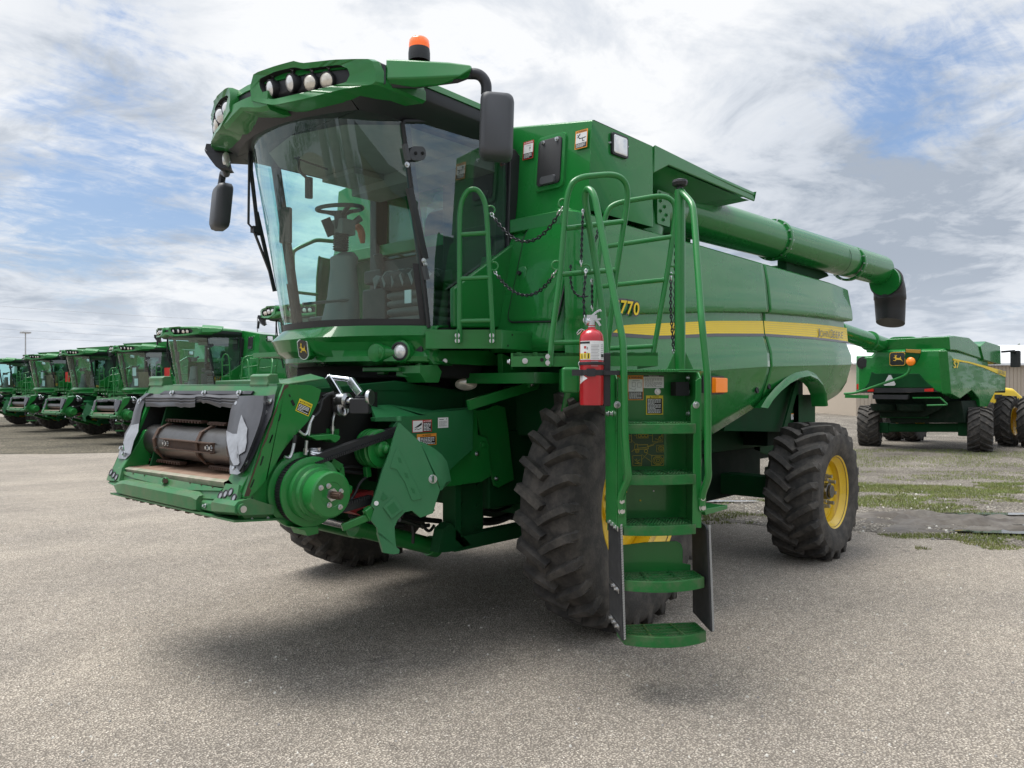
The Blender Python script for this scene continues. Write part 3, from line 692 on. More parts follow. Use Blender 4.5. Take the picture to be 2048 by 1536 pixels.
b.loft([shield(bd-bn*.05,w_*1.25,h_*1.12), shield(bd+bn*.010,w_*1.2,h_*1.1), shield(bd+bn*.016,w_*1.05,h_*1.03)], 3, True, True, False)
b.loft([shield(bd+bn*.014,w_*1.02,h_*1.02), shield(bd+bn*.019,w_*1.02,h_*1.02)], 1, True, True, False)
b.loft([shield(bd+bn*.018,w_*.9,h_*.93), shield(bd+bn*.021,w_*.9,h_*.93)], 0, True, True, False)
deer(bd+bn*.0235, w_*.8, h_*.72, bx, by, b, 2); b.build('badge', [M['badge'], M['white'], M['gold'], PN], fo, ang=25, weld=False)
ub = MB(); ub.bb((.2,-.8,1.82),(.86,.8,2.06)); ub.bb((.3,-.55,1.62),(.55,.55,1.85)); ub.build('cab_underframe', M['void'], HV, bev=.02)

# ------------------------------------------------ roof
def uvis(v, back=0): return 1.83 - .32*v*v - back
def onvis(c, x, y, back=0):
    v = .5
    lo = None
    for i in range(260):
        vv = -1.25+.01*i; p = at(c,x,y,v=vv); d = abs(p.x-uvis(vv,back))
        if lo is None or d < lo[0]: lo = (d, p)
    return lo[1]
RO = MB()
def roofline(s, z, inset=0):
    pts = [(uvis(v,.06+inset),v) for v in (-.95+inset,-.8,-.6,-.4,-.2,0,.2,.4,.6,.8,.95-inset)]
    side = [(1.25,1.01-inset),(.8,1.0-inset),(.4,.985-inset),(.1,.95-inset),(-.08,.86-inset),(-.14,.6)]
    pts += side + [(u,-v) for u,v in reversed(side)]
    return [V((u,v,z)) for u,v in pts]
RO.loft([roofline(1,3.62,.16), roofline(1,3.70,.06), roofline(1,3.745,.005), roofline(1,3.755,0), roofline(1,3.835,.0), roofline(1,3.84,.01)], 0, True, True, True)
RO.loft([roofline(1,3.838,-.012), roofline(1,3.885,0.0), roofline(1,3.92,.06), roofline(1,3.93,.2)], 1, True, True, True)
roof = RO.build('cab_roof', [M['roofblk'], P_], HV, ang=32)
lin = MB(); lin.add([V((u,v,3.615)) for u,v in ((1.3,-.5),(1.42,0),(1.3,.5),(1.02,.8),(-.04,.8),(-.04,-.8),(1.02,-.8))],[tuple(range(7))]); lin.bb((-.02,-.76,3.50),(.30,.76,3.612)); lin.bb((.28,-.76,3.565),(.62,-.30,3.612)); lin.build('headliner', M['liner'], cab, bev=.0)
OUT = [(560,570),(545,430),(575,285),(800,205),(1000,150),(1060,178),(1400,140),(1790,130),(1845,260),(1842,390),(1500,445),(1100,545),(800,607),(690,592)]
REC = [(690,500),(645,420),(640,340),(800,265),(990,220),(1080,240),(1280,215),(1440,197),(1520,232),(1550,290),(1510,372),(1100,470),(770,545),(720,530)]
def resamp(pts, n=56):
    P = pts+[pts[0]]; L = [0]
    for a, b in zip(P, P[1:]): L.append(L[-1]+math.hypot(b[0]-a[0], b[1]-a[1]))
    out = []
    for k in range(n):
        d = L[-1]*k/n; i = max(j for j in range(len(L)-1) if L[j] <= d); f = (d-L[i])/(L[i+1]-L[i])
        out.append((P[i][0]+(P[i+1][0]-P[i][0])*f, P[i][1]+(P[i+1][1]-P[i][1])*f))
    return out
o3 = [onvis('O',x,y) for x,y in resamp(OUT)]; r3_ = [onvis('O',x,y,.012) for x,y in resamp(REC)]
i0 = min(range(56), key=lambda i: (r3_[i]-o3[0]).length); r3_ = r3_[i0:]+r3_[:i0]
zc = sum(p.z for p in o3)/56
pod = MB()
backz = lambda p: V((p.x-.42, p.y*.98, 3.70 + (p.z-3.70)*.85))
pod.loft([[backz(p) for p in o3], [V((p.x-.03,p.y,p.z)) for p in o3], [lerp(p,q_,.10)+V((.004,0,0)) for p,q_ in zip(o3,r3_)], [lerp(p,q_,.9) for p,q_ in zip(o3,r3_)], r3_], 0, True, False, False)
rb = [p+V((-.11,0,0))+ (V((0,sum(q_.y for q_ in r3_)/56,zc))-V((0,p.y,p.z)))*.06 for p in r3_]
pod.loft([r3_, rb], 1, True, False, True); pod.add(rb, [tuple(range(56))], 1)
LAMPS = [(762,440,.055),(960,383,.055),(1155,380,.051),(1320,357,.052)]
for s_ in (1,-1):
    po = (pod if s_ > 0 else pod.mirrored()).build('light_pod', [P_, M['void']], roof, ang=26)
    for i, (x, y, r) in enumerate(LAMPS):
        p = onvis('O', x, y, .045); 
        n = V((1, p.y*.25 - (.25 if i < 2 else -.12), -.22)).normalized()
        l = MB(); l.lathe([(r*1.05,-.05),(r*1.15,-.01),(r*1.12,.012),(r*1.0,.014)], p, n, 28, 1); l.lathe([(r*1.0,.008),(r*.8,.02),(r*.4,.028),(.001,.03)], p, n, 28, 0)
        l.box(p+V((-.02,0,r*1.45)), (.03,.035,.045), 1); l.bolt(p+V((-.005,.012,r*1.6)),(1,0,0),.006,2)
        (l if s_ > 0 else l.mirrored()).build('work_light', [M['lens'] if i < 2 else M['lensw'], M['black'], M['zinc']], roof, ang=50)
# centre of the visor between the pods: a low green brow
cn = MB(); secs = []
for v in (-.30,-.22,-.12,0,.12,.22,.30):
    u = uvis(v,.015); k = min(1,abs(v)/.22)
    secs.append([V((u-.45,v,3.80)), V((u-.05,v,3.775)), V((u+.004,v,3.765)), V((u+.008,v,3.715-.05*k)), V((u-.015,v,3.695-.055*k)), V((u-.12,v,3.68-.05*k)), V((u-.45,v,3.70))])
cn.loft(secs, 0, True, True, True); cn.build('visor_brow', P_, roof, ang=25)
lh = MB(); a = onvis('O',405,480,.1); lh.tube(rpath([a, onvis('O',510,432,.1), onvis('O',505,460,.1), onvis('O',470,500,.1), a+V((0,0,-.02))],.02), .007, 6); lh.build('brow_bracket', M['dgreen'], roof)
# mirror arms
APL = (V((1.40,1.10,3.8)), -DV)
def ap(x, y, back=0): return at('Q',x,y,pl=(APL[0]+DV*back, APL[1]))
def arm(mb):
    up = [(185,275),(500,288),(900,312),(1145,345)]; cr = [(185,495),(500,487),(1040,462),(1165,375)]; lo = [(185,560),(500,600),(760,578),(1120,485)]
    secs = []
    for a, b, c_ in zip(up, cr, lo):
        secs.append([ap(*a,.03), ap(*b,0), ap(*c_,.05), ap(*c_,.24), ap(*b,.26), ap(*a,.24)])
    mb.loft(secs, 0, True, True, False)
am = MB(); arm(am)
um = MB(); 
arm_o = am.build('mirror_arm', P_, roof, bev=.012, ang=30)
lowr = MB(); lowr.loft([[ap(185,520,.03),ap(185,600,.06),ap(185,600,.24),ap(185,520,.24)],[ap(500,510,.03),ap(500,612,.06),ap(500,612,.24),ap(500,510,.24)],[ap(1000,500,.03),ap(1000,548,.06),ap(1000,548,.22),ap(1000,500,.22)],[ap(1150,440,.08),ap(1150,490,.08),ap(1150,490,.18),ap(1150,440,.18)]],0,True,True,False)
lowr.tube(rpath([ap(1100,440,.12), ap(1245,442,.12), ap(1325,540,.12), ap(1322,680,.12)], .13, 8), .036, 14)
lowr.loft([[ap(85,300,.0),ap(100,570,.0),ap(100,570,.2),ap(85,300,.2)],[ap(180,340,.0),ap(180,560,.0),ap(180,560,.2),ap(180,340,.2)]],0,True,True,False)
lowr.build('arm_joint', M['roofblk'], arm_o, bev=.006)
mm = MB(); c_ = ap(1440,1035,.12); ex = (RV*.97+DV*.22).normalized(); nn = -DV; hw = (ap(1640,1000)-ap(1235,1000)).length/2; hh = (ap(1440,655)-ap(1440,1420)).length/2
mm.loft([rrect(c_+nn*dz+ZV*sz, ex, (ZV+ex*.03).normalized(), hw*k, hh*k2, hw*.42) for dz,k,k2,sz in ((-.10,.90,.95,0),(-.085,.98,.99,0),(-.02,1.0,1.0,0),(.03,.97,.985,0),(.058,.88,.93,.0),(.07,.72,.82,0))], 0, True, True, True)
mo = mm.build('mirror', M['mirror'], arm_o, ang=60)
# far side mirror
fm = MB(); c2 = at('',440,414,v=-1.50); ex2 = (RV*.55-DV*.83).normalized(); n2 = V((ex2.y,-ex2.x,0)); 
fm.loft([rrect(c2+n2*dz, ex2, (ZV+RV*.10).normalized(), .125*k, .205*k, .055) for dz,k in ((-.075,.9),(-.06,.98),(0,1.0),(.04,.95),(.06,.8))], 0, True, True, True)
arm2 = MB(); arm2.tube(rpath([at('O',290,1200,t=6.36), at('O',305,1240,t=6.36), at('O',318,1290,t=6.45), at('',446,345,v=-1.5), at('',440,385,v=-1.50)],.08,6), .03, 10)
o_ = [at('O',x,y,t=6.28) for x,y in ((92,1040),(140,1075),(290,1078),(285,1130),(300,1190),(322,1225),(235,1232),(205,1212),(150,1140),(105,1075))]
arm2.prism(o_, DV*.16)
arm2.prism([at('O',x,y,t=6.34) for x,y in ((112,985),(98,1040),(140,1078),(300,1084),(430,1092),(470,1000))], DV*.30)
a2 = arm2.build('mirror_arm', M['roofblk'], roof, bev=.01); fm.build('mirror', M['mirror'], a2, ang=60)
sl = MB(); p = at('O',312,1145,t=6.30); sl.ball(p, .035, 0, 12, 8, (1,.6,1.9)); sl.build('arm_lamp', M['lens'], a2)
# beacon
bc = at('Q',560,270,t=5.12); be = MB(); rbx = .071
be.lathe([(rbx*1.0,-.02),(rbx*1.02,.0),(rbx*1.02,.035),(rbx*.97,.066),(.001,.066)], bc, ZV, 28); bo = be.build('beacon', M['black'], roof, ang=40)
be = MB(); be.lathe([(rbx*.97,.062),(rbx*.985,.085),(rbx*.93,.118),(rbx*.78,.132),(.001,.137)], bc, ZV, 28); be.lathe([(rbx*.5,.07),(rbx*.5,.115),(.001,.116)], bc, ZV, 16, 0); be.build('lens', M['orangelens'], bo, ang=50)
# wipers along the windshield's far edge
wp = MB(); W = lambda x,y,v=-.60: at('G',x,y,v=v)
wp.tube([W(140,180),W(70,370),W(68,500),W(105,820)], .012, 6); wp.tube([W(118,190),W(55,380),W(50,790),W(85,830)], .010, 6)
wp.bar(W(98,720),W(205,1190), .014,.03); wp.bar(W(66,480),W(110,860), .012,.03); wp.box(W(88,825),(.05,.05,.05)); wp.bar(W(85,840),W(185,1100),.02,.014)
wp.bar(W(255,150,-.3), W(60,150,-.6), .05,.05)
wp.build('wiper', M['black'], cab)
# ------------------------------------------------ cab inside
I = lambda x,y,v: at('G',x,y,v=v)
sc = MB(); cb = I(585,1385,-.08); ct = I(610,1050,-.08); c3 = I(600,850,-.08)
sc.loft([[V((cb.x+math.cos(a)*.16, cb.y+math.sin(a)*.17, 2.17)) for a in [2*math.pi*k/16 for k in range(16)]], [V((lerp(cb,ct,.5).x-.02+math.cos(a)*.12, cb.y+math.sin(a)*.135, lerp(cb,ct,.5).z)) for a in [2*math.pi*k/16 for k in range(16)]], [V((ct.x+math.cos(a)*.09, ct.y+math.sin(a)*.12, ct.z)) for a in [2*math.pi*k/16 for k in range(16)]], [V((ct.x-.01+math.cos(a)*.10, ct.y+math.sin(a)*.13, ct.z+.08)) for a in [2*math.pi*k/16 for k in range(16)]], [V((ct.x-.03+math.cos(a)*.05, ct.y+math.sin(a)*.08, ct.z+.12)) for a in [2*math.pi*k/16 for k in range(16)]]], 0)
sc.box(I(610,815,-.08), (.13,.15,.12), 0); sc.tube([I(650,800,-.05), I(715,755,-.0)], [.02,.028], 10, 1)
sc.tube([I(370,1265,.05), I(640,1240,.05)], .012, 8, 0)
sc.bar(I(505,760,-.12), I(545,860,-.12), .015, .09, 1)
sco = sc.build('steering_column', [M['grey'], M['dgrey']], cab, bev=.008, ang=50)
bl = MB(); n0 = I(595,950,-.08); n1 = I(598,850,-.08)
bl.lathe([(.052+.012*(k%2), k*(n1-n0).length/14) for k in range(15)], n0, n1-n0, 18); bl.build('bellows', M['dgrey'], sco, ang=60)
st = MB(); wc = I(590,702,-.08); wn = V((.10,.0,1)).normalized(); wx = wn.orthogonal().normalized(); wy = wn.cross(wx)
st.tube([wc+(wx*math.cos(a)+wy*math.sin(a))*.178 for a in [2*math.pi*k/40 for k in range(40)]], .016, 10, 0, True)
for a in (.6,2.7,4.6): st.bar(wc-wn*.06, wc+(wx*math.cos(a)+wy*math.sin(a))*.172, .03,.02)
st.cyl(wc-wn*.16, wc-wn*.02, .05, 18); st.build('steering_wheel', M['dgrey'], sco, ang=50)
se = MB(); sb = V((.18, .10, 2.18))
for k in range(5): se.loft([rrect(sb+V((0,0,.03+.07*k+dz)), V((1,0,0)), V((0,1,0)), .24-i*.015, .24-i*.015, .04) for dz,i in ((0,2),(.02,0),(.05,0),(.07,2))], 1)
se.loft([rrect(sb+V((.02,0,.40+dz)), V((1,0,0)), V((0,1,0)), .28*k, .29*k, .08) for dz,k in ((0,.92),(.03,1),(.10,1),(.14,.9))], 0)
se.loft([rrect(sb+V((-.25-.05*i,0,.80)), V((0,1,0)), V((-.12,0,1)).normalized(), .27*k, .38*k, .1) for i,k in ((-1,.92),(0,1),(2,1),(3,.9))], 0)
se.loft([rrect(sb+V((-.37-.04*i,0,1.28)), V((0,1,0)), ZV, .16*k, .10*k, .05) for i,k in ((-1,.9),(0,1),(2,.9))], 0)
seo = se.build('driver_seat', [M['seat'], M['grey']], cab, ang=60)
# crumpled wrap over the seat
wr = MB(); rows_ = []
for i in range(13):
    row = []
    for j in range(17):
        x = -1+2*i/12; y = -1+2*j/16
        z = .555 - .16*max(0, max(abs(x),abs(y))-.72)/.28*(.6+.4*math.sin(j*2.1+i))
        p = sb + V((.02+.30*x, .31*y, z)); p += V((noise.noise(p*9)*.02, noise.noise(p*9+V((5,0,0)))*.02, noise.noise(p*12+V((0,7,0)))*.022)); row.append(p)
    rows_.append(row)
wr.grid(rows_)
rows_ = []
for i in range(9):
    row = []
    for j in range(13):
        y = -1+2*j/12; z = i/8
        p = sb + V((-.18 - .05*abs(y) - .1*z, .30*y, .56+.75*z)); p += V((noise.noise(p*8)*.035, noise.noise(p*9+V((5,0,0)))*.02, 0)); row.append(p)
    rows_.append(row)
wr.grid(rows_); wr.build('plastic_wrap', M['film'], seo, ang=180)
co_ = MB(); co_.bb((-.03,-.55,2.18),(.35,-.22,2.62)); co_.box((.12,-.38,2.72),(.5,.24,.12)); co_.bb((-.05,-.80,2.18),(.1,.8,2.52)); co_.tube([(.3,-.34,2.74),(.34,-.34,2.92)],[.03,.045],10)
co_.bb((-.04,.12,2.3),(.0,.80,3.60)); co_.box((.12,.50,2.65),(.4,.14,.10)); co_.bb((.3,.3,2.18),(.7,.75,2.24)); co_.bb((.5,-.75,2.18),(.78,-.5,2.36))
co_.build('cab_console', M['dgrey'], cab, bev=.02)
mo_ = MB(); a = I(270,800,-.72); mo_.box(a, (.05,.10,.30), 0, *(lambda X: (X, ZV.cross(X), ZV))(V((.8,.6,0)).normalized())); mo_.bar(a+V((0,0,-.1)), a+V((-.1,-.06,-.35)), .03,.03); mo_.build('monitor', M['dgrey'], cab, bev=.01)
im = MB(); im.tube(rpath([I(345,395,-.2), I(348,480,-.2), I(395,520,-.2)], .05), .011, 8); im.loft([rrect(I(407,578,-.2)+V((dx,0,0)), (RV*1.0).normalized(), ZV, .021, .085, .01) for dx in (-.012,.012)], 0); im.tube([I(320,400,-.2), I(520,470,-.1)], .008, 6); im.build('inside_mirror', M['black'], cab)
# orange handle in the cab
oh_ = MB(); oh_.tube(rpath([I(680,800,-.35), I(715,820,-.35), I(725,905,-.35)], .06), [.035]+[.032]*7+[.02], 10); oh_.build('orange_handle', M['hand'], cab)
# far side hand rail seen through the glass
rl = MB(); Fr = lambda x,y: at('G',x,y,v=-1.12)
rl.tube(rpath([Fr(325,1380), Fr(310,960), Fr(330,940), Fr(450,885), Fr(560,895)], .05), .019, 10); rl.tube([Fr(330,1195), Fr(460,1210)], .015, 8); rl.build('far_hand_rail', P_, HV)
pl2 = MB(); pl2.bb((.55,-1.35,2.02),(.95,-.88,2.06)); pl2.build('far_platform', P_, HV)
pap = MB(); a = at('',816,593,v=.55); pap.box(a, (.005,.075,.10)); pap.build('paper_note', M['white'], cab)
# ================================================================== feeder house
FN = V((1,0,.415)).normalized(); FP0 = V((2.03,0,1.77))
FE = V((0,1,0)); FU_ = FN.cross(FE)*-1
if FU_.z < 0: FU_ = -FU_
def fl(x, y, lift=0, c='J'): return at(c,x,y,pl=(FP0+FN*lift, FN))
fb_ = MB()
fb_.prism([(2.0,-.70,1.72),(2.20,-.70,1.02),(1.6,-.70,.98),(.4,-.70,1.05),(.3,-.70,1.72),(1.0,-.70,1.80)], (0,.02,0))
fb_.prism([(2.0,.70,1.72),(2.20,.70,1.02),(1.6,.70,.98),(.4,.70,1.05),(.3,.70,1.72),(1.0,.70,1.80)], (0,-.02,0))
fb_.add([V((1.95,-.7,1.74)),V((1.95,.7,1.74)),V((.3,.7,1.72)),V((.3,-.7,1.72))],[(0,1,2,3)]); fb_.add([V((2.2,-.7,1.0)),V((2.2,.7,1.0)),V((.4,.7,1.03)),V((.4,-.7,1.03))],[(0,1,2,3)])
fb_.bb((1.2,-.7,1.02),(1.22,.7,1.72))
fee = fb_.build('feeder_house', M['dgreen'], HV, bev=.008)
fr_ = MB(); T = FN*-.05
oTL,oTR,oBR,oBL = fl(515,180), fl(1700,180), fl(1385,1232), fl(110,1075)
iTL,iTR,iBR,iBL = fl(455,300), fl(1600,300), fl(1235,1065), fl(262,935)
fr_.prism([oTL,oTR,iTR+V((0,.05,0)),iTL-V((0,.03,0))], T); fr_.prism([oTL,iTL-V((0,.03,0)),iBL,oBL], T); fr_.prism([oTR,oBR,iBR,iTR+V((0,.05,0))], T)
# top shelf behind the face
fr_.prism([oTL,oTR,oTR+V((-.16,0,.0)),oTL+V((-.16,0,.0))], (0,0,-.03))
frm = fr_.build('feeder_frame', M['worn'], fee, bev=.006)
# side plates
for s_ in (1,-1):
    pp = [at(c,x,y,v=.90) for c,x,y in (('K',160,147),('K',352,156),('K',312,222),('K',432,190),('K',405,290),('K',340,420),('K',250,520),('K',160,610),('K',118,690),('K',60,790),('K',8,884),('J',1600,1060),('J',1510,1165),('J',1432,1240),('J',1390,1236))]
    pp = [pp[0],pp[1],pp[3],pp[4],pp[5],pp[6],pp[7],pp[8],pp[9],pp[10],pp[11],pp[12],pp[13],pp[14]]
    a = MB(); a.prism(pp, (0,-.035,0))
    # bent lip where the back top edge folds over
    (a if s_>0 else a.mirrored()).build('side_plate', P_, fee, bev=.006)
    lo = [at(c,x,y,v=.865) for c,x,y in (('J',1310,1240),('J',1300,1310),('J',1400,1452),('J',1690,1445),('K',100,1188),('K',75,1050),('K',40,900),('K',110,700),('K',230,540),('J',1600,700))]
    a = MB(); a.prism(lo, (0,-.06,0)); 
    if s_ > 0:
        for x,y in ((1440,1248),): a.cyl(at('J',x,y,v=.860), at('J',x,y,v=.868), .018, 16, 1)
        for x,y in ((1458,1437),(1607,1425)): a.cyl(at('J',x,y,v=.860), at('J',x,y,v=.868), .011, 12, 2)
    (a if s_>0 else a.mirrored()).build('side_frame', [P_, M['void'], M['white']], fee, bev=.008)
slots = MB()
for (x0,y0),(x1,y1) in (((205,270),(225,310)),((185,225),(195,245)),((105,430),(122,375)),((40,590),(56,540))):
    a = at('K',x0,y0,v=.9025); b = at('K',x1,y1,v=.9025); slots.bar(a,b,.003,.016 if x0==205 else .006, up=V((0,1,0)).cross((b-a).normalized()))
for (x0,y0),(x1,y1) in (((1655,648),(1625,725)),((1568,848),(1540,935)),((1482,1065),(1450,1140))):
    a = at('J',x0,y0,v=.9025); b = at('J',x1,y1,v=.9025); slots.bar(a,b,.003,.007, up=V((0,1,0)).cross((b-a).normalized()))
slots.build('plate_slots', M['void'], fee)
# rust streak along the front edge
rs = MB(); e0 = at('K',150,150,v=.9015); e1 = at('J',1390,1225,v=.9015); pts = []; pts2 = []
for i in range(41):
    p = lerp(e0,e1,i/40); w_ = max(.0012, .012*noise.noise(V((i*.23,3,0)))+.010+ (.02 if i in (0,1,38,39,40) else 0)); pts.append(p+V((.002,0,0))); pts2.append(p+V((-w_,0,0)))
rs.grid([pts,pts2]); rs.build('rust_streak', M['rust'], fee)
# inside: floor, walls
ins = MB(); sl0 = fl(258,940,-.02); sr0 = fl(1240,1070,-.02)
ins.add([sl0, sr0, V((1.25,sr0.y,1.22)), V((1.25,sl0.y,1.22))],[(0,1,2,3)], 0)
ins.loft([[sl0+FN*.0, sl0+V((.03,0,-.012)), sl0+V((.02,0,-.045))],[sr0+FN*.0, sr0+V((.03,0,-.012)), sr0+V((.02,0,-.045))]], 2, False, False)
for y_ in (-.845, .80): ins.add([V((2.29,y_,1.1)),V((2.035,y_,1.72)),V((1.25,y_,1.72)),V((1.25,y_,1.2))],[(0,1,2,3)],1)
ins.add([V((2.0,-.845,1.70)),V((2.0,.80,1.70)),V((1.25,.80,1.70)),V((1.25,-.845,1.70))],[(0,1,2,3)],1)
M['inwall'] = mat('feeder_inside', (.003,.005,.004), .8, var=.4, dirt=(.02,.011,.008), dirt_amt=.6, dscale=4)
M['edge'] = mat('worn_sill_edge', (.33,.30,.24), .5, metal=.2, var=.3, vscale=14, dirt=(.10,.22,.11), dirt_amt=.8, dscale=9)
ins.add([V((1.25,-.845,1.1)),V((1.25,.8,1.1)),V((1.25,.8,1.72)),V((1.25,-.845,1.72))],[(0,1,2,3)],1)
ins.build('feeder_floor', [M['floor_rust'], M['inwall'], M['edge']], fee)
# conveyor drum
d0 = at('J',500,695,u=2.03); d1 = at('J',1300,760,u=2.03); zc_ = (d0.z+d1.z)/2
dr = MB(); du = 2.03; r_ = .120
dr.cyl((du,d0.y-.02,zc_),(du,.72,zc_), r_, 40, 0)
dro = dr.build('feed_drum', M['steel'], fee, bev=.004)
for xj in (535,715,1115,1420):
    p = at('J',xj,700,u=2.03); g = MB(); g.lathe([(r_*.9,-.018),(r_*1.15,-.018),(r_*1.15,.018),(r_*.9,.018)], (du,p.y,zc_), (0,1,0), 10)
    for k in range(10):
        a = 2*math.pi*(k+.5)/10; q_ = V((du+math.cos(a)*r_*1.02,p.y,zc_+math.sin(a)*r_*1.02)); g.cyl(q_-V((0,.026,0)), q_+V((0,.026,0)), .011, 6, 1)
    g.build('drum_ring', [M['rust'], M['steel']], dro, ang=20)
for (xa,xb,ang_,up_) in ((610,1085,0,0),):
    a = at('J',xa,715,u=du+.14); b = at('J',xb,745,u=du+.14); y0,y1 = a.y,b.y; zz = zc_+.0
    g = MB(); g.bb((du+.115,y0,zz-.035),(du+.15,y1,zz-.028)); g.bb((du+.115,y0,zz+.028),(du+.15,y1,zz+.035)); g.bb((du+.115,y0,zz-.03),(du+.120,y1,zz+.03))
    for f in (.04,.10,.88,.95): g.bolt((du+.121,lerp(y0,y1,f),zz),(1,0,0),.012,1)
    g.build('drum_slat', [M['rust'], M['zinc']], dro)
for (xa,ya,xb,yb,uo) in ((540,875,820,905,.05),(1100,945,1300,965,.05),(690,510,1020,530,-.02),(1090,540,1250,548,-.02)):
    a = at('J',xa,ya,u=du+uo); b = at('J',xb,yb,u=du+uo); g = MB(); g.bar(a, V((a.x,b.y,a.z)), .05, .02); 
    for i in range(12):
        p = lerp(a, V((a.x,b.y,a.z)), (i+.5)/12); g.box(p+V((.028,0,-.004)),(.014,.012,.014))
    g.build('drum_slat', M['rust'], dro)
# rubber shroud round the opening
rub = MB()
def strip(L, Rr, mb, m=0, lift=(.012,.03)):
    rows = []
    for a, b in zip(L, Rr):
        rows.append([fl(*a, 0), fl(*a, lift[0]), fl(*(lerp(V((*a,0)),V((*b,0)),.5).to_2d()), lift[1]), fl(*b, lift[0]), fl(*b, -.01)])
    mb.grid([list(c) for c in zip(*rows)], m)
# top roll with two pressed ribs, ragged lower edge
xs = [470,520,600,680,760,800,830,880,930,940,985,1010,1030,1060,1130,1165,1180,1260,1320,1330]
lowy = [388,386,392,386,385,398,390,396,390,352,345,360,352,358,385,398,385,400,406,405]
rows = []
for x, ly in zip(xs, lowy):
    t_ = 268; row = []
    for f, li in ((0,.002),(.08,.016),(.3,.030),(.42,.020),(.5,.030),(.62,.020),(.7,.026),(1,.014),(1.0,-.02)):
        row.append(fl(x, t_+(ly-t_)*f, li + .006*math.sin(x*.02)))
    rows.append(row)
rub.grid([list(c) for c in zip(*rows)], 0)
# left strap
strip([(478,262),(395,320),(360,430),(335,540),(275,640),(262,720),(275,790)], [(540,264),(465,335),(432,430),(412,540),(400,610),(360,700),(330,825)], rub)
# right flap: stepped bulge
Lx = [(1325,288),(1290,345),(1262,420),(1245,520),(1228,610),(1216,690),(1228,760),(1245,850),(1255,930)]
Mx = [(1480,283),(1460,360),(1430,450),(1420,540),(1400,640),(1380,720),(1350,800),(1330,880),(1315,950)]
Rx = [(1600,285),(1600,400),(1590,470),(1560,560),(1520,660),(1480,750),(1440,850),(1400,930),(1350,1000)]
Ex = [(1678,272),(1662,380),(1640,470),(1600,560),(1560,650),(1520,750),(1480,840),(1430,940),(1385,1000)]
rows = []
for a,b,c_,d in zip(Lx,Mx,Rx,Ex):
    m1 = ((a[0]+b[0])/2,(a[1]+b[1])/2)
    rows.append([fl(*a,-.03), fl(*a,.025), fl(*m1,.055), fl(*b,.066), fl(*lerp(V((*b,0)),V((*c_,0)),.75).to_2d(),.060), fl(*c_,.018), fl(*d,.012), fl(*d,-.0)])
rub.grid([list(c) for c in zip(*rows)], 0)
rub.prism([fl(650,238,.014),fl(1470,240,.014),fl(1450,270,.014),fl(600,268,.014)], FN*-.014, 0)
M['shroud'] = mat('grey_black_shroud', (.048,.05,.058), .38, var=.2, vscale=9, dirt=(.10,.10,.11), dirt_amt=.4, dscale=8, rvar=.1)
for x,y in ((720,262),(1018,262),(1345,262),(420,338),(1330,362),(1627,340),(1580,448),(1405,905),(1308,960),(250,775),(270,828)): rub.bolt(fl(x,y,.02 if x>500 or y>500 else .028), FN, .014, 1)
shd = rub.build('rubber_shroud', [M['shroud'], M['zinc']], fee, ang=50)
# scraped bare patches
def patch(poly, lf):
    sc_ = MB()
    c_ = (sum(p[0] for p in poly)/len(poly), sum(p[1] for p in poly)/len(poly)); n = len(poly)
    ring = [fl(x,y,lf(x,y)) for x,y in poly]; mid = [fl(c_[0]+(x-c_[0])*.5,c_[1]+(y-c_[1])*.5,lf(c_[0]+(x-c_[0])*.5,c_[1]+(y-c_[1])*.5)) for x,y in poly]
    sc_.loft([ring, mid, [fl(*c_,lf(*c_))]*n], 0, True, False)
    sc_.build('scraped_patch', M['bare'], shd, ang=60)
def lfR(x,y):
    return .070
patch([(1362,462),(1385,520),(1418,590),(1410,660),(1412,720),(1395,800),(1350,830),(1318,850),(1345,910),(1330,930),(1290,935),(1262,880),(1240,790),(1224,700),(1222,610),(1280,640),(1320,640),(1335,560)], lfR)
patch([(1260,925),(1330,925),(1388,950),(1375,990),(1325,1020),(1255,1012),(1252,960)], lambda x,y: .03)
patch([(290,640),(335,560),(408,545),(402,620),(362,705),(330,828),(280,815),(262,720)], lambda x,y: .033)
patch([(225,800),(262,780),(330,830),(280,878),(215,868)], lambda x,y: .012)
# sill plate and apron down to the lip
apn = MB()
A_ = [fl(x,y,.012) for x,y in ((250,985),(600,1045),(1190,1150),(1165,1172),(900,1165),(640,1155),(560,1105),(380,1060),(275,1022))]
apn.prism(A_, FN*-.012, 0)
apn.prism([fl(200,1000,.0),fl(1200,1150,.0),fl(1150,1250,.0),fl(950,1240),fl(180,1105,.0)], FN*-.02, 0)
apn.lathe([(.026,0),(.026,.02),(.018,.02),(.016,.005)], fl(662,1082,.01), FN, 18, 0); apn.cyl(fl(655,1080,.0), fl(655,1080,.035), .016, 12, 1)
for x,y in ((355,1010),(460,1028),(885,1097),(990,1115),(1095,1135),(460,1100),(880,1172)): apn.cyl(fl(x,y,.0), fl(x,y,.016), .005, 8, 1)
apn.build('sill_plate', [M['worn'], M['rust']], fee, bev=.004)
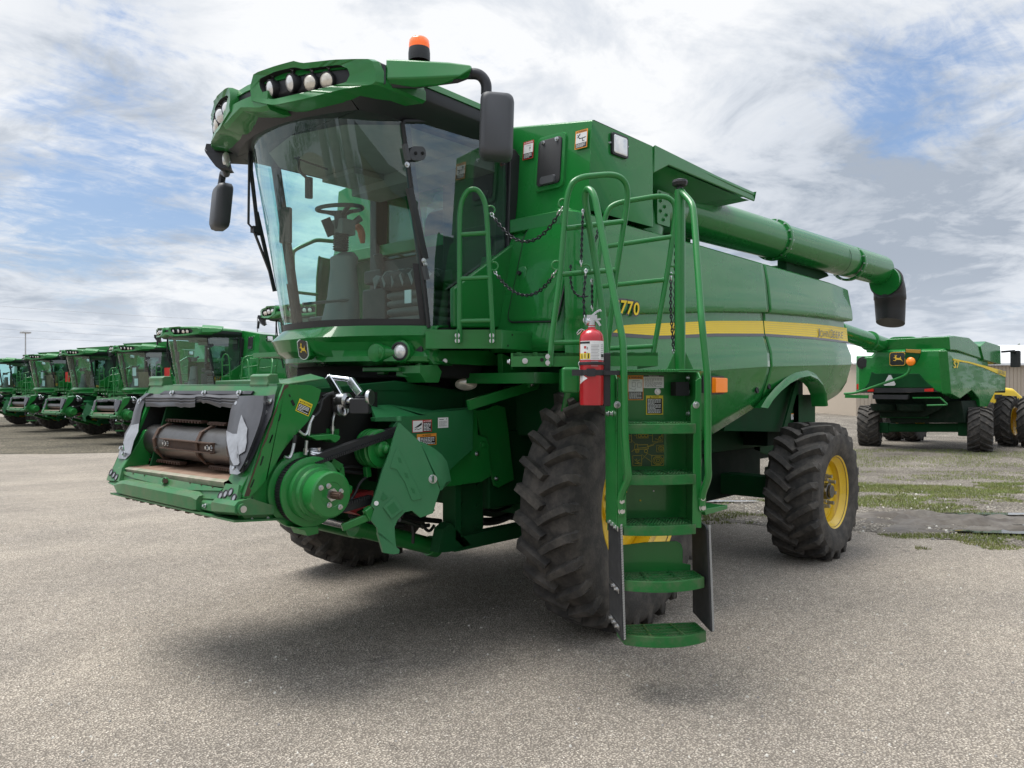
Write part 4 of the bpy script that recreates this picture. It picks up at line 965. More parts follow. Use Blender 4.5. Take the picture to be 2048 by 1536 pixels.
# lip beam
lb = MB(); 
def sec(v, u, z0, z1, d=.10): return [V((u-d,v,z1+.01)), V((u-.02,v,z1)), V((u,v,z1-.022)), V((u,v,z0+.02)), V((u-.03,v,z0)), V((u-.25,v,z0-.02)), V((u-.25,v,z0+.03))]
lb.loft([sec(-.93,2.35,1.035,1.075), sec(-.80,2.36,1.025,1.07), sec(-.72,2.37,.985,1.085), sec(-.60,2.375,.985,1.10), sec(.40,2.375,.985,1.10), sec(.44,2.36,.985,1.085)],0)
lb.loft([sec(.44,2.33,.985,1.07), sec(.64,2.33,.985,1.07)],0)
lb.loft([sec(.58,2.34,1.01,1.07), sec(.66,2.372,1.0,1.095), sec(.93,2.375,1.02,1.10)],0)
lb.prism([(2.36,-.86,.99),(2.36,.90,.99),(1.95,.90,.955),(1.95,-.86,.955)], (0,0,-.012),0)
for i in range(26):
    v_ = -.70+1.2*i/25; lb.box((2.30+.02*math.sin(i*2.3), v_, .968),(.03,.022+.01*(i%3),.02), 1)
lb.cyl((2.33,.90,1.055),(2.33,.945,1.055),.032,20,0); lb.cyl((2.33,.94,1.055),(2.33,.95,1.055),.02,12,2)
lb.bolt((2.332,.5,1.03),(1,0,.2),.009,2)
lb.build('lip_beam', [M['worn'], M['rust'], M['zinc']], fee, bev=.006)
# latch plates with ring holes
for poly, rings in (([(105,1072),(135,985),(205,962),(252,955),(222,1082),(160,1078)],((152,1000),(176,1024),(200,1046))), ([(1150,1245),(1215,1103),(1340,1115),(1310,1275),(1230,1268)],((1170,1215),(1216,1200),(1264,1184),(1294,1238)))):
    g = MB(); g.prism([fl(x,y,.03) for x,y in poly], FN*-.03, 0)
    for x,y in rings:
        p = fl(x,y,.03); g.lathe([(.026,-.002),(.026,.006),(.018,.006),(.018,-.006)], p, FN, 20, 1); g.cyl(p, p+FN*.003, .0175, 16, 2)
    g.build('latch_plate', [M['worn'], M['black'], M['bare']], fee, bev=.003)
# hooks on top
for x0,x1,yt,yb in ((540,668,95,192),(1485,1655,75,192)):
    g = MB(); a0 = at('J',x0,yb,u=2.0); a1 = at('J',x1,yb,u=2.0); h = (at('J',x0,yt,u=2.0)-a0).z; v0,v1 = a0.y,a1.y; z0 = 1.755
    prof_ = [(2.03,z0),(2.06,z0+h*.12),(2.035,z0+h*.45),(2.05,z0+h*.85),(1.99,z0+h),(1.86,z0+h*1.0),(1.82,z0+h*.3),(1.82,z0),]
    prof_ = [(2.04-(2.06-u)*.38,z) for u,z in prof_]
    g.loft([[V((u,v,z)) for u,z in prof_] for v in (v0,v1)], 0, True, True, False); g.build('top_hook', M['worn'], fee, bev=.012)
st_ = MB(); st_.prism([(1.98,.60,1.765),(1.98,.86,1.765),(1.72,.86,1.80),(1.72,.70,1.83)], (0,0,.012)); st_.prism([(1.75,-.5,1.74),(1.75,.6,1.74),(1.3,.6,1.76),(1.3,-.5,1.76)],(0,0,.06)); st_.build('feeder_lid', M['worn'], fee, bev=.006)

# ------------------------------------------------ drive side
K = lambda x,y,v: at('K',x,y,v=v)
pu = MB(); pc = V((1.905,.86,1.117)); Yv = V((0,1,0))
pu.lathe([(.001,0),(.235,0),(.235,.03),(.215,.035),(.19,.04),(.19,.045)], pc, Yv, 56, 0)
pu.lathe([(.19,.115),(.212,.118),(.214,.135),(.20,.14),(.17,.142),(.165,.16),(.172,.17),(.172,.18),(.15,.186),(.146,.20),(.152,.212),(.15,.222),(.132,.228),(.136,.24),(.138,.33),(.128,.34),(.075,.341),(.072,.338),(.045,.338),(.001,.338)], pc, Yv, 56, 0)
puo = pu.build('drive_pulley', P_, fee, ang=30)
bt = MB(); bt.lathe([(.188,.045),(.200,.047),(.200,.113),(.188,.115)], pc, Yv, 72, 0)
for k in range(72):
    a = 2*math.pi*k/72; rr = V((math.cos(a),0,math.sin(a))); bt.box(pc+rr*.202+Yv*.08, (.006,.062,.009), 0, rr, Yv, rr.cross(Yv))
bt.build('toothed_belt', M['belt'], puo)
sh_ = MB(); sh_.cyl(pc+Yv*.33, pc+Yv*.345, .040, 6, 1); sh_.cyl(pc+Yv*.34, pc+Yv*.42, .020, 14, 0); sh_.cyl(pc+Yv*.42, pc+Yv*.43, .016, 14, 0)
for k in range(10):
    a = 2*math.pi*k/10; rr = V((math.cos(a),0,math.sin(a))); sh_.box(pc+rr*.02+Yv*.38,(.006,.07,.006),0,rr,Yv,rr.cross(Yv))
sh_.build('splined_shaft', [M['rust'], M['zinc']], puo, ang=40)
for a in (.55,1.1,2.9,4.1,5.1):
    n_ = MB(); rr = V((math.cos(a),0,math.sin(a))); n_.bolt(pc+Yv*.34+rr*(.095 if a in(.55,4.1) else .062), Yv, .011); n_.build('pulley_bolt', M['zinc'], puo)
up_ = MB(); uc = K(905,645,.99); 
for k,(r_a,h) in enumerate(((.118,-.12),(.118,-.105))): pass
up_.lathe([(.001,-.14),(.13,-.14),(.13,-.12),(.10,-.11),(.13,-.10),(.13,-.085),(.10,-.075),(.13,-.065),(.13,-.03),(.108,-.02),(.122,-.01),(.122,.0),(.10,.004),(.06,-.01),(.05,.012),(.028,.02),(.028,.05),(.012,.06),(.001,.06)], uc, Yv, 48)
up_.build('upper_pulley', P_, fee, ang=30)
be_ = MB(); 
def band(a, b, w_, h_): be_.bar(a, b, w_, h_)
band(K(360,725,.965), K(1000,497,.965), .06, .045); band(K(520,1120,.965), K(820,1035,.965), .06, .045)
for i in range(40):
    p = lerp(K(380,730,.985), K(1000,508,.985), i/40); be_.box(p+V((0,.0,-.02)),(.012,.045,.02))
for i in range(16):
    p = lerp(K(520,1112,.985), K(820,1027,.985), i/16); be_.box(p+V((0,.0,.018)),(.012,.045,.02))
be_.build('drive_belt', M['belt'], fee)
rd = MB(); rd.prism([K(x,y,.86) for x,y in ((560,1050),(600,1025),(700,985),(835,965),(830,1060),(740,1110),(700,1130),(745,1160),(640,1120),(560,1085))], (0,-.25,0)); rd.build('red_guard', M['dred'], fee, bev=.01)
# hinged plastic belt shield
SN = V((.42,.90,.10)).normalized(); SP = (V((1.33,1.14,1.1)), SN)
def s_(x,y,l=0): return at('K',x,y,pl=(SP[0]+SN*l,SN))
PO = [(1030,440),(985,575),(960,670),(905,800),(860,950),(815,1080),(838,1105),(812,1190),(862,1250),(868,1300),(1010,1400),(1000,1330),(995,1245),(1020,1190),(1075,1130),(1130,1118),(1195,1172),(1290,1138),(1312,1060),(1345,960),(1190,590)]
g = MB(); po_ = [s_(x,y) for x,y in PO]; cS = sum(po_,V())/len(po_)
g.prism([p+SN*.0 for p in po_], SN*-.03, 0)
fl2 = [(1185,588),(1260,625),(1300,650),(1350,692),(1388,745),(1405,810),(1422,895),(1350,965)]
bk = [s_(x,y,-.05)+V((-.03,-.02,0)) for x,y in fl2]; fn_ = [s_(x,y) for x,y in ((1190,592),(1240,690),(1270,760),(1290,800),(1305,830),(1320,870),(1335,910),(1345,962))]
g.grid([fn_, [lerp(a,b,.5)+SN*.02 for a,b in zip(fn_,bk)], bk], 0)
g.prism([s_(x,y,.0) for x,y in ((866,1290),(880,1285),(1035,1420),(1030,1448),(985,1455),(910,1442))], SN*-.05+V((0,0,-.0)), 0)
for poly, l in (([(1010,640),(1022,632),(1205,1020),(1195,1030),(1135,1042),(1120,1020),(1075,900),(1010,800),(960,790),(990,690)],.006),):
    g.loft([[s_(x,y,-.002) for x,y in poly],[s_(x,y,l) for x,y in poly]],0)
for x,y in ((1035,730),(1086,848),(1138,966)):
    q4_ = [(x-18,y-24),(x+6,y-18),(x+18,y+22),(x-4,y+16)]; g.loft([[s_(a,b,.006) for a,b in q4_],[s_(a,b,.008) for a,b in q4_]],2); 
for sc2,l,m_ in ((1.0,.012,0),(.62,.013,2),(.55,.010,0)):
    q4_ = [(985-78*sc2,1092),(985+5,1100-85*sc2),(985+75*sc2,1112),(985-12*sc2,1100+82*sc2)]; g.loft([[s_(a,b,-.002) for a,b in q4_],[s_(a,b,l) for a,b in q4_]],m_)
q4_ = [(888,1025),(908,975),(945,1020),(905,1045)]; g.loft([[s_(a,b,.0) for a,b in q4_],[s_(a,b,.004) for a,b in q4_]],2)
g.cyl(s_(855,1062,.0), s_(855,1062,.006), .015, 18, 3)
lp2 = s_(1288,876,.0); g.bolt(lp2, SN, .02, 1); g.box(lp2+SN*.03,(.016,.02,.045),1)
g.cyl(s_(1030,430,-.015), s_(1030,395,-.015), .018, 12, 0)
M['plg2'] = mat('faded_green_plastic', (.03,.17,.065), .5, spec=.4, var=.12, vscale=4, dirt=(.07,.17,.09), dirt_amt=.4, dscale=3)
g.build('belt_shield', [M['plg2'], M['zinc'], M['plgreen'], M['white']], fee, bev=.010, ang=40)
hg_ = MB(); hg_.bar(K(590,1250,1.0), K(830,1150,1.05), .03,.05); hg_.bar(K(780,1100,1.05), K(820,1180,1.05), .04,.06); hg_.build('shield_bracket', P_, fee, bev=.008)
# big side cover carrying the stickers
sd = MB(); cv = [at(c,x,y,v=.97) for c,x,y in (('K',850,435),('K',845,405),('K',1240,385),('M',0,600),('M',250,575),('M',342,562),('M',338,830),('M',250,905),('M',190,965),('M',100,1000),('K',1150,900),('K',1000,640),('K',985,470),('K',1010,435))]
sd.prism(cv, (0,-.05,0)); tp = [at('K',810,312,v=.80), at('K',945,303,v=.72), at('K',1280,345,v=.72), at('M',330,556,v=.80)]
sd.add([at('K',850,405,v=.97), at('K',1240,385,v=.97), at('M',0,600,v=.97), at('M',342,562,v=.97), tp[3], tp[2], tp[1], tp[0]], [(0,1,6,7),(1,2,5,6),(2,3,4,5)])
sd.add([at('K',850,405,v=.97), at('K',850,435,v=.97), at('K',830,420,v=.88), tp[0]],[(0,1,2,3)])
sdo = sd.build('side_cover', M['plgreen'], HV, bev=.012)
pl_2 = MB(); pl_2.prism([at('M',x,y,v=.90) for x,y in ((300,565),(360,575),(372,735),(428,755),(440,800),(455,998),(395,1035),(190,1065),(120,1060),(100,960),(330,840))], (0,-.03,0))
pl_2.bolt(at('M',400,798,v=.90),(0,1,0),.02,0); pl_2.bolt(at('M',363,857,v=.90),(0,1,0),.012,1)
pl_2.build('lower_cover', [P_, M['zinc']], HV, bev=.006)
p3 = MB(); p3.prism([at('M',x,y,v=.86) for x,y in ((357,582),(395,742),(432,752),(440,790),(422,850),(478,1058),(500,1074),(602,1022),(565,700),(545,560),(486,543),(420,575))], (0,-.02,0)); p3.bolt(at('M',488,1015,v=.86),(0,1,0),.012,1)
p3.build('rear_cover', [P_, M['zinc']], HV, bev=.006)
db_ = MB(); db_.bar(at('M',310,545,v=1.0), at('M',745,412,v=1.1), .035, .075); db_.box(at('M',725,412,v=1.12),(.12,.03,.05)); db_.bolt(at('M',718,412,v=1.14),(0,1,0),.012,1); db_.build('brace_bar', [P_, M['zinc']], HV, bev=.005)
# coupler block with bright handle
cw = MB(); hpl = (V((1.62,.78,1.7)), V((.9,.43,.1)).normalized())
h_ = lambda x,y: at('K',x,y,pl=hpl)
cw.bar(h_(487,85), h_(600,270), .035,.05,0); cw.bar(h_(650,110), h_(735,225), .035,.05,0); cw.tube([h_(480,92), h_(655,112)], .018, 12, 0)
hdl = cw.build('coupler_handle', M['chrome'], HV, bev=.008)
cw = MB(); c0 = h_(605,275); cw.lathe([(.03,-.05),(.05,-.04),(.052,.03),(.03,.04)], c0, (RV*.8-DV*.5), 20, 0); cw.cyl(c0-RV*.06,c0+RV*.06,.022,14,0); cw.box(h_(560,300),(.05,.06,.10),0); cw.lathe([(.02,-.02),(.045,-.015),(.05,0),(.045,.015),(.02,.02)], h_(590,340), (RV*.6-DV*.5+ZV*.2), 18, 0); cw.tube(rpath([h_(560,330),h_(600,390),h_(625,375),h_(600,300)],.03), .010, 8, 0)
cw.build('coupler_block', M['zinc'], hdl, ang=50)
cw = MB(); cw.lathe([(.001,-.012),(.05,-.012),(.055,0),(.05,.012),(.001,.012)], h_(805,250), (RV*.95-DV*.25), 20, 0); cw.build('coupler_cam', M['zinc'], hdl, ang=50)
cw = MB(); bx_ = h_(733,315); cw.loft([rrect(bx_-DV*dz, RV, ZV, .063*k, .050*k, .014) for dz,k in ((-.05,1),(.04,1),(.05,.94))], 0); cw.box(bx_+ZV*.055-DV*.01,(.05,.05,.02)); cw.build('coupler_cover', M['black'], hdl, bev=.004)
def line(pts, r, m, v):
    ln_ = MB(); ln_.tube(rpath([K(x,y,v) for x,y in pts], .03, 4), r, 8, 0); ln_.build('hydraulic_line', M['hose'] if m else M['zinc'], fee)
line([(540,330),(540,360),(520,420),(517,540)], .010, 0, .82); line([(545,320),(540,335)], .018, 0, .82); line([(518,470),(517,505)], .016, 0, .82)
line([(375,390),(340,460),(325,530),(300,540),(260,505)], .009, 0, .92); line([(350,440),(335,540)], .010, 0, .92); line([(320,580),(315,640),(310,690)], .011, 0, .92); line([(313,640),(313,670)],.016,0,.92)
line([(225,600),(210,670),(190,720),(150,705)], .010, 0, .93); line([(225,600),(235,540)], .012, 1, .93)
line([(525,215),(480,225),(430,280),(400,300)], .010, 1, .85); line([(440,270),(420,360),(380,395)], .010, 1, .9); line([(540,240),(500,215),(440,240)], .008,1,.85)
line([(780,860),(730,900),(690,990),(640,1060)], .010, 1, .9); line([(590,790),(660,780),(780,790)], .009, 1, .85); line([(600,810),(700,830),(780,825)], .012,1,.85)
ln_ = MB()
for k in range(4): ln_.lathe([(.045,-.006),(.05,0),(.045,.006)], K(395,660+k*14,.93), (0,.3,1), 16, 0)
ln_.cyl(K(418,690,.93), K(412,635,.93), .014, 10, 0)
ln_.build('tension_spring', [M['zinc'], M['hose']], fee)
def brk(fn):
    g = MB(); fn(g); g.build('bracket', P_, fee, bev=.006)
brk(lambda g: g.prism([K(x,y,.95) for x,y in ((335,545),(520,530),(582,545),(575,575),(540,600),(500,575),(400,580))], (0,-.12,.0)))
brk(lambda g: g.prism([K(x,y,.80) for x,y in ((465,480),(575,485),(575,545),(465,540))], (0,-.02,0)))
brk(lambda g: g.prism([K(x,y,1.0) for x,y in ((240,1250),(330,1240),(413,1240),(415,1295),(330,1315),(310,1275))],(0,-.16,0)))
brk(lambda g: g.prism([K(x,y,.95) for x,y in ((595,935),(650,920),(675,930),(670,985),(600,1010))],(0,-.03,0)))
brk(lambda g: (g.bar(K(500,740,.93),K(580,790,.93),.04,.05), g.bar(K(575,780,.93),K(590,930,.93),.04,.04)))
brk(lambda g: g.bar(K(780,780,.9),K(790,860,.9),.04,.04))
brk(lambda g: g.prism([K(x,y,.72) for x,y in ((470,230),(545,235),(545,420),(470,470),(430,330))],(0,-.03,0)))
# lift cylinder
cy = MB(); a = K(430,1180,.50); b = K(700,1245,.50); e = K(1290,1395,.50); cy.cyl(b, e, .066, 24, 0); cy.cyl(b-(e-b).normalized()*.03, b+(e-b).normalized()*.05, .075, 24, 0); cy.cyl(a, b, .032, 18, 1); cy.cyl(e-(e-b).normalized()*.05, e+(e-b).normalized()*.04, .08, 20, 0)
cyo = cy.build('lift_cylinder', [P_, M['chrome']], HV, bev=.005, ang=40)
cy = MB(); a = V((a.x,-a.y,a.z)); b = V((b.x,-b.y,b.z)); e = V((e.x,-e.y,e.z)); cy.cyl(b, e, .066, 24, 0); cy.cyl(a, b, .032, 18, 1); cy.build('lift_cylinder', [P_, M['chrome']], HV)
def hose(pts, r, v, m=0, c='K'):
    hs_ = MB(); hs_.tube(rpath([at(c,x,y,v=v) for x,y in pts], .1, 5), r, 8, 0); hs_.build('hose', M['steel'] if m else M['hose'], HV)
def hoseM(pts, r, v, m=0): hose(pts, r, v, m, 'M')
hose([(1105,310),(1095,250),(1180,170),(1300,150),(1390,230),(1400,300)], .042, .55); hose([(1340,320),(1360,250),(1400,220),(1459,180)], .03, .55); hose([(1100,100),(1160,150),(1320,130)], .012, .5); hose([(1320,130),(1380,40)],.02,.5); hose([(1370,150),(1459,60)],.016,.5)
hoseM([(0,480),(60,410),(110,430),(130,470),(110,560)], .028, .6); hoseM([(110,400),(160,340),(200,330),(230,300)], .02, .55); hoseM([(180,480),(230,430),(300,420),(340,480)], .018, .5)
hoseM([(380,1060),(420,1150),(500,1170),(600,1160),(640,1110)], .012, .7); hoseM([(430,1030),(480,1120),(560,1160),(630,1130)], .009, .72); hoseM([(400,1200),(480,1230),(600,1180)], .014, .65); hoseM([(390,1290),(470,1290),(540,1270),(620,1230)], .035, .5); hoseM([(385,1080),(400,1180),(395,1330)], .012,.7)
hose([(1035,1190),(1090,1200),(1190,1240),(1260,1230)], .016, .6, 1); hose([(1200,1220),(1260,1290),(1300,1230)], .012, .65, 1); hose([(1050,1150),(1150,1180),(1350,1200)], .02, .55); hose([(1130,1230),(1140,1300),(1135,1370)], .012, .7); hose([(650,1150),(760,1190),(900,1220),(1060,1230)], .02,.55)
cl = MB(); p = at('M',295,380,v=.75); cl.lathe([(.001,-.08),(.06,-.07),(.085,-.02),(.088,0)], p, V((.7,.7,-.15)), 24, 1); 
cl.lathe([(.086,0),(.06,.012),(.001,.018)], p, V((.7,.7,-.15)), 24, 0); lo_ = cl.build('under_lamp', [M['lensw'], M['black']], HV, ang=50)
for v_ in lo_.data.vertices: v_.co.z *= .55
dk = MB(); dk.lathe([(.16,-.02),(.175,0),(.16,.02),(.001,.02)], at('M',250,540,v=.55), (.5,.8,0), 30); dk.bb((.25,-.6,1.60),(.75,.62,1.66)); dk.bb((-.1,-.8,1.0),(.3,.72,2.0)); dk.build('under_cab_block', M['dgreen'], HV)
# step bracket under the fairing
fs = MB(); a = at('S',1195,570,v=.35); b = at('S',1590,575,v=.62)
fs.loft([rrect(at('S',1390,572,v=.5)+ZV*dz, V((-.3,.95,0)).normalized(), V((.95,.3,0)).normalized(), .165, .055, .03) for dz in (-.022,.012)], 0); fs.bar(at('S',1380,600,v=.45), at('S',1380,640,v=.45), .08,.05); fs.bar(at('S',1560,590,v=.6), at('S',1850,620,v=.8), .06,.09); fs.build('fairing_step', P_, HV, bev=.008)
# ================================================================== decks, ladder, rails, chains
def seg_at(z, c, x, y): return at(c,x,y,z=z)
zd = 2.165
d0 = at('M',35,62,v=.90); d1 = V((at('M',520,62,z=zd))); 
ta = 5.49
d0 = at('M',35,62,t=ta); d1 = at('M',520,62,t=ta); d2 = at('M',945,102,z=d1.z)
dk = MB(); hgt = .135
dk.prism([d0, d1, d2, V((.1,.9,d0.z)), V((.5,.85,d0.z))], (0,0,-.02))
def fascia(a, b, h, mb, notch=False, th=.012):
    n = (b-a).cross(ZV).normalized()
    if n.dot(-DV) < 0: n = -n
    mb.prism([a, b, b-ZV*h, a-ZV*h], -n*th)
    return n
n1 = fascia(d0, d1, hgt, dk)
n2 = (d2-d1).cross(ZV).normalized(); n2 = n2 if n2.dot(-DV) > 0 else -n2
L2 = d2-d1; dk.prism([d1, d2, d2-ZV*.115, d1+L2*.6-ZV*.115, d1+L2*.6-ZV*.135, d1-ZV*hgt], -n2*.012)
for f,z in ((.15,.03),(.54,.03),(.9,.03),(.09,.11),(.93,.095)): dk.cyl(d1+L2*f-ZV*z, d1+L2*f-ZV*z+n2*.003, .008, 10, 1)
deck = dk.build('cab_deck', [P_, M['void']], HV, bev=.005)
us_ = MB()
us_.prism([at('M',x,y,v=.88) for x,y in ((60,195),(440,195),(530,250),(530,292),(440,292),(170,280),(90,285),(60,250))], (0,-.3,0)); us_.prism([at('M',x,y,v=.80) for x,y in ((0,200),(70,195),(70,280),(0,300))], (0,-.1,0))
us_.prism([at('M',x,y,v=.86) for x,y in ((0,290),(110,285),(140,330),(120,400),(40,400),(0,340))], (0,-.2,0)); us_.prism([at('M',x,y,v=1.05) for x,y in ((525,215),(760,310),(765,395),(590,395),(580,350),(530,345))], (0,-.05,0)); us_.bolt(at('M',718,362,v=1.06),(.5,.8,0),.022,1); us_.bolt(at('M',160,262,v=.89),(.5,.8,0),.012,1)
us_.bb((-.2,.75,1.78),(.35,1.45,1.86))
us_.build('deck_supports', [P_, M['zinc']], deck, bev=.008)
# small hoop on the cab deck
def hoop_pts(c, pts, t): return [at(c,x,y,t=t) for x,y in pts]
rail_r = .0185
hp = MB(); t1 = ta - .03
hp.tube(rpath(hoop_pts('C', [(238,1100),(238,330),(250,245),(285,185),(320,172),(355,185),(390,245),(402,330),(440,1095)], t1), .09, 6), rail_r, 12)
for a, b in (((240,450),(402,440)),((240,716),(412,708)),((240,972),(425,968))): hp.tube(hoop_pts('C',[a,b],t1), rail_r*.9, 10)
for x in (225,432):
    p0 = at('C',x,1020,t=t1-.02); p1 = at('C',x,1105,t=t1-.02); hp.bar(p0,p1,.055,.012,0,up=RV); hp.bolt(at('C',x,1057,t=t1-.03),-DV,.012,1); hp.bolt(at('C',x,1089,t=t1-.03),-DV,.012,1)
for x,y in ((425,302),(445,640)): 
    p = at('C',x,y,t=t1); hp.tube([p+(RV*math.cos(a)+ZV*math.sin(a))*.03 for a in [2*math.pi*k/16 for k in range(16)]], .007, 6, 0, True)
hp.build('hand_rail', [P_, M['zinc']], deck)
# swing-out platform, turned to face forward
tb = 4.80
P0 = at('M',582,212,t=tb); P1 = at('C',1433,1160,t=tb+.02); bh = .085
pf = MB(); bd_ = .72
b0 = P0 + DV*bd_ ; b1 = P1 + DV*bd_
pf.prism([P0,P1,b1,b0], (0,0,-.02)); pf.prism([P0,P1,P1-ZV*bh,P0-ZV*bh], DV*.012); pf.prism([P0,b0,b0-ZV*bh,P0-ZV*bh], RV*.012); pf.prism([P1,b1,b1-ZV*bh,P1-ZV*bh], RV*-.012)
for x,y in ((672,262),): pf.bolt(at('M',x,y,t=tb-.01),-DV,.012,1)
pf.cyl(at('M',780,255,t=tb+.001), at('M',780,255,t=tb-.004), .012, 12, 2); pf.bolt(at('M',575,268,t=tb-.005),-RV,.012,1)
for i in range(9): pf.bar(lerp(P0,P1,(i+.5)/9)+ZV*.003+DV*.05, lerp(b0,b1,(i+.5)/9)+ZV*.003, .03,.006)
plat = pf.build('swing_platform', [P_, M['zinc'], M['void']], HV, bev=.006)
# ladder frame
LA = R_(7); EX = (RV*math.cos(LA) + DV*math.sin(LA)).normalized(); EN = V((EX.y,-EX.x,0)); EN = EN if EN.dot(-DV) > 0 else -EN
LP0 = at('',1325,1000,t=4.56)
def lp_(c, x, y, off=0): return at(c,x,y,pl=(LP0+EN*off, EN))
ld = MB()
zt_ = lp_('N',900,790).z
xl = lambda p: (p-LP0).dot(EX)
LX0 = xl(lp_('I',745,500)); LX1 = xl(lp_('I',1178,500)); LZB = lp_('I',745,850).z; LZJ = lp_('I',700,290).z
def LP(x, z, y=0): return V((LP0.x,LP0.y,0)) + EX*x + EN*y + ZV*z
dep = .27
# channels: side walls and front flanges
for x_, s in ((LX0-.02,-1),(LX1+.02,1)):
    ld.prism([LP(x_,LZB), LP(x_,zt_-.04), LP(x_,zt_,-.04), LP(x_,zt_,-dep), LP(x_,LZJ,-dep), LP(x_,LZB,-dep*.95)], EX*(.008*s))
    ld.prism([LP(x_,LZB), LP(x_-s*.052,LZB), LP(x_-s*.045,LZJ), LP(x_-s*.060,LZJ+.02), LP(x_-s*.060,zt_-.20), LP(x_-s*.03,zt_-.16), LP(x_-s*.03,zt_-.05), LP(x_,zt_-.03)], EN*.008)
    ld.bar(LP(x_+s*.006,LZJ,.004), LP(x_+s*.006,LZJ,-dep), .004,.006,2)
# back panels
ld.prism([LP(LX0-.02,LZB-.05,-dep+.02), LP(LX1+.02,LZB-.05,-dep+.02), LP(LX1+.02,zt_-.0,-dep+.02), LP(LX0-.02,zt_-.0,-dep+.02)], EN*.008)
ld.prism([LP(LX0-.02,zt_,-dep), LP(LX1+.02,zt_,-dep), LP(LX1+.02,zt_,-.06), LP(LX0-.02,zt_,-.06)], ZV*.006)
for i in range(24): ld.box(LP(lerp(LX0+.0,LX1-.10,i/23),zt_+.009,-.06),(.012,.012,.014),0,EX,EN,ZV)
# dark pocket at the latch, upper right
ld.box(LP(LX1-.05,zt_-.10,-.16),(.085,.10,.085),2,EX,EN,ZV)
for c,x,y in (('N',572,1150),('N',1437,1152),('N',1015,1005)): ld.bolt(lp_(c,x,y,.01 if x!=1015 else -dep+.03), EN, .014, 1)
for x,y in ((1340,853),(1350,1010),(1312,1248)): ld.bolt(LP(LX1-.0,lp_('N',x,y,-.12).z,-.14), -EX, .012, 1)
for x,y in ((408,1248),(488,1243)): ld.bolt(LP(LX0-.03,lp_('N',x,y,-.15).z,-.08-(.10 if x<450 else 0)), -EX, .012, 1)
ldo = ld.build('ladder', [P_, M['zinc'], M['void']], HV, bev=.004)
# treads
def tread(x0, x1, z, y0, bulge, th, open_, nm='step', slat=3):
    g = MB(); n = 14
    fr1 = [LP(lerp(x0,x1,i/n), z, y0+.015+bulge*math.sin(math.pi*i/n)**.8) for i in range(n+1)]
    if open_:
        g.loft([[p, p-ZV*th, p-ZV*th-EN*.012, p-EN*.016-ZV*.012, p-EN*.016] for p in fr1], 0, True, True, False)
        yb = y0-.16; g.bar(LP(x0+.03,z-th/2,yb), LP(x1-.0,z-th/2,yb), .012, th)
        for x_ in (x0+.006, x1-.006): g.bar(LP(x_,z-th/2,y0+.012), LP(x_,z-th/2,yb), .012, th)
        for f in (1/3,2/3): g.bar(LP(lerp(x0,x1,f-.04 if f<.5 else f+.04),z-.012,y0+bulge*.9), LP(lerp(x0,x1,f),z-.012,yb), .014, .026)
        for k in range(4):
            f = (k+.6)/4.4; pts = []
            for i in range(n+1): 
                p = fr1[i]; bk_p = LP(lerp(x0,x1,i/n), z, yb); pts.append(lerp(p, bk_p, f)-ZV*.004)
            g.loft([[p+ZV*.002+EN*.007, p-ZV*.014+EN*.007, p-ZV*.014-EN*.007, p+ZV*.002-EN*.007] for p in pts], 0, True, True, False)
            for i in range(26):
                j = i/26*n; a = int(j); p = lerp(pts[a], pts[a+1], j-a); g.box(p+ZV*.005,(.005,.012,.006),0,EX,EN,ZV)
    else:
        g.loft([[p, p-ZV*th, p-ZV*th-EN*.012, LP((p-LP0).dot(EX),z-.008,y0-dep+.03), LP((p-LP0).dot(EX),z,y0-dep+.03)] for p in fr1], 0, True, True, False)
        for k in range(5):
            f = (k+.7)/6
            for i in range(22):
                if i % 7 == 6: continue
                p = lerp(LP(lerp(x0,x1,(i+.5)/22), z, y0+bulge*math.sin(math.pi*(i+.5)/22)**.8), LP(lerp(x0,x1,(i+.5)/22), z, y0-dep+.04), f); g.box(p+ZV*.004,(.012,.010,.010),0,EX,EN,ZV)
    return g.build(nm, M['tread'], ldo, bev=.003)
for y in (848,950,1051): tread(LX0+.012, LX1-.012, lp_('',1320,y,.03).z, .0, .035, .058, False)
sx0, sx1 = xl(lp_('I',742,1130)), xl(lp_('I',1215,1110))
z2 = lp_('I',1000,1140,.06).z; z1 = lp_('I',1010,1452,.06).z
tread(sx0, sx1, z2, .0, .085, .062, True); tread(xl(lp_('I',760,1440)), xl(lp_('I',1225,1400)), z1, .0, .085, .062, True)
kp = MB(); yk = -.17
o_ = [lp_('I',x,y,yk) for x,y in ((700,1100),(700,945),(880,922),(1060,915),(1085,930),(1095,960),(1095,1040),(1140,1050),(1140,1100))]
kp.prism(o_, EN*.008); kp.build('kick_plate', P_, ldo, bev=.003)
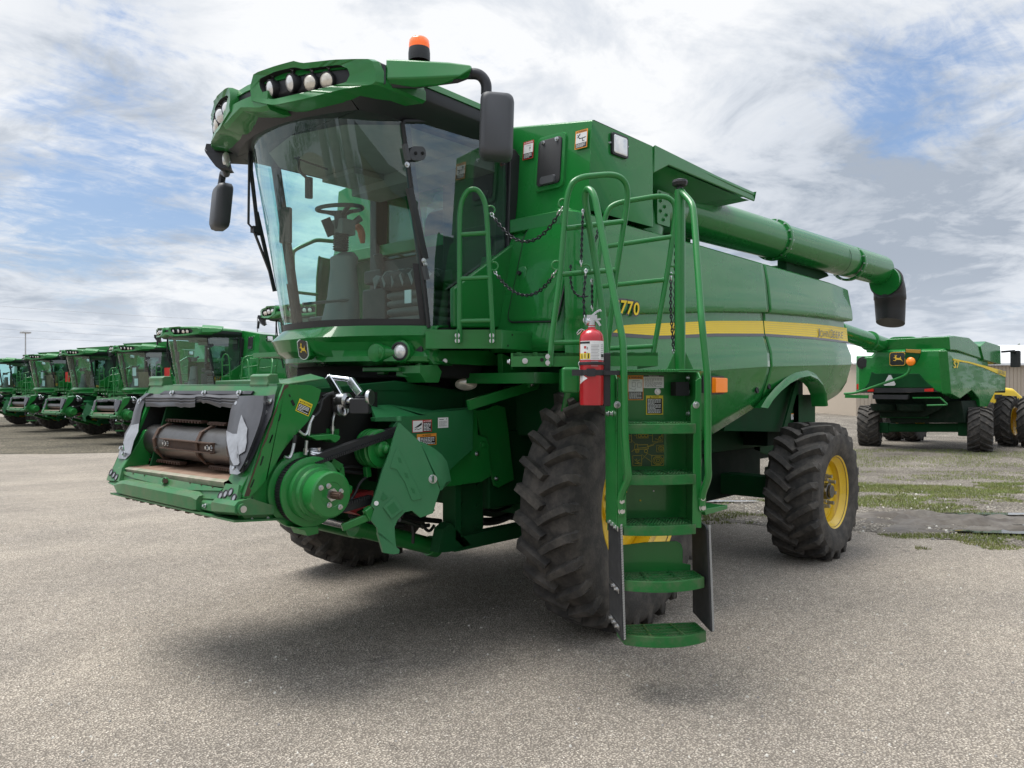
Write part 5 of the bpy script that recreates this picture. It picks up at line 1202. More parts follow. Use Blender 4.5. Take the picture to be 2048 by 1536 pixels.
# rubber side straps with steel clamp strips
for s, up, lo in ((-1,[(640,785),(728,825)],[(672,1420),(752,1485)]), (1,[(1140,850),(1228,830)],[(1160,1370),(1245,1435)])):
    g = MB(); xw = LX0-.022 if s < 0 else LX1+.03
    t0, t1_ = up; l0, l1 = lo
    zt0 = lp_('I',*t1_,.0).z; zb0 = lp_('I',*l1,.06).z
    xb = xl(lp_('I',*l1,.06)) if s < 0 else xl(lp_('I',*l1,.03)); xt = xl(lp_('I',*t1_,.0))
    g.prism([LP(xt,zt0-.02,.015), LP(xt,zt0,-.02), LP(xt,zt0+.02,-.24), LP(xb,zb0+.03,-.24), LP(xb,zb0,.06)], EX*.014)
    g.build('rubber_strap', M['rubber'], ldo, bev=.003)
    if s < 0:
        g = MB()
        for (zz, xx, nb) in ((zt0-.02,xt,3),(lerp(zt0,zb0,.58),lerp(xt,xb,.58),2),(zb0+.06,xb,3)):
            g.prism([LP(xx-.004,zz-.014,.02),LP(xx-.004,zz+.014,.02),LP(xx-.004,zz+.022,-.20),LP(xx-.004,zz-.006,-.20)], EX*-.004, 0)
            for f in range(nb): g.bolt(LP(xx-.008,zz+.004+.004*f,-.02-.07*f), -EX, .010, 0)
        g.build('clamp_strip', M['zinc'], ldo)
    g = MB(); n = 46
    for i in range(n):
        f = i/n; g.box(LP(lerp(xt,xb,f)+.016,lerp(zt0,zb0,f),lerp(.016,.06,f)),(.012,.012,.010),0,(EX+ZV*.6).normalized(),EN,ZV)
    g.build('edge_stitching', M['white_d'] if 'white_d' in M else M.setdefault('white_d', mat('frayed_edge', (.35,.35,.34), .8)), ldo)
fsd = MB(); p = at('I',1225,755,v=1.85); fsd.prism([at('D',1012,838,v=2.0), at('D',1115,820,v=2.0), at('D',1128,818,v=2.0), at('D',1128,838,v=2.0), at('D',1020,868,v=2.0)], (0,-.22,.0)); fsd.bar(at('D',1060,845,v=1.9), V((-1.6,.9,.75)), .05,.05); fsd.build('side_step', P_, HV, bev=.005)
# hand rails
hr = MB(); rr_ = .021
def hrail(pts, r=rr_): hr.tube(rpath(pts, .07, 6), r, 12)
top_ = tb - .05
hrail([lp_('I',748,765,.012), lp_('I',740,660,.02), lp_('I',790,565,.09), lp_('I',785,510,.10), lp_('N',660,1536,.10), lp_('N',640,470,.08), at('C',1050,205,t=tb-.10), at('C',1010,165,t=tb-.04), at('C',990,210,t=tb), at('C',1045,545,t=tb+.05), at('C',1100,900,t=tb+.03), at('C',1118,1165,t=tb)])
hr.prism([lp_('I',728,640,.012), lp_('I',766,660,.012), lp_('I',768,770,.012), lp_('I',728,775,.012)], EN*.012); hr.bolt(lp_('I',746,690,.024),EN,.014,1); hr.bolt(lp_('I',748,747,.024),EN,.014,1)
hr.build('hand_rail', [P_, M['zinc']], ldo)
hr = MB()
post_t = tb + .22
hrail([lp_('I',1207,745,.012), lp_('I',1203,660,.02), lp_('I',1245,555,.09), lp_('I',1240,490,.10), lp_('N',1565,850,.10), lp_('N',1500,240,.08), at('C',1650,330,t=tb+.02), at('C',1640,262,t=tb+.06), at('C',1575,190,t=tb+.2), at('C',1565,185,t=post_t)])
hr.prism([lp_('I',1190,640,.012), lp_('I',1225,640,.012), lp_('I',1225,745,.012), lp_('I',1190,745,.012)], EN*.012); hr.bolt(lp_('I',1207,674,.024),EN,.014,1); hr.bolt(lp_('I',1209,727,.024),EN,.014,1)
hr.build('hand_rail', [P_, M['zinc']], ldo)
ps = MB(); pt0 = at('C',1565,180,t=post_t); pt1 = at('C',1568,1272,t=post_t); ps.tube([pt1,pt0], .034, 16)
for sx in (-1,1): ps.prism([pt1+RV*.03*sx, pt1+RV*.10*sx, pt1+RV*.085*sx+ZV*.02, pt1+RV*.035*sx+ZV*.13], DV*.012)
ps.prism([pt1+RV*-.14-DV*.08, pt1+RV*.12-DV*.08, pt1+RV*.12+DV*.1, pt1-RV*.14+DV*.1], ZV*.012); ps.build('pivot_post', P_, HV, bev=.004)
kb = MB(); kp_ = at('C',1565,165,t=post_t); kb.lathe([(.022,-.03),(.022,.0),(.045,.01),(.052,.03),(.048,.045),(.02,.055),(.001,.056)], kp_, ZV, 10); kb.build('post_knob', M['black'], HV, ang=20)
# rails standing on the platform
def std_hoop(pts, bars, t, tcol=None):
    g = MB(); g.tube(rpath([at('C',x,y,t=t+dt) for x,y,dt in pts], .10, 7), rail_r, 12)
    for a, b in bars: g.tube([at('C',a[0],a[1],t=t+a[2]), at('C',b[0],b[1],t=t+b[2])], rail_r*.9, 10)
    return g
g = std_hoop([(785,1240,-.02),(790,1110,0),(845,690,0),(885,200,0),(935,105,.0),(1185,82,.12),(1255,150,.16),(1245,290,.18),(1180,700,.2),(1125,1165,.2)],
             [((880,412,0),(1222,370,.18)),((850,690,0),(1178,662,.2)),((800,1100,0),(1128,1098,.2))], tb)
g.bar(at('C',782,1150,t=tb-.02), at('C',782,1245,t=tb-.02), .05,.012,0,up=RV); g.bolt(at('C',772,1185,t=tb-.03),-DV,.012,1); g.bolt(at('C',772,1222,t=tb-.03),-DV,.012,1)
for x,y in ((862,262),(822,635)):
    p = at('C',x,y,t=tb); g.tube([p+(RV*math.cos(a)+ZV*math.sin(a))*.028 for a in [2*math.pi*k/16 for k in range(16)]], .007, 6, 0, True)
p = at('C',1000,655,t=tb+.02); g.tube([p+(RV*math.cos(a)+ZV*math.sin(a))*.026 for a in [2*math.pi*k/16 for k in range(16)]], .007, 6, 0, True)
g.build('platform_rail', [P_, M['zinc']], plat)
tr_ = tb + .66
g = std_hoop([(1040,1190,0),(1050,900,0),(1085,540,0),(1115,330,0),(1160,262,0),(1470,210,.0),(1535,255,0),(1540,330,0),(1500,620,0),(1405,1170,0)],
             [((1095,525,0),(1520,462,0)),((1062,765,0),(1470,722,0)),((1050,1140,0),(1400,1122,0))], tr_)
p = at('C',1518,665,t=tr_); g.tube([p+(RV*math.cos(a)+ZV*math.sin(a))*.03 for a in [2*math.pi*k/16 for k in range(16)]], .008, 6, 0, True)
g.build('platform_rail', [P_, M['zinc']], plat)
bx = MB(); bx.bar(at('M',897,385,t=tb+.05), at('M',1010,385,t=tb+.05), .30,.16); bx.build('platform_bracket', P_, plat, bev=.02)
# chains
def chain(pts, n, name='safety_chain', ends=True, r=.0045, parent=None):
    P = [V(p) for p in pts]; L = [0]
    for a, b in zip(P, P[1:]): L.append(L[-1]+(b-a).length)
    def f(d):
        for i in range(len(L)-1):
            if d <= L[i+1] or i == len(L)-2: return lerp(P[i],P[i+1],(d-L[i])/(L[i+1]-L[i]))
    g = MB()
    pitch = L[-1]/n
    for k in range(n):
        a = f(L[-1]*k/n); b = f(L[-1]*(k+1)/n); X = (b-a).normalized(); N = X.cross(DV).normalized(); 
        if k % 2: N = X.cross(N).normalized()
        c_ = (a+b)/2; l = pitch*.72; w_ = pitch*.32
        m_ = 1 if (ends and (k < 2 or k >= n-2)) else 0
        g.tube([c_+X*(math.cos(t)*l*.9)+N*(math.sin(t)*w_) for t in [2*math.pi*i/12 for i in range(12)]], r, 5, m_, True)
    return g.build(name, [M['chain'], M['zinc']], parent or plat)
def sag(a, m, b, n=16):
    a, m, b = V(a), V(m), V(b); c = m*2 - (a+b)/2
    return [a*(1-t)**2 + c*2*t*(1-t) + b*t*t for t in [i/n for i in range(n+1)]]
cc = lambda x,y,t: at('C',x,y,t=t)
chain(sag(cc(428,320,t1), cc(640,492,(t1+tb)/2), cc(858,285,tb)), 30); chain(sag(cc(448,670,t1), cc(635,816,(t1+tb)/2), cc(820,668,tb)), 30)
chain([cc(982,300,tb+.0), cc(975,480,tb), cc(970,640,tb)], 20); chain(sag(cc(908,635,tb+.3), cc(925,790,tb+.3), cc(1010,820,tb+.3)), 16, ends=False); chain([cc(1000,660,tb), cc(985,820,tb-.02), cc(992,975,tb-.02)], 17)
chain([cc(1035,720,tb+.1), cc(1038,910,tb+.1)], 12); chain([cc(1072,420,tr_), cc(1058,490,tr_)], 4, ends=False)
chain([cc(1512,680,tr_), cc(1510,900,tr_), cc(1530,1185,tr_)], 24); chain([cc(1545,330,tr_), cc(1538,620,tr_), cc(1535,900,tr_), cc(1540,1180,tr_)], 38, ends=False)
# white ID: bracket and strap for the extinguisher
xb_ = MB(); ex0 = at('N',468,870,pl=(LP0+EN*.05,EN)); 
q4_ = [at('N',x,y,pl=(LP0+EN*.04,EN)) for x,y in ((425,600),(440,578),(502,578),(502,1165),(420,1165))]
xb_.prism(q4_, EN*-.09); xb_.build('extinguisher_bracket', M['black'], ldo, bev=.006)
# ================================================================== fire extinguisher
base = at('N',292,1152,pl=(LP0+EN*.05,EN)); topz = at('N',300,280,pl=(LP0+EN*.05,EN)).z; rE = (at('N',436,700,pl=(LP0+EN*.05,EN))-at('N',170,700,pl=(LP0+EN*.05,EN))).length/2*.97
H_ = topz - base.z
ext = empty('fire_extinguisher', base); tag(ext, 'red fire extinguisher with white instruction label strapped to the top of the ladder', 'fire extinguisher')
g = MB(); g.lathe([(.001,.0),(rE*.95,.0),(rE,.012),(rE,.50*H_),(rE*1.02,.51*H_),(rE*1.02,.535*H_),(rE,.545*H_),(rE,H_*.83),(rE*.93,H_*.885),(rE*.7,H_*.93),(rE*.34,H_*.955),(rE*.30,H_*.985),(rE*.34,H_*1.0),(.001,H_)], base, ZV, 36)
cyo_ = g.build('cylinder', M['red'], ext, ang=40)
def eang(a): return (-DV*math.cos(a) + RV*math.sin(a))
def wrap(mb, a0, a1, z0, z1, r, m):
    n = max(2,int(abs(a1-a0)/.12)); mb.grid([[base+eang(lerp(a0,a1,i/n))*r+ZV*z for i in range(n+1)] for z in (z0,z1)], m)
g = MB(); r1_ = rE+.0015; zl0, zl1 = .565*H_, .80*H_
wrap(g, -1.25, 1.25, zl0, zl1, r1_, 0); wrap(g,-1.25,-.25,zl1-.016,zl1-.004,r1_+.001,1)
for i,(a0,a1,z0,z1,m) in enumerate(((-1.25,-.85,.02,.05,2),(-.80,-.55,.02,.05,2),(-.50,-.22,.02,.05,2),(.75,1.2,.03,.045,1),(-.68,-.62,.025,.045,1),(-.40,-.32,.022,.048,1),(-1.0,-.93,.022,.046,1))):
    wrap(g,a0,a1,zl0+z0-.015,zl0+z1-.012,r1_+.001+.0004*i,m)
for i in range(15):
    wrap(g,-.15,.55-.1*(i%3==2),zl1-.022-.0085*i-.004,zl1-.022-.0085*i-.0015,r1_+.001,3)
for i in range(9): wrap(g,.72,1.1,zl1-.02-.011*i-.004,zl1-.02-.011*i-.001,r1_+.001,3)
for z in (.03,.062,.085): wrap(g,-.75,-.55,zl1-z-.014,zl1-z,r1_+.001,4); 
for z in (.03,.062,.085): wrap(g,-.50,-.40,zl1-z-.02,zl1-z-.005,r1_+.001,3)
g.build('instruction_label', [M['white'], M['decalblk'], M['yel_st'], M['greyink'], M['red_st']], cyo_, ang=60)
g = MB(); zd_ = .335*H_; hgt_ = .045*H_*1.6
for k in range(7):
    a0 = -1.25+.82*k/7; hh0 = 1-k/7; hh1 = 1-(k+1)/7
    g.add([base+eang(a0)*r1_+ZV*(zd_+hgt_*hh0), base+eang(a0)*r1_+ZV*(zd_-hgt_*hh0), base+eang(a0+.82/7)*r1_+ZV*(zd_-hgt_*hh1), base+eang(a0+.82/7)*r1_+ZV*(zd_+hgt_*hh1)],[(0,1,2,3)])
g.build('diamond_label', M['white'], cyo_, ang=60)
g = MB(); g.lathe([(rE+.001,.50*H_),(rE+.004,.505*H_),(rE+.004,.535*H_),(rE+.001,.54*H_)], base, ZV, 36); zs_ = .405*H_
g.lathe([(rE+.001,zs_-.016),(rE+.005,zs_-.015),(rE+.005,zs_+.015),(rE+.001,zs_+.016)], base, ZV, 36)
g.box(base+eang(-.15)*(rE+.012)+ZV*zs_,(.05,.02,.045),0,RV,DV,ZV); g.box(base+eang(-1.15)*(rE+.02)+ZV*zs_,(.07,.02,.035),0,RV,DV,ZV); g.bar(base+eang(1.3)*rE+ZV*zs_, base+RV*(rE+.09)+ZV*zs_, .02,.025)
g.build('strap', M['black'], ext)
g = MB(); t_ = base+ZV*H_
g.cyl(t_-ZV*.01, t_+ZV*.035, .022, 16, 0); g.box(t_+ZV*.045,(.06,.035,.03),0,RV,DV,ZV)
g.loft([[t_+RV*a+ZV*z+DV*y*w_ for a,z,y in ((0,0,0),)]*1 for w_ in ()], 0) if False else None
def lever(pts, w_, th):
    secs = []
    for i,p in enumerate(pts):
        a = pts[max(0,i-1)]; b = pts[min(len(pts)-1,i+1)]; T_ = (b-a).normalized(); N_ = DV.cross(T_).normalized()
        secs.append([p+DV*w_+N_*th, p-DV*w_+N_*th, p-DV*w_-N_*th, p+DV*w_-N_*th])
    g.loft(secs, 0, True, True, False)
Nn = lambda x,y: at('N',x,y,t=(base-CAM).dot(DV))
lever([Nn(285,190),Nn(310,160),Nn(345,130),Nn(385,112),Nn(392,128)], .016, .006); lever([Nn(300,205),Nn(330,215),Nn(360,245),Nn(385,285)], .014, .007); lever([Nn(345,215),Nn(390,212)], .012,.005); lever([Nn(280,200),Nn(300,250)], .018,.012)
g.lathe([(.001,-.012),(.022,-.01),(.022,.012),(.001,.014)], Nn(248,235), (-RV-DV*.4), 18, 0); g.tube(rpath([Nn(240,200),Nn(225,225),Nn(245,265),Nn(262,240)],.02),.004,6)
g.build('valve', M['zinc'], ext, ang=45, bev=.002)
g = MB()
g = MB(); g.tube([Nn(x,y) for x,y in ((180,318),(150,335),(130,365),(135,380),(165,360),(188,325))], .003, 6, 0, True); g.tube([Nn(185,320),Nn(225,340)],.003,6); g.build('pull_ring', M['zinc'], ext)
g = MB(); g.tube(rpath([Nn(150,810),Nn(165,740),Nn(145,695),Nn(165,672),Nn(185,690),Nn(180,740),Nn(155,780)],.015), .0035, 6); g.build('strap_clip', M['zinc'], ext)
# ================================================================== stickers and line art
def sticker(parent, o, ex, ey, w, h, spec, name='warning_label', border=None):
    """o = lower left; spec = list of (kind, ...) in fractions of w, h"""
    n = ex.cross(ey).normalized(); g = MB(); mats = []; 
    def mi(k):
        if k not in mats: mats.append(k)
        return mats.index(k)
    lift = [0.0012]
    def R(x0,y0,x1,y1,k):
        lift[0] += .0003; rect(g, o, ex, ey, x0*w, y0*h, x1*w, y1*h, mi(k), lift[0])
    for s in spec:
        if s[0] == 'r': R(*s[1:6])
        elif s[0] == 't':
            lift[0] += .0003; _, st_, x0,y0,x1,y1,k = s; put_text(g, st_, o+ex*(x0*w)+ey*(y0*h)+n*lift[0], ex, ey, (x1-x0)*w, (y1-y0)*h, mi(k), .012)
        elif s[0] == 'l':       # rows of fine print
            _, x0,y0,x1,y1,k,nr = s; rg = random.Random(int(x0*100+y1*77+nr)); lift[0] += .0003
            for i in range(nr):
                yy = y1-(y1-y0)*(i+.25)/nr; ln = (x1-x0)*(1 if i % 4 != 3 else rg.uniform(.5,.85)); x = x0
                while x < x0+ln-.01:
                    wd = min(rg.uniform(.06,.16), x0+ln-x); rect(g, o, ex, ey, x*w, (yy-(y1-y0)/nr*.5)*h, (x+wd-.012)*w, yy*h, mi(k), lift[0]); x += wd+.012
        elif s[0] == 'p':       # polygon
            lift[0] += .0003; g.add([o+ex*(x*w)+ey*(y*h)+n*lift[0] for x,y in s[1]], [tuple(range(len(s[1])))], mi(s[2]))
        elif s[0] == 'k':       # stroked line
            lift[0] += .0003; pts = [V((x*w,y*h,0)) for x,y in s[1]]
            for a, b in zip(pts, pts[1:]):
                d = (b-a); 
                if d.length == 0: continue
                d.normalize(); q_ = V((-d.y,d.x,0))*s[3]/2
                g.add([o+ex*p.x+ey*p.y+n*lift[0] for p in (a+q_-d*s[3]*.3,b+q_+d*s[3]*.3,b-q_+d*s[3]*.3,a-q_-d*s[3]*.3)], [(0,1,2,3)], mi(s[2]))
    return g.build(name, [M[k] for k in mats], parent, weld=False)
TRI = lambda x,y,s,k: ('p',[(x-s,y-s),(x+s,y-s),(x,y+s)],k)
def warn(head, word, body_y=.34, pic=True):
    sp = [('r',0,0,1,1,head),('r',.05,.03,.95,.84,'white'),('r',.05,.03,.95,body_y,'decalblk'),('l',.10,.06,.88,body_y-.03,'white',6),TRI(.12,.92,.045,'decalblk'),('t',word,.2,.875,.9,.955,'decalblk' if head!='red_st' else 'white')]
    if pic: sp += [('k',[(.28,.72),(.28,.55),(.48,.55),(.48,.72),(.28,.72)],'greyink',.0022),('k',[(.62,.70),(.62,.52),(.85,.52),(.85,.70),(.62,.70)],'greyink',.0022),('k',[(.12,.48),(.45,.40),(.5,.5)],'greyink',.0022),('k',[(.3,.78),(.75,.78)],'decalblk',.002)]
    return sp
# on the back panel of the ladder
yo = -dep+.031
def lpt(x,y): return at('N',x,y,pl=(LP0+EN*yo,EN))
def on_ladder(x0,y0,x1,y1,spec,name='warning_label'):
    a = lpt(x0,y1); b = lpt(x1,y1); c_ = lpt(x0,y0); return sticker(ldo, a, EX, ZV, (b-a).length, (c_-a).length, spec, name)
on_ladder(687,826,860,1098, warn('orange','WARNING'))
on_ladder(490,826,608,1098, warn('orange','WARNING'))
on_ladder(860,828,1083,965, [('r',0,0,1,1,'white'),('r',0,.9,1,1,'decalblk'),('t','TIRE LOADING',.25,.915,.75,.985,'white'),('l',.06,.08,.92,.84,'greyink',9)], 'notice_label')
on_ladder(888,1048,1075,1257, [('r',0,0,1,1,'yel_st'),('r',.05,.05,.95,.85,'decalblk'),('l',.10,.08,.88,.82,'white',11),TRI(.27,.925,.045,'decalblk'),('t','CAUTION',.38,.89,.75,.96,'decalblk')], 'caution_label')
# yellow service diagram between the treads
a = at('I',752,492,pl=(LP0+EN*yo,EN)); b = at('I',990,492,pl=(LP0+EN*yo,EN)); c_ = at('I',752,300,pl=(LP0+EN*yo,EN)); lw = .0028
M['dgy'] = mat('service_decal_green', (.012,.07,.02), .4)
M['yline'] = mat('service_decal_line', (.55,.45,.03), .4)
def bxs(x0,y0,x1,y1): return ('k',[(x0,y0),(x1,y0),(x1,y1),(x0,y1),(x0,y0)],'yline',lw*.7)
circ = lambda x,y,rx,ry,k=14,w_=lw: ('k',[(x+rx*math.cos(2*math.pi*i/k),y+ry*math.sin(2*math.pi*i/k)) for i in range(k+1)],'yline',w_)
sp = [('r',0,0,1,1,'dgy'), bxs(0,.72,.22,1), bxs(.34,.84,.62,.98), bxs(.72,.72,.97,1), bxs(.82,.42,.99,.62), bxs(.70,.02,.99,.32), bxs(.25,.02,.46,.32), bxs(0,.38,.10,.62), bxs(0,.02,.15,.32)]
for k in range(3): sp.append(circ(.41+.08*k,.91,.035,.045,10,lw*1.3))
sp += [('k',[(.28,.91),(.34,.91)],'yline',lw*.6),('k',[(.62,.91),(.70,.91)],'yline',lw*.6)]
sp += [('k',[(.28,.52),(.30,.66),(.36,.66),(.37,.54),(.55,.56),(.72,.62),(.75,.64)],'yline',lw),('k',[(.37,.64),(.60,.64),(.62,.52),(.36,.50)],'yline',lw), circ(.35,.46,.045,.06), circ(.35,.46,.025,.03), circ(.56,.45,.04,.05), ('k',[(.22,.44),(.28,.50),(.34,.52)],'yline',lw), circ(.845,.17,.12,.125,18), circ(.845,.17,.085,.09,16), circ(.845,.17,.04,.045,12), circ(.91,.52,.06,.07), circ(.91,.52,.025,.03)]
sp += [('k',[(.2,.8),(.31,.66)],'yline',lw*.5),('k',[(.85,.72),(.60,.60)],'yline',lw*.5),('k',[(.45,.36),(.70,.12)],'yline',lw*.5),('k',[(.46,.20),(.60,.40)],'yline',lw*.5),('k',[(.56,.40),(.72,.30)],'yline',lw*.5)]
rg = random.Random(4)
for bx0,by0,bx1,by1 in ((.02,.75,.2,.97),(.74,.75,.95,.97),(.27,.04,.44,.3),(.01,.04,.13,.3)):
    for i in range(6): sp.append(('k',[(rg.uniform(bx0,bx1),rg.uniform(by0,by1)) for _ in range(2)],'yline',lw*.8))
sticker(ldo, a, EX, ZV, (b-a).length, (c_-a).length, sp, 'service_diagram')
for x,y,k in ((775,636,'yel_st'),(855,685,'yel_st'),(931,631,'white')):
    g = MB(); p = at('I',x,y,pl=(LP0+EN*(yo),EN)); g.cyl(p, p+EN*.003, .005, 12); g.build('reflective_dot', M[k], ldo)
# on the side cover by the feeder
X_ = V((-1,0,0))
def on_cover(c0,x0,y0,x1,y1,spec,name='warning_label',v=.9705,par=None):
    a = at(c0,x0,y1,v=v); b = at(c0,x1,y1,v=v); c_ = at(c0,x0,y0,v=v); return sticker(par or sdo, a, X_, ZV, abs(b.x-a.x), c_.z-a.z, spec, name)
on_cover('K',1130,425,1280,520, [('r',0,0,1,1,'red_st'),('r',.03,.04,.52,.95,'white'),('r',.54,.05,.97,.80,'decalblk'),('p',[(.08,.35),(.48,.80),(.48,.6),(.3,.42)],'decalblk'),('k',[(.12,.22),(.2,.3),(.32,.24),(.45,.34)],'decalblk',.004),('l',.57,.08,.94,.76,'white',6),TRI(.60,.88,.04,'white'),('t','DANGER',.66,.84,.96,.94,'white')], 'danger_label')
on_cover('K',1165,532,1315,622, [('r',0,0,1,1,'orange'),('r',.04,.05,.96,.74,'decalblk'),('r',.04,.05,.16,.74,'white'),('l',.19,.09,.92,.70,'white',5),TRI(.32,.87,.045,'decalblk'),('t','WARNING',.40,.81,.72,.93,'decalblk')])
on_cover('K',1327,405,1406,484, [('r',0,0,1,1,'white'),('t','SEE MANUAL',.12,.76,.6,.86,'decalblk') if False else ('r',.12,.78,.55,.84,'decalblk'),circ(.82,.85,.06,.06) if False else ('r',.78,.8,.88,.9,'greyink'),('l',.1,.12,.9,.68,'greyink',6)], 'notice_label')
# caution on the feeder side plate (tilted with the plate)
a = at('K',232,350,v=.9005); b = at('K',333,395,v=.9005); c_ = at('K',262,255,v=.9005); ex = (b-a).normalized(); ey = (c_-a); hh = ey.length; ey = (ey - ex*ey.dot(ex)).normalized()
sticker(fee, a, ex, ey, (b-a).length, hh, [('r',0,0,1,1,'yel_st'),('r',.05,.06,.95,.68,'decalblk'),('l',.10,.10,.88,.64,'white',5),TRI(.14,.83,.07,'decalblk'),('t','CAUTION',.24,.76,.93,.92,'decalblk')], 'caution_label')
# on the tank front
def on_tank(x0,y0,x1,y1,spec,name):
    n = V((1,0,.087)).normalized(); ey = V((-.087,0,1)).normalized(); L_ = .017
    def t_(x,y): return at('H',x,y,pl=(V((-.16,0,3.775))+n*L_,n))
    a = t_(x0,y1); b = t_(x1,y1); c_ = t_(x0,y0); return sticker(HV, a, V((0,1,0)), ey, b.y-a.y, (c_-a).length, spec, name)
on_tank(108,204,157,288, [('r',0,0,1,1,'red_st'),('r',.06,.04,.94,.84,'white'),('r',.06,.04,.94,.34,'decalblk'),('l',.12,.07,.86,.31,'white',4),('k',[(.3,.75),(.7,.75),(.6,.5),(.7,.42)],'greyink',.003),('k',[(.6,.6),(.72,.58)],'decalblk',.006),TRI(.14,.92,.045,'white'),('t','DANGER',.26,.87,.92,.96,'white')], 'danger_label')
on_tank(356,152,414,238, [('r',0,0,1,1,'orange'),('r',.06,.05,.94,.85,'white'),('r',.06,.05,.94,.30,'decalblk'),('l',.12,.08,.86,.27,'white',4),('k',[(.2,.75),(.35,.55),(.6,.55),(.85,.57)],'decalblk',.006),('k',[(.6,.55),(.6,.4),(.75,.4)],'decalblk',.005),('k',[(.2,.62),(.4,.8)],'decalblk',.006),TRI(.15,.92,.04,'decalblk'),('t','WARNING',.25,.88,.9,.965,'decalblk')], 'warning_label')
# in the wheel well
p = at('T',667,437,v=1.36); b = at('T',730,437,v=1.36); c_ = at('T',667,390,v=1.36)
sticker(HV, V((p.x,1.358,p.z)), X_, ZV, abs(b.x-p.x), c_.z-p.z, [('r',0,0,1,1,'white'),('r',0,.84,1,1,'orange'),('k',[(.2,.6),(.35,.4),(.3,.1)],'decalblk',.012),('k',[(.65,.6),(.8,.3),(.7,.1)],'decalblk',.012),('k',[(.5,.05),(.5,.8)],'decalblk',.006)], 'warning_label')
# ================================================================== ground
def gz(D, l=0):
    t = max(0, min(1, (D-9)/13)); return GZ - .45*t*t*(3-2*t)
def W(D, l, z=None):      # ground frame: D metres ahead of the camera, l metres to its right
    p = CAM + DV*D + RV*l; p.z = gz(D) if z is None else z; return p
def nodes(m): return m.node_tree.nodes, m.node_tree.links
def ground_mat(name, pal, gap, scale, big, stain, bumpd=.012, rough=.85, gapw=.25, mixamt=1.0):
    m = bpy.data.materials.new(name); m.use_nodes = True; N, L = nodes(m); b = N['Principled BSDF']; b.inputs['Roughness'].default_value = rough; b.inputs['Specular IOR Level'].default_value = .3
    g = N.new('ShaderNodeNewGeometry')
    wob = N.new('ShaderNodeTexNoise'); wob.inputs['Scale'].default_value = 35; L.new(g.outputs['Position'], wob.inputs['Vector'])
    ad = N.new('ShaderNodeVectorMath'); ad.operation = 'MULTIPLY_ADD'; ad.inputs[1].default_value = (.02,.02,.02); L.new(wob.outputs['Color'], ad.inputs[0]); L.new(g.outputs['Position'], ad.inputs[2])
    v = N.new('ShaderNodeTexVoronoi'); v.inputs['Scale'].default_value = scale; v.inputs['Randomness'].default_value = 1; L.new(ad.outputs[0], v.inputs['Vector'])
    sp = N.new('ShaderNodeSeparateColor'); L.new(v.outputs['Color'], sp.inputs[0])
    rp = N.new('ShaderNodeValToRGB'); cr = rp.color_ramp; cr.interpolation = 'LINEAR'
    while len(cr.elements) < len(pal): cr.elements.new(.5)
    for e, (p, c) in zip(cr.elements, pal): e.position = p; e.color = (*c,1)
    L.new(sp.outputs[0], rp.inputs['Fac'])
    gr = N.new('ShaderNodeMapRange'); gr.inputs['From Min'].default_value = gapw; gr.inputs['From Max'].default_value = .62; L.new(v.outputs['Distance'], gr.inputs['Value'])
    mg = N.new('ShaderNodeMix'); mg.data_type = 'RGBA'; L.new(gr.outputs[0], mg.inputs['Factor']); L.new(rp.outputs['Color'], mg.inputs['A']); mg.inputs['B'].default_value = (*gap,1)
    # broad patches, wear and stains
    n1 = N.new('ShaderNodeTexNoise'); n1.inputs['Scale'].default_value = .55; n1.inputs['Detail'].default_value = 8; n1.inputs['Roughness'].default_value = .62; L.new(g.outputs['Position'], n1.inputs['Vector'])
    r1 = N.new('ShaderNodeValToRGB'); r1.color_ramp.elements[0].position = .34; r1.color_ramp.elements[1].position = .68; r1.color_ramp.elements[0].color = (*big[0],1); r1.color_ramp.elements[1].color = (*big[1],1); L.new(n1.outputs['Fac'], r1.inputs['Fac'])
    mb = N.new('ShaderNodeMix'); mb.data_type = 'RGBA'; mb.blend_type = 'MULTIPLY'; mb.inputs['Factor'].default_value = 1; L.new(mg.outputs['Result'], mb.inputs['A']); L.new(r1.outputs['Color'], mb.inputs['B'])
    n2 = N.new('ShaderNodeTexNoise'); n2.inputs['Scale'].default_value = 1.7; n2.inputs['Detail'].default_value = 7; n2.inputs['Roughness'].default_value = .7; L.new(g.outputs['Position'], n2.inputs['Vector'])
    r2 = N.new('ShaderNodeValToRGB'); r2.color_ramp.elements[0].position = .655; r2.color_ramp.elements[1].position = .73; L.new(n2.outputs['Fac'], r2.inputs['Fac'])
    ms = N.new('ShaderNodeMix'); ms.data_type = 'RGBA'; ms.blend_type = 'MULTIPLY'; L.new(r2.outputs['Color'], ms.inputs['Factor']); L.new(mb.outputs['Result'], ms.inputs['A']); ms.inputs['B'].default_value = (*stain,1)
    mp_ = N.new('ShaderNodeMapping'); mp_.inputs['Rotation'].default_value = (0,0,R_(24)); mp_.inputs['Scale'].default_value = (.10,1.5,1); L.new(g.outputs['Position'], mp_.inputs['Vector'])
    n7 = N.new('ShaderNodeTexNoise'); n7.inputs['Scale'].default_value = 1.0; n7.inputs['Detail'].default_value = 5; L.new(mp_.outputs[0], n7.inputs['Vector'])
    r7 = N.new('ShaderNodeMapRange'); r7.inputs['From Min'].default_value = .35; r7.inputs['From Max'].default_value = .65; r7.inputs['To Min'].default_value = .93; r7.inputs['To Max'].default_value = 1.05; L.new(n7.outputs['Fac'], r7.inputs['Value'])
    m7 = N.new('ShaderNodeMix'); m7.data_type = 'RGBA'; m7.blend_type = 'MULTIPLY'; m7.inputs['Factor'].default_value = 1; L.new(ms.outputs['Result'], m7.inputs['A']); L.new(r7.outputs[0], m7.inputs['B'])
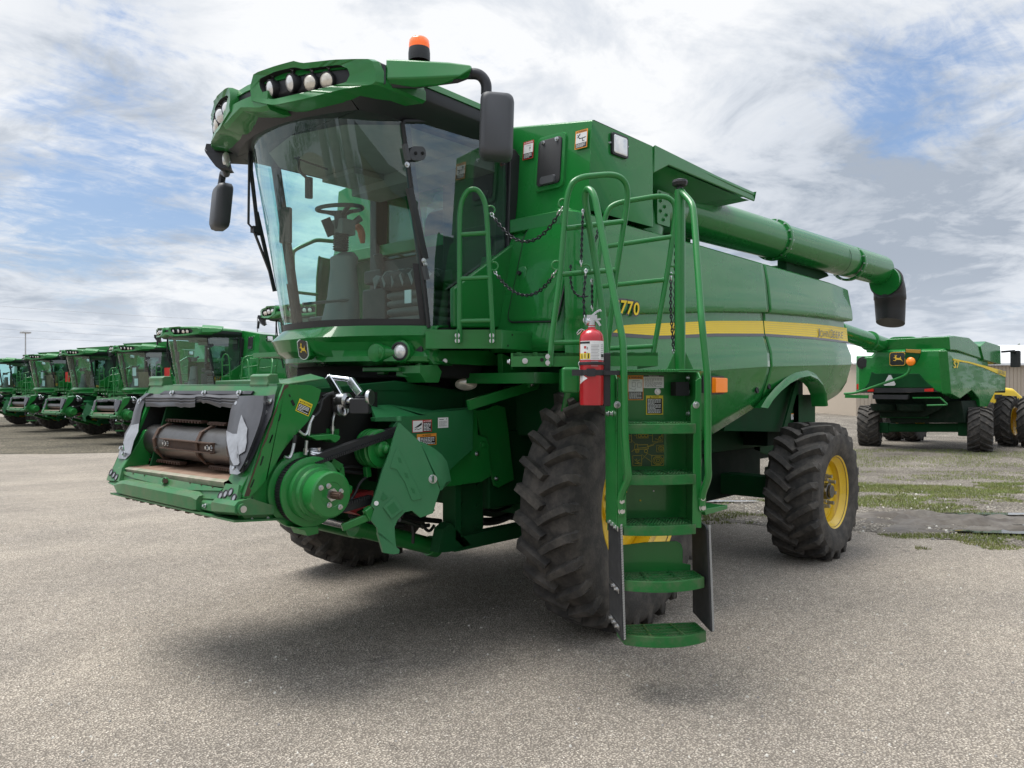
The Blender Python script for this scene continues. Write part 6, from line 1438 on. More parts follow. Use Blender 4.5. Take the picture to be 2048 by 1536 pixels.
    n8 = N.new('ShaderNodeTexNoise'); n8.inputs['Scale'].default_value = 2.6; n8.inputs['Detail'].default_value = 8; n8.inputs['Roughness'].default_value = .75; mo8 = N.new('ShaderNodeMapping'); mo8.inputs['Location'].default_value = (13,5,0); L.new(g.outputs['Position'], mo8.inputs['Vector']); L.new(mo8.outputs[0], n8.inputs['Vector'])
    r8 = N.new('ShaderNodeMapRange'); r8.inputs['From Min'].default_value = .715; r8.inputs['From Max'].default_value = .76; L.new(n8.outputs['Fac'], r8.inputs['Value'])
    m8 = N.new('ShaderNodeMix'); m8.data_type = 'RGBA'; m8.blend_type = 'MULTIPLY'; L.new(r8.outputs[0], m8.inputs['Factor']); L.new(m7.outputs['Result'], m8.inputs['A']); m8.inputs['B'].default_value = (.28,.27,.26,1)
    n4 = N.new('ShaderNodeTexNoise'); n4.inputs['Scale'].default_value = 14; n4.inputs['Detail'].default_value = 5; L.new(g.outputs['Position'], n4.inputs['Vector'])
    r4 = N.new('ShaderNodeMapRange'); r4.inputs['To Min'].default_value = .70; r4.inputs['To Max'].default_value = 1.3; L.new(n4.outputs['Fac'], r4.inputs['Value'])
    m4 = N.new('ShaderNodeMix'); m4.data_type = 'RGBA'; m4.blend_type = 'MULTIPLY'; m4.inputs['Factor'].default_value = 1; L.new(m8.outputs['Result'], m4.inputs['A']); L.new(r4.outputs[0], m4.inputs['B'])
    L.new(m4.outputs['Result'], b.inputs['Base Color'])
    iv = N.new('ShaderNodeMath'); iv.operation = 'SUBTRACT'; iv.inputs[0].default_value = 1; L.new(v.outputs['Distance'], iv.inputs[1])
    n5 = N.new('ShaderNodeTexNoise'); n5.inputs['Scale'].default_value = 180; L.new(g.outputs['Position'], n5.inputs['Vector'])
    a5 = N.new('ShaderNodeMath'); a5.operation = 'MULTIPLY_ADD'; a5.inputs[1].default_value = .5; L.new(n5.outputs['Fac'], a5.inputs[0]); L.new(iv.outputs[0], a5.inputs[2])
    bp = N.new('ShaderNodeBump'); bp.inputs['Strength'].default_value = .9; bp.inputs['Distance'].default_value = bumpd; L.new(a5.outputs[0], bp.inputs['Height']); L.new(bp.outputs['Normal'], b.inputs['Normal'])
    return m
M['chipseal'] = ground_mat('chip_seal', [(0,(.25,.225,.195)),(.22,(.43,.385,.33)),(.5,(.54,.485,.415)),(.72,(.66,.595,.505)),(.88,(.35,.32,.28)),(1,(.82,.76,.67))], (.20,.178,.152), 84, ((.84,.835,.835),(1.14,1.12,1.09)), (.50,.50,.52))
M['gravel'] = ground_mat('yard_gravel', [(0,(.18,.165,.145)),(.3,(.33,.31,.28)),(.6,(.44,.41,.37)),(.85,(.57,.54,.49)),(1,(.68,.65,.60))], (.12,.11,.095), 34, ((.6,.57,.52),(1.1,1.06,1.0)), (.45,.40,.33), .03)
M['dirt'] = ground_mat('yard_dirt', [(0,(.14,.125,.10)),(.5,(.22,.20,.165)),(1,(.33,.30,.25))], (.06,.052,.04), 20, ((.55,.55,.48),(1.15,1.12,1.0)), (.5,.5,.45), .03)
g = MB(); Ds = [-60,-20,-6,0,2,4,6,8,9,10,11,12,13,14,15,16,17,18,19,20,21,22,24,27,32,40,60,120,300,900,2500]; ls = [-2500,-600,-200,-80,-40,-20,-10,0,10,20,40,80,200,600,2500]
g.grid([[W(D,l) for l in ls] for D in Ds]); tag(g.build('ground', M['chipseal']), 'tan chip-seal pavement of the yard under the big combine', None, None, 'structure')
def blob_sheet(name, D0, D1, l0f, l1f, m, lift, jag=.5, step=.5, seed=0):
    rows_ = []; D = D0
    n = max(4, int((D1-D0)/step))
    for i in range(n+1):
        D = lerp(D0,D1,i/n); a = l0f(D) + jag*noise.noise(V((D*.9,seed,0))) + jag*.6*noise.noise(V((D*2.7,seed+5,0))) + jag*.35*noise.noise(V((D*9,seed+7,0))); b = l1f(D) + jag*noise.noise(V((D*.9,seed+9,0)))
        if b <= a + .02: b = a + .02
        rows_.append([W(D, lerp(a,b,k/6)) + ZV*lift for k in range(7)])
    g = MB(); g.grid(rows_); return g.build(name, m)
tag(blob_sheet('gravel_yard', 8.6, 70, lambda D: interp([(8.6,6.8),(9.5,4.9),(11,3.0),(13,1.2),(20,-1.5),(70,-3)],D), lambda D: 120, M['gravel'], .004, .9, .07, 1), 'grey gravel yard beyond the pavement on the right', None, None, 'structure')
tag(blob_sheet('dirt_strip', 26.5, 60, lambda D: -120, lambda D: interp([(26.5,-16.0),(28,-9.5),(31,-4),(60,-4)],D), M['dirt'], .004, .9, .15, 2), 'dark dirt ground under the row of combines', None, None, 'structure')
# mud with ruts and water
M['mud'] = mat('wet_mud', (.07,.056,.042), .55, spec=.5, var=.4, vscale=5, dirt=(.22,.20,.17), dirt_amt=.7, dscale=2.4, bump=.5, bscale=14, rvar=.2)
g = MB(); rows_ = []; rg = random.Random(3)
for i in range(56):
    D = lerp(9.15, 11.9, i/55); row = []
    for j in range(130):
        l = lerp(4.2, 13.5, j/129); e = min(1, min(D-9.15, 11.9-D)/.5)*min(1,(l-4.2)/1.0); e *= max(0, min(1, .75+1.5*noise.noise(V((D*.7,l*.5,2)))))
        h = .10*noise.noise(V((D*3.2+ .5*math.sin(l*.7),l*.9,0))) + .09*noise.noise(V((D*7,l*3.5,3))) + .03*noise.noise(V((D*20,l*11,5)))
        row.append(W(D,l)+ZV*(.030*e - .02*(1-e) + (h*.8 + .03*math.sin(D*9+1.5*noise.noise(V((l*.6,D,9)))*3))*e))
    rows_.append(row)
g.grid(rows_); tag(g.build('mud', M['mud']), 'wet rutted mud beside the rear wheel', None, None, 'structure')
M['water'] = mat('puddle_water', (.06,.055,.045), .03, spec=.9)
for k,(D,l,a,b_) in enumerate(((9.75,6.6,1.0,.16),(10.2,8.0,1.3,.14),(11.3,7.0,.9,.12),(13.0,3.3,.9,.10),(9.6,8.6,.8,.10))):
    n = 40; pts = [ZV*.020+W(D+b_*math.sin(t)*(1+.45*noise.noise(V((math.cos(t)*2,math.sin(t)*2,k)))), l+a*math.cos(t)*(1+.4*noise.noise(V((math.cos(t)*2,math.sin(t)*2,k+9)))))+ZV*.016 for t in [2*math.pi*i/n for i in range(n)]]
    g = MB(); g.add(pts,[tuple(range(n))]); tag(g.build('puddle', M['water'], weld=False), 'shallow rain puddle in the mud', None, None, 'structure')
# grass: blades in ragged patches
M['grass'] = mat('grass_blades', (.18,.23,.055), .6, var=.5, vscale=1.3, dirt=(.27,.24,.10), dirt_amt=.7, dscale=2.0)
rg = random.Random(11); g = MB(); VV = []; FF = []
def blade(D, l, h):
    p = W(D,l); a = rg.uniform(0,6.28); w_ = .0035+.003*rg.random(); dx = V((math.cos(a),math.sin(a),0)); le = V((rg.uniform(-1,1),rg.uniform(-1,1),0))*h*.5; i = len(VV)
    VV.extend([p-dx*w_, p+dx*w_, p+le*.4+ZV*h*.6+dx*w_*.6, p+le*.4+ZV*h*.6-dx*w_*.6, p+le+ZV*h]); FF.extend([(i,i+1,i+2,i+3),(i+3,i+2,i+4)])
def patch_grass(n, D0, D1, l0, l1, dens, hmin, hmax, sd):
    k = 0; tries = 0
    while k < n and tries < n*12:
        tries += 1; D = rg.uniform(D0,D1); l = rg.uniform(l0,l1)
        if noise.noise(V((D*.55,l*.55,sd)))+.6*noise.noise(V((D*1.9,l*1.9,sd+3)))+.3*noise.noise(V((D*5,l*5,sd+8))) > dens: blade(D,l,rg.uniform(hmin,hmax)); k += 1
patch_grass(16000, 22.0, 28.5, 9.5, 22, -.25, .02, .08, 1)
patch_grass(38000, 11.2, 17.5, 5.4, 12.5, -.06, .012, .06, 2)
patch_grass(5000, 8.75, 9.7, 4.6, 8.5, .12, .01, .05, 3)
patch_grass(5000, 16, 21, 7.5, 15, .2, .015, .06, 4)
patch_grass(2500, 10.5, 13.5, 2.2, 4.5, .2, .01, .05, 6)
g.v = VV; g.f = [list(f) for f in FF]; g.m = [0]*len(FF); g.sm = [False]*len(FF)
tag(g.build('grass', M['grass'], weld=False), 'patchy green and dry grass growing through the gravel and dirt', 'grass', None, 'stuff')
# loose stones near the camera and at the gravel edge
g = MB(); rg = random.Random(5)
for i in range(2600):
    if i < 1500: D = 2.2 + 7*rg.random()**1.4; l = rg.uniform(-.75,.75)*D
    else: D = rg.uniform(8.5,20); l = interp([(8.6,5.5),(11,3.2),(20,0)],D)+abs(rg.gauss(0,3.5))
    if D < 0: continue
    s_r = rg.uniform(.004,.010) if i < 1500 else rg.uniform(.008,.028)
    p = W(D,l)+ZV*s_r*.3; vs = []
    for a in range(6): vs.append(p+V((math.cos(a*1.05)*s_r*rg.uniform(.7,1.2),math.sin(a*1.05)*s_r*rg.uniform(.7,1.2),-s_r*.3)))
    for a in range(6): vs.append(p+V((math.cos(a*1.05+.3)*s_r*.6,math.sin(a*1.05+.3)*s_r*.6,s_r*rg.uniform(.35,.7))))
    g.add(vs, [(k,(k+1)%6,6+(k+1)%6,6+k) for k in range(6)]+[(6,7,8,9,10,11)], rg.choice((0,0,1,2)))
M['st1']=mat('stone_tan',(.42,.38,.32),.85,var=.2); M['st2']=mat('stone_grey',(.26,.25,.24),.85,var=.2); M['st3']=mat('stone_pale',(.62,.60,.55),.85,var=.2)
tag(g.build('loose_stones', [M['st1'],M['st2'],M['st3']], weld=False), 'loose chips of stone scattered over the pavement and gravel', 'stones', None, 'stuff')

# ================================================================== the row of combines on the left (copies of the big one)
SKIP = {'lug_nut','safety_chain','lettering','warning_label','notice_label','caution_label','danger_label','service_diagram','reflective_dot','edge_stitching','pulley_bolt','panel_latch','plate_slots','rust_streak','drum_slat','hose','hydraulic_line','bracket','clamp_strip','extinguisher_bracket','door_latch','orange_handle','latch_plate','scraped_patch','beacon','lens','plastic_wrap','door_seal','inside_mirror','paper_note','bellows','weld_seam'}
KIDS = {}
for o in list(COL.objects):
    if o.parent: KIDS.setdefault(o.parent.name, []).append(o)
def base_name(o): return o.name.split('.')[0]
def copy_machine(loc, rz, label, group):
    r = HV.copy(); COL.objects.link(r); r.location = loc; r.rotation_euler = (0,0,rz); tag(r, label, 'combine harvester', group)
    for ch in KIDS[HV.name]:
        if base_name(ch) in SKIP: continue
        c = ch.copy(); COL.objects.link(c); c.parent = r
        for gch in KIDS.get(ch.name, []):
            if base_name(gch) in SKIP: continue
            d = gch.copy(); COL.objects.link(d); d.parent = c
    return r
GRP = 'green combine harvesters parked in the yard'
PC = V((1.0,.2,0))
def place(px, D, rz, label):
    l = (px-PCX)/FPX*D; tgt = W(D,l); q_ = Matrix.Rotation(rz,3,'Z') @ (PC-V((-1.6,0,0)))
    loc = tgt - q_; loc.z = gz(D) - GZ; return copy_machine(loc, rz, label, GRP)
row = []
row.append(place(628, 17.6, R_(9), 'green combine mostly hidden behind the big cab, only roof corner and mirror showing'))
row.append(place(392, 22.4, R_(7), 'green combine just left of the big cab, tallest in the row behind'))
row.append(place(275, 31.8, R_(10), 'green combine with red sheet beside its cab, next left of the tallest in the row'))
row.append(place(168, 35.5, R_(6.5), 'green combine in the left row between the two with red sheets'))
row.append(place(90, 40.5, R_(9.5), 'green combine with red sheet beside its cab, second from the left edge'))
row.append(place(12, 46.0, R_(5), 'farthest green combine, cut by the left edge of the photo'))
for k,(x_,y_,rz_) in enumerate(((-4.5,21,200),(-11.5,22,202),(2.5,22.5,198))):
    r_c = copy_machine(V((x_,y_,0)), R_(rz_), ('green combine across the yard, middle one of the three facing the big combine','green combine across the yard, farthest to the right of the photographer','green combine across the yard, nearest behind the photographer')[k], 'green combines across the yard')
M['redsheet'] = mat('red_sheet', (.55,.03,.025), .5, var=.15)
M['card'] = mat('cardboard', (.30,.21,.13), .85, var=.2)
def local_part(r, build_fn, name, m):
    g = MB(); build_fn(g); o = g.build(name, m, None); o.parent = r; o.location = WORG[o.name] - V((-1.6,0,0)); return o
for i in (2,4):
    local_part(row[i], lambda g: g.box((.55,1.55,2.75),(.04,.36,.52)), 'red_sheet', M['redsheet'])
    local_part(row[i], lambda g: (g.bb((.5,-.35,2.2),(.85,.45,2.85)),), 'cardboard_box', M['card'])
    local_part(row[i], lambda g: (g.box((1.17,.25,2.85),(.01,.24,.34)), g.box((1.12,.30,2.42),(.01,.24,.30))), 'paper_notes', M['white'])
def ext_(g):
    for y_ in (-1.75,1.75): g.prism([(.15,y_,3.78),(-3.0,y_,3.78),(-3.1,y_*1.08,4.12),(.35,y_*1.08,4.12)],(0,.04,0))
    for x_ in (.15,-3.0): g.prism([(x_,-1.75,3.78),(x_,1.75,3.78),(x_*1.05+.1,1.89,4.12),(x_*1.05+.1,-1.89,4.12)],(-.04,0,0))
for i in (2,3,4): local_part(row[i], ext_, 'tank_extension', P_)

# ================================================================== newer combine seen from behind on the right
S7c = W(29.05, 15.5); fwd = (RV*.744+DV*.667).normalized(); lft = ZV.cross(fwd).normalized()
s7 = empty('combine_harvester', S7c); tag(s7, 'green combine on the right seen from behind, amber lamp on its rear arm', 'combine harvester', GRP)
rp0 = S7c - fwd*1.7
def q7(x,y,back=0.): return at('R',x,y,pl=(rp0+fwd*back, -fwd))
def q7s(x,y,off=1.72): return at('R',x,y,pl=(S7c-lft*off, -lft))
g = MB(); out = [q7(x,y) for x,y in ((355,815),(358,455),(505,455),(560,395),(1235,382),(1262,420),(1300,835),(1215,830),(1180,815),(440,815))]
tpu = ZV*.0
bk = [p+fwd*4.2 for p in out]
ins_ = [p+fwd*.0 for p in out]; mid_ = [lerp(p, sum(out,V())/len(out), .10)-fwd*.12 for p in out]
g.loft([bk,[p+fwd*.25 for p in out],out,mid_],0,True,True,False)
hood = g.build('rear_hood', PN, s7, bev=.03, ang=30)
g = MB(); 
g.prism([q7(x,y,-.16) for x,y in ((510,610),(550,630),(980,630),(1040,700),(1120,770),(440,770),(480,720))], fwd*.05, 0)
g.build('tail_panel', M['dgreen'], hood, bev=.02)
g = MB(); g.prism([q7(x,y,-.15) for x,y in ((430,772),(1110,772),(1170,812),(400,822))], fwd*.2); g.build('tail_band', M['black'], hood)
for xs_ in ((470,530,780,808),(1035,1125,775,808)):
    g = MB(); g.prism([q7(x,y,-.20) for x,y in ((xs_[0],xs_[3]),(xs_[0],xs_[2]+8),(xs_[1],xs_[2]),(xs_[1],xs_[3]))], fwd*.06); g.build('reflector', M['redlens'], hood)
for x0,x1 in ((362,390),(1225,1255)):
    g = MB(); g.prism([q7(x,y,-.10) for x,y in ((x0,735),(x1,730),(x1,790),(x0,785))], fwd*.06); g.build('tail_lamp', M['redlens'], hood)
g = MB(); g.cyl(q7(432,525,.05), q7(432,525,-.12), .24, 28, 0); g.cyl(q7(432,525,-.12), q7(432,525,-.16), .17, 24, 0); g.build('exhaust_outlet', M['black'], hood, bev=.01)
g = MB(); g.prism([q7(x,y,-.19) for x,y in ((680,645),(700,645),(748,735),(738,750),(640,750),(628,738))], fwd*.03); g.build('slow_triangle', M['white'], hood)
bx = -lft; by = ZV; bn = -fwd; c7 = q7(770,485,-.17)
g = MB(); g.loft([rrect(c7+bn*.0,bx,by,.29,.26,.09),rrect(c7+bn*.03,bx,by,.29,.26,.09)],1); g.loft([rrect(c7+bn*.02,bx,by,.275,.245,.08),rrect(c7+bn*.035,bx,by,.275,.245,.08)],2); g.loft([rrect(c7+bn*.02,bx,by,.255,.225,.07),rrect(c7+bn*.04,bx,by,.255,.225,.07)],0)
deer(c7+bn*.045, .21,.17, bx, by, g, 2); g.build('badge', [M['badge'],M['badge'],M['gold']], hood, weld=False)
# right flank
g = MB(); g.prism([q7s(x,y) for x,y in ((1262,400),(1320,470),(1620,545),(1840,620),(1835,800),(1740,810),(1660,960),(1590,960),(1580,880),(1505,795),(1390,880),(1300,830))], lft*.3, 0); g.build('side_shield', PN, s7, bev=.03)
g = MB(); g.prism([q7s(x,y,1.74) for x,y in ((1320,482),(1480,512),(1620,548),(1840,608),(1840,665),(1620,570),(1480,527),(1325,500))], lft*.02); g.build('stripe_decal', M['stripe'], s7)
g = MB(); a = q7s(1765,650,1.765); b = q7s(1832,660,1.765); ex = (b-a).normalized(); put_text(g,'JOHN DEERE',a+ZV*.02,ex,ZV,(b-a).length,.20,0,.01); a = q7s(1325,575,1.745); put_text(g,'S7',a,fwd,ZV,.55,.24,1,.02); g.build('lettering', [M['decalblk'],M['stripe']], s7)
g = MB(); g.prism([q7s(x,y,1.5) for x,y in ((1280,262),(1330,255),(1480,275),(1640,410),(1620,490),(1360,400),(1290,395))], lft*2.9, 0); g.prism([q7s(x,y,1.55) for x,y in ((1590,360),(1645,310),(1790,355),(1795,540),(1625,495))], lft*3.0, 0); g.build('grain_tank', PN, s7, bev=.03)
g = MB(); g.prism([q7s(x,y,1.5) for x,y in ((1600,560),(1840,620),(1840,820),(1700,820))], lft*3.0); g.prism([q7(x,y,.6) for x,y in ((520,820),(1250,820),(1200,980),(1040,1060),(600,1060))], fwd*3.0); g.build('body_core', M['cdark'], s7, bev=.03)
g = MB(); g.prism([q7(x,y,.9) for x,y in ((620,900),(1400,900),(1440,1120),(700,1120))], fwd*2.2); [g.lathe([(.001,0),(.5,.0),(.45,.25),(.2,.3),(.001,.3)], q7(x,930,.5), V((0,0,-1)), 20) for x in (640,900)]; g.build('chopper', M['cdark'], s7, bev=.03)
g = MB(); g.bar(q7s(1800,415,1.4), q7s(1930,405,1.9), .08,.08); g.bar(q7s(1930,405,1.9), q7s(1935,430,1.9), .06,.06); g.loft([rrect(q7s(1938,485,1.9)+fwd*d,-lft,ZV,.17,.33,.06) for d in (-.06,.06)],0); g.build('mirror', M['black'], s7, bev=.01)
# engine deck rails and air intake
g = MB(); 
g.tube(rpath([q7(630,380,.6),q7(690,275,.6),q7(930,268,.6),q7(960,290,.6),q7(960,375,.6)],.2), .03, 8); g.tube([q7(640,365,.6),q7(960,365,.6)], .025, 8); g.tube(rpath([q7(1045,370,.6),q7(1050,310,.6),q7(1130,308,.6),q7(1140,370,.6)],.1),.03,8); g.tube(rpath([q7(1040,350,.5),q7(1230,352,.5),q7(1250,375,.5)],.1),.03,8); g.tube([q7(825,365,.6),q7(825,272,.6)],.025,8)
g.build('deck_rail', P_, s7)
g = MB(); g.prism([q7(x,y,1.6) for x,y in ((760,375),(770,295),(960,280),(1100,290),(1180,265),(1290,250),(1290,385))], fwd*1.4); g.build('engine_cover', P_, s7, bev=.05)
g = MB(); g.tube(rpath([q7(985,340,1.4),q7(1000,290,1.4),q7(1080,285,1.4),q7(1110,330,1.4)],.2), .10, 12); g.build('air_duct', M['black'], s7)
g = MB(); a = at('R',330,255,t=27.0); b = at('R',740,385,t=29.5); g.tube([a,b], .30, 24); g.tube([at('R',325,250,t=26.9)-(b-a).normalized()*1.2, a], .30, 24); g.lathe([(.30,-.06),(.36,-.05),(.36,.05),(.30,.06)], lerp(a,b,.38), (b-a), 24); g.build('unloading_auger', PN, s7, ang=40)
# rear ladder arm with amber lamp
g = MB(); g.tube(rpath([q7(240,830,-.5),q7(350,825,-.5),q7(850,650,-.5),q7(888,600,-.5),q7(890,560,-.5)],.3,6), .045, 10); ar = g.build('lamp_arm', P_, s7)
g = MB(); g.prism([q7(x,y,-.45) for x,y in ((845,380),(1005,390),(985,470),(940,540),(890,560),(860,535),(838,470))], fwd*.05, 0); g.prism([q7(x,y,-.46) for x,y in ((850,388),(1000,395),(995,430),(848,420))], fwd*.02, 1); g.build('lamp_shield', [M['dgreen'], M['yel_d'] if 'yel_d' in M else M.setdefault('yel_d', mat('ochre_reflector', (.35,.2,.02), .5))], ar, bev=.01)
g = MB(); g.lathe([(.15,0),(.15,.05),(.12,.09),(.001,.11)], q7(902,510,-.52), -fwd, 24); g.build('amber_lamp', M['amber'], ar, ang=50)
g = MB(); g.bar(q7(250,855,-.3), q7(480,860,-.3), .06,.12); g.loft([rrect(q7(700,862,-.3)+(-fwd)*d,-lft,ZV,.62,.08,.04) for d in (-.08,.08)],1); g.bar(q7(920,870,-.3), q7(1190,868,-.3), .05,.05); g.tube(rpath([q7(1190,868,-.3),q7(1270,940,-.3),q7(1060,945,-.3)],.1),.03,8); g.build('rear_bar', [P_, M['black']], s7, bev=.01)
g = MB(); g.bar(q7(600,1165,1.5), q7(1480,1165,1.5), .3,.32); g.box(q7(1440,1180,1.5),(.4,.4,.5)); g.box(q7(640,1165,1.5),(.4,.4,.4)); g.bar(q7(600,1040,.8),q7(1080,1045,.8),.1,.22); g.build('rear_axle', M['dgreen'], s7, bev=.03)
def far_wheel(parent, c, axis, R, w, rimr, n=18):
    """wheel rolling along fwd, outer side towards axis"""
    axis = axis.normalized(); f = ZV.cross(axis).normalized(); h = w/2; t = MB()
    Rb = R-.06
    t.lathe([(rimr,-h*.8),(lerp(rimr,Rb,.5),-h),(Rb-.05,-h*.92),(Rb,-h*.5),(Rb,h*.5),(Rb-.05,h*.92),(lerp(rimr,Rb,.5),h),(rimr,h*.8)], c, axis, 48)
    def P(r,th,y): return c + f*(r*math.cos(th)) + ZV*(r*math.sin(th)) + axis*y
    for sg in (-1,1):
        for i in range(n):
            th0 = 2*math.pi*(i+(.5 if sg>0 else 0))/n; secs=[]
            for s_,yf,dr_ in ((0,0,0),(.5,.25,0),(1,.46,-.02),(1.0,.5,-.12)):
                dirn = -1 if True else 1
                th = th0 + dirn*(-.34)*s_*(.8/R); hw = .036/R
                secs.append([P(Rb+dr_-.02,th-hw*1.2,sg*yf*w),P(R+dr_,th-hw,sg*yf*w),P(R+dr_,th+hw,sg*yf*w),P(Rb+dr_-.02,th+hw*1.2,sg*yf*w)])
            t.loft(secs,0,True,True,False)
    r = MB(); r.lathe([(rimr,-h*.8),(rimr*.9,-h*.6),(rimr*.9,h*.2),(rimr*1.03,h*.82),(rimr*1.0,h*.86),(rimr*.9,h*.6),(rimr*.85,h*.05),(rimr*.4,0),(rimr*.35,h*.2),(.001,h*.2)], c, axis, 40)
    wo = r.build('wheel', M['rim'], parent, ang=40); t.build('tyre', M['tyre'], wo, ang=28); return wo
z0 = gz(27)
rol = (RV*.52+DV*.854).normalized(); rax = ZV.cross(rol)
for s_ in (1,-1): far_wheel(s7, S7c+lft*(1.95*s_)+V((0,0,.78)), rax*s_, .82, .80, .36)
for s_ in (1,-1):
    for off in (1.75,2.55): far_wheel(s7, S7c+fwd*3.9+lft*(off*s_)+V((0,0,.98)), lft*s_, 1.0, .6, .55)

# ================================================================== far things
M['tanmetal'] = mat('tan_metal_siding', (.46,.39,.31), .5, var=.06); M['whroof'] = mat('white_metal_roof', (.78,.79,.80), .4); M['ylw'] = mat('yellow_machine_paint', (.80,.55,.02), .35, coat=.4)
def shed(name, D, l0, l1, h, ridge, depth, label, yaw=0):
    o = W(D,(l0+l1)/2); o.z = gz(D)-.05; L_ = (l1-l0)/2; X = (RV*math.cos(yaw)+DV*math.sin(yaw)); Y = (DV*math.cos(yaw)-RV*math.sin(yaw))
    root = empty(name, o); tag(root, label, 'shed', None)
    g = MB(); n = int(L_*2/.3)
    for k in range(n):    # ribbed siding
        a = -L_+2*L_*k/n; b = -L_+2*L_*(k+.85)/n; g.prism([o+X*a,o+X*b,o+X*b+ZV*h,o+X*a+ZV*h], Y*-.03)
    g.prism([o-X*L_,o+X*L_,o+X*L_+ZV*h,o-X*L_+ZV*h], Y*.1)
    for sx in (-L_,L_): g.prism([o+X*sx,o+X*sx+Y*depth,o+X*sx+Y*depth+ZV*h,o+X*sx+Y*depth/2+ZV*ridge,o+X*sx+ZV*h], X*.1)
    g.prism([o-X*L_+Y*depth,o+X*L_+Y*depth,o+X*L_+Y*depth+ZV*h,o-X*L_+Y*depth+ZV*h], Y*.1); g.build('wall', M['tanmetal'], root)
    g = MB(); e = .4
    for y0,y1 in ((-e,depth/2),(depth+e,depth/2)): g.prism([o-X*(L_+e)+Y*y0+ZV*(h+.05),o+X*(L_+e)+Y*y0+ZV*(h+.05),o+X*(L_+e)+Y*y1+ZV*(ridge+.1),o-X*(L_+e)+Y*y1+ZV*(ridge+.1)], ZV*.12)
    g.build('roof', M['whroof'], root)
    g = MB(); g.prism([o-X*(L_+.1)+ZV*(h-.02)-Y*.45,o+X*(L_+.1)+ZV*(h-.02)-Y*.45,o+X*(L_+.1)+ZV*(h+.14)-Y*.45,o-X*(L_+.1)+ZV*(h+.14)-Y*.45], Y*.12); g.build('gutter', M['whroof'], root)
    return root
shed('metal_shed', 62, 27.8, 72, 4.15, 6.0, 16, 'long tan metal shed with white roof behind the combine on the right')
def yellow_machine(D, px, label, s=1.0):
    o = W(D,(px-PCX)/FPX*D); root = empty('farm_sprayer', o); tag(root, label, 'farm machine', 'yellow farm machines in front of the shed')
    g = MB(); secs = []
    for x_,z0_,z1_,w_ in ((-1.3,1.3,1.7,.5),(-1.15,1.2,2.0,.75),(-.3,1.1,2.35,.85),(.6,1.1,2.25,.85),(1.2,1.1,1.8,.7)):
        secs.append(rrect(o+RV*x_*s+ZV*((z0_+z1_)/2), DV, ZV, w_, (z1_-z0_)/2, .2))
    g.loft(secs,0); g.build('tank', M['ylw'], root, ang=50)
    g = MB(); g.bb((o.x-.9,o.y-.9,o.z+.8),(o.x+.9,o.y+.9,o.z+1.3)); g.build('chassis', M['dgreen'], root, bev=.05)
    g = MB(); g.prism([o+RV*-.5-DV*.9+ZV*1.65,o+RV*-.1-DV*.9+ZV*1.65,o+RV*-.1-DV*.9+ZV*1.9,o+RV*-.5-DV*.9+ZV*1.9], DV*.05); g.build('black_mark', M['black'], root)
    g = MB(); p = o+RV*1.4-DV*.6+ZV*1.55; g.box(p,(.25,.25,.25)); g.build('lamp', M['amber'], root, bev=.03)
    for sx in (-1.2,1.2): far_wheel(root, o+RV*sx-DV*1.0+ZV*.8, -DV, .8,.4,.4,14)
yellow_machine(44, 1988, 'yellow farm machine with black mark at the right edge by the shed')
yellow_machine(88, 1716, 'yellow farm machine peeping out left of the combine on the right')
M['leaf'] = mat('leaves', (.05,.085,.025), .7, var=.5, vscale=2); M['bark'] = mat('bark', (.09,.07,.055), .9, var=.3)
def tree(D, px, h, cr, label, seed):
    rg = random.Random(seed); o = W(D,(px-PCX)/FPX*D); root = empty('tree', o); tag(root, label, 'tree')
    g = MB(); g.tube([o, o+V((.1,0,h*.3)), o+V((.0,.1,h*.6)), o+V((.1,.1,h*.92))], [.28,.22,.13,.03], 10)
    tips = []
    for i in range(13):
        a = rg.uniform(0,6.28); z_ = rg.uniform(.35,.85); s_ = o+V((0,0,h*z_)); e = s_+V((math.cos(a)*cr*rg.uniform(.5,.95),math.sin(a)*cr*rg.uniform(.5,.95),h*rg.uniform(.05,.22))); g.tube([s_,lerp(s_,e,.5)+V((0,0,.2)),e],[.09,.06,.02],6); tips.append(e); tips.append(lerp(s_,e,.65)+V((0,0,.2)))
    g.build('trunk', M['bark'], root)
    g = MB(); tips.append(o+V((0,0,h)))
    for t in tips:
        rr = rg.uniform(.5,1.0)*cr*.34
        for k in range(70):
            d = V((rg.gauss(0,1),rg.gauss(0,1),rg.gauss(0,.8))); d = d.normalized()*rr*rg.random()**.4; p = t+d; a = V((rg.gauss(0,1),rg.gauss(0,1),rg.gauss(0,1))).normalized(); b = a.orthogonal().normalized(); s_ = rg.uniform(.10,.22); g.add([p-a*s_,p+b*s_*.5,p+a*s_,p-b*s_*.5],[(0,1,2,3)])
    g.build('crown', M['leaf'], root, weld=False)
tree(85, 2035, 6.4, 2.6, 'leafy tree top above the shed roof at the right edge', 3)
tree(92, 2000, 5.6, 2.2, 'smaller tree behind the shed, left of the leafy tree at the right edge', 5)
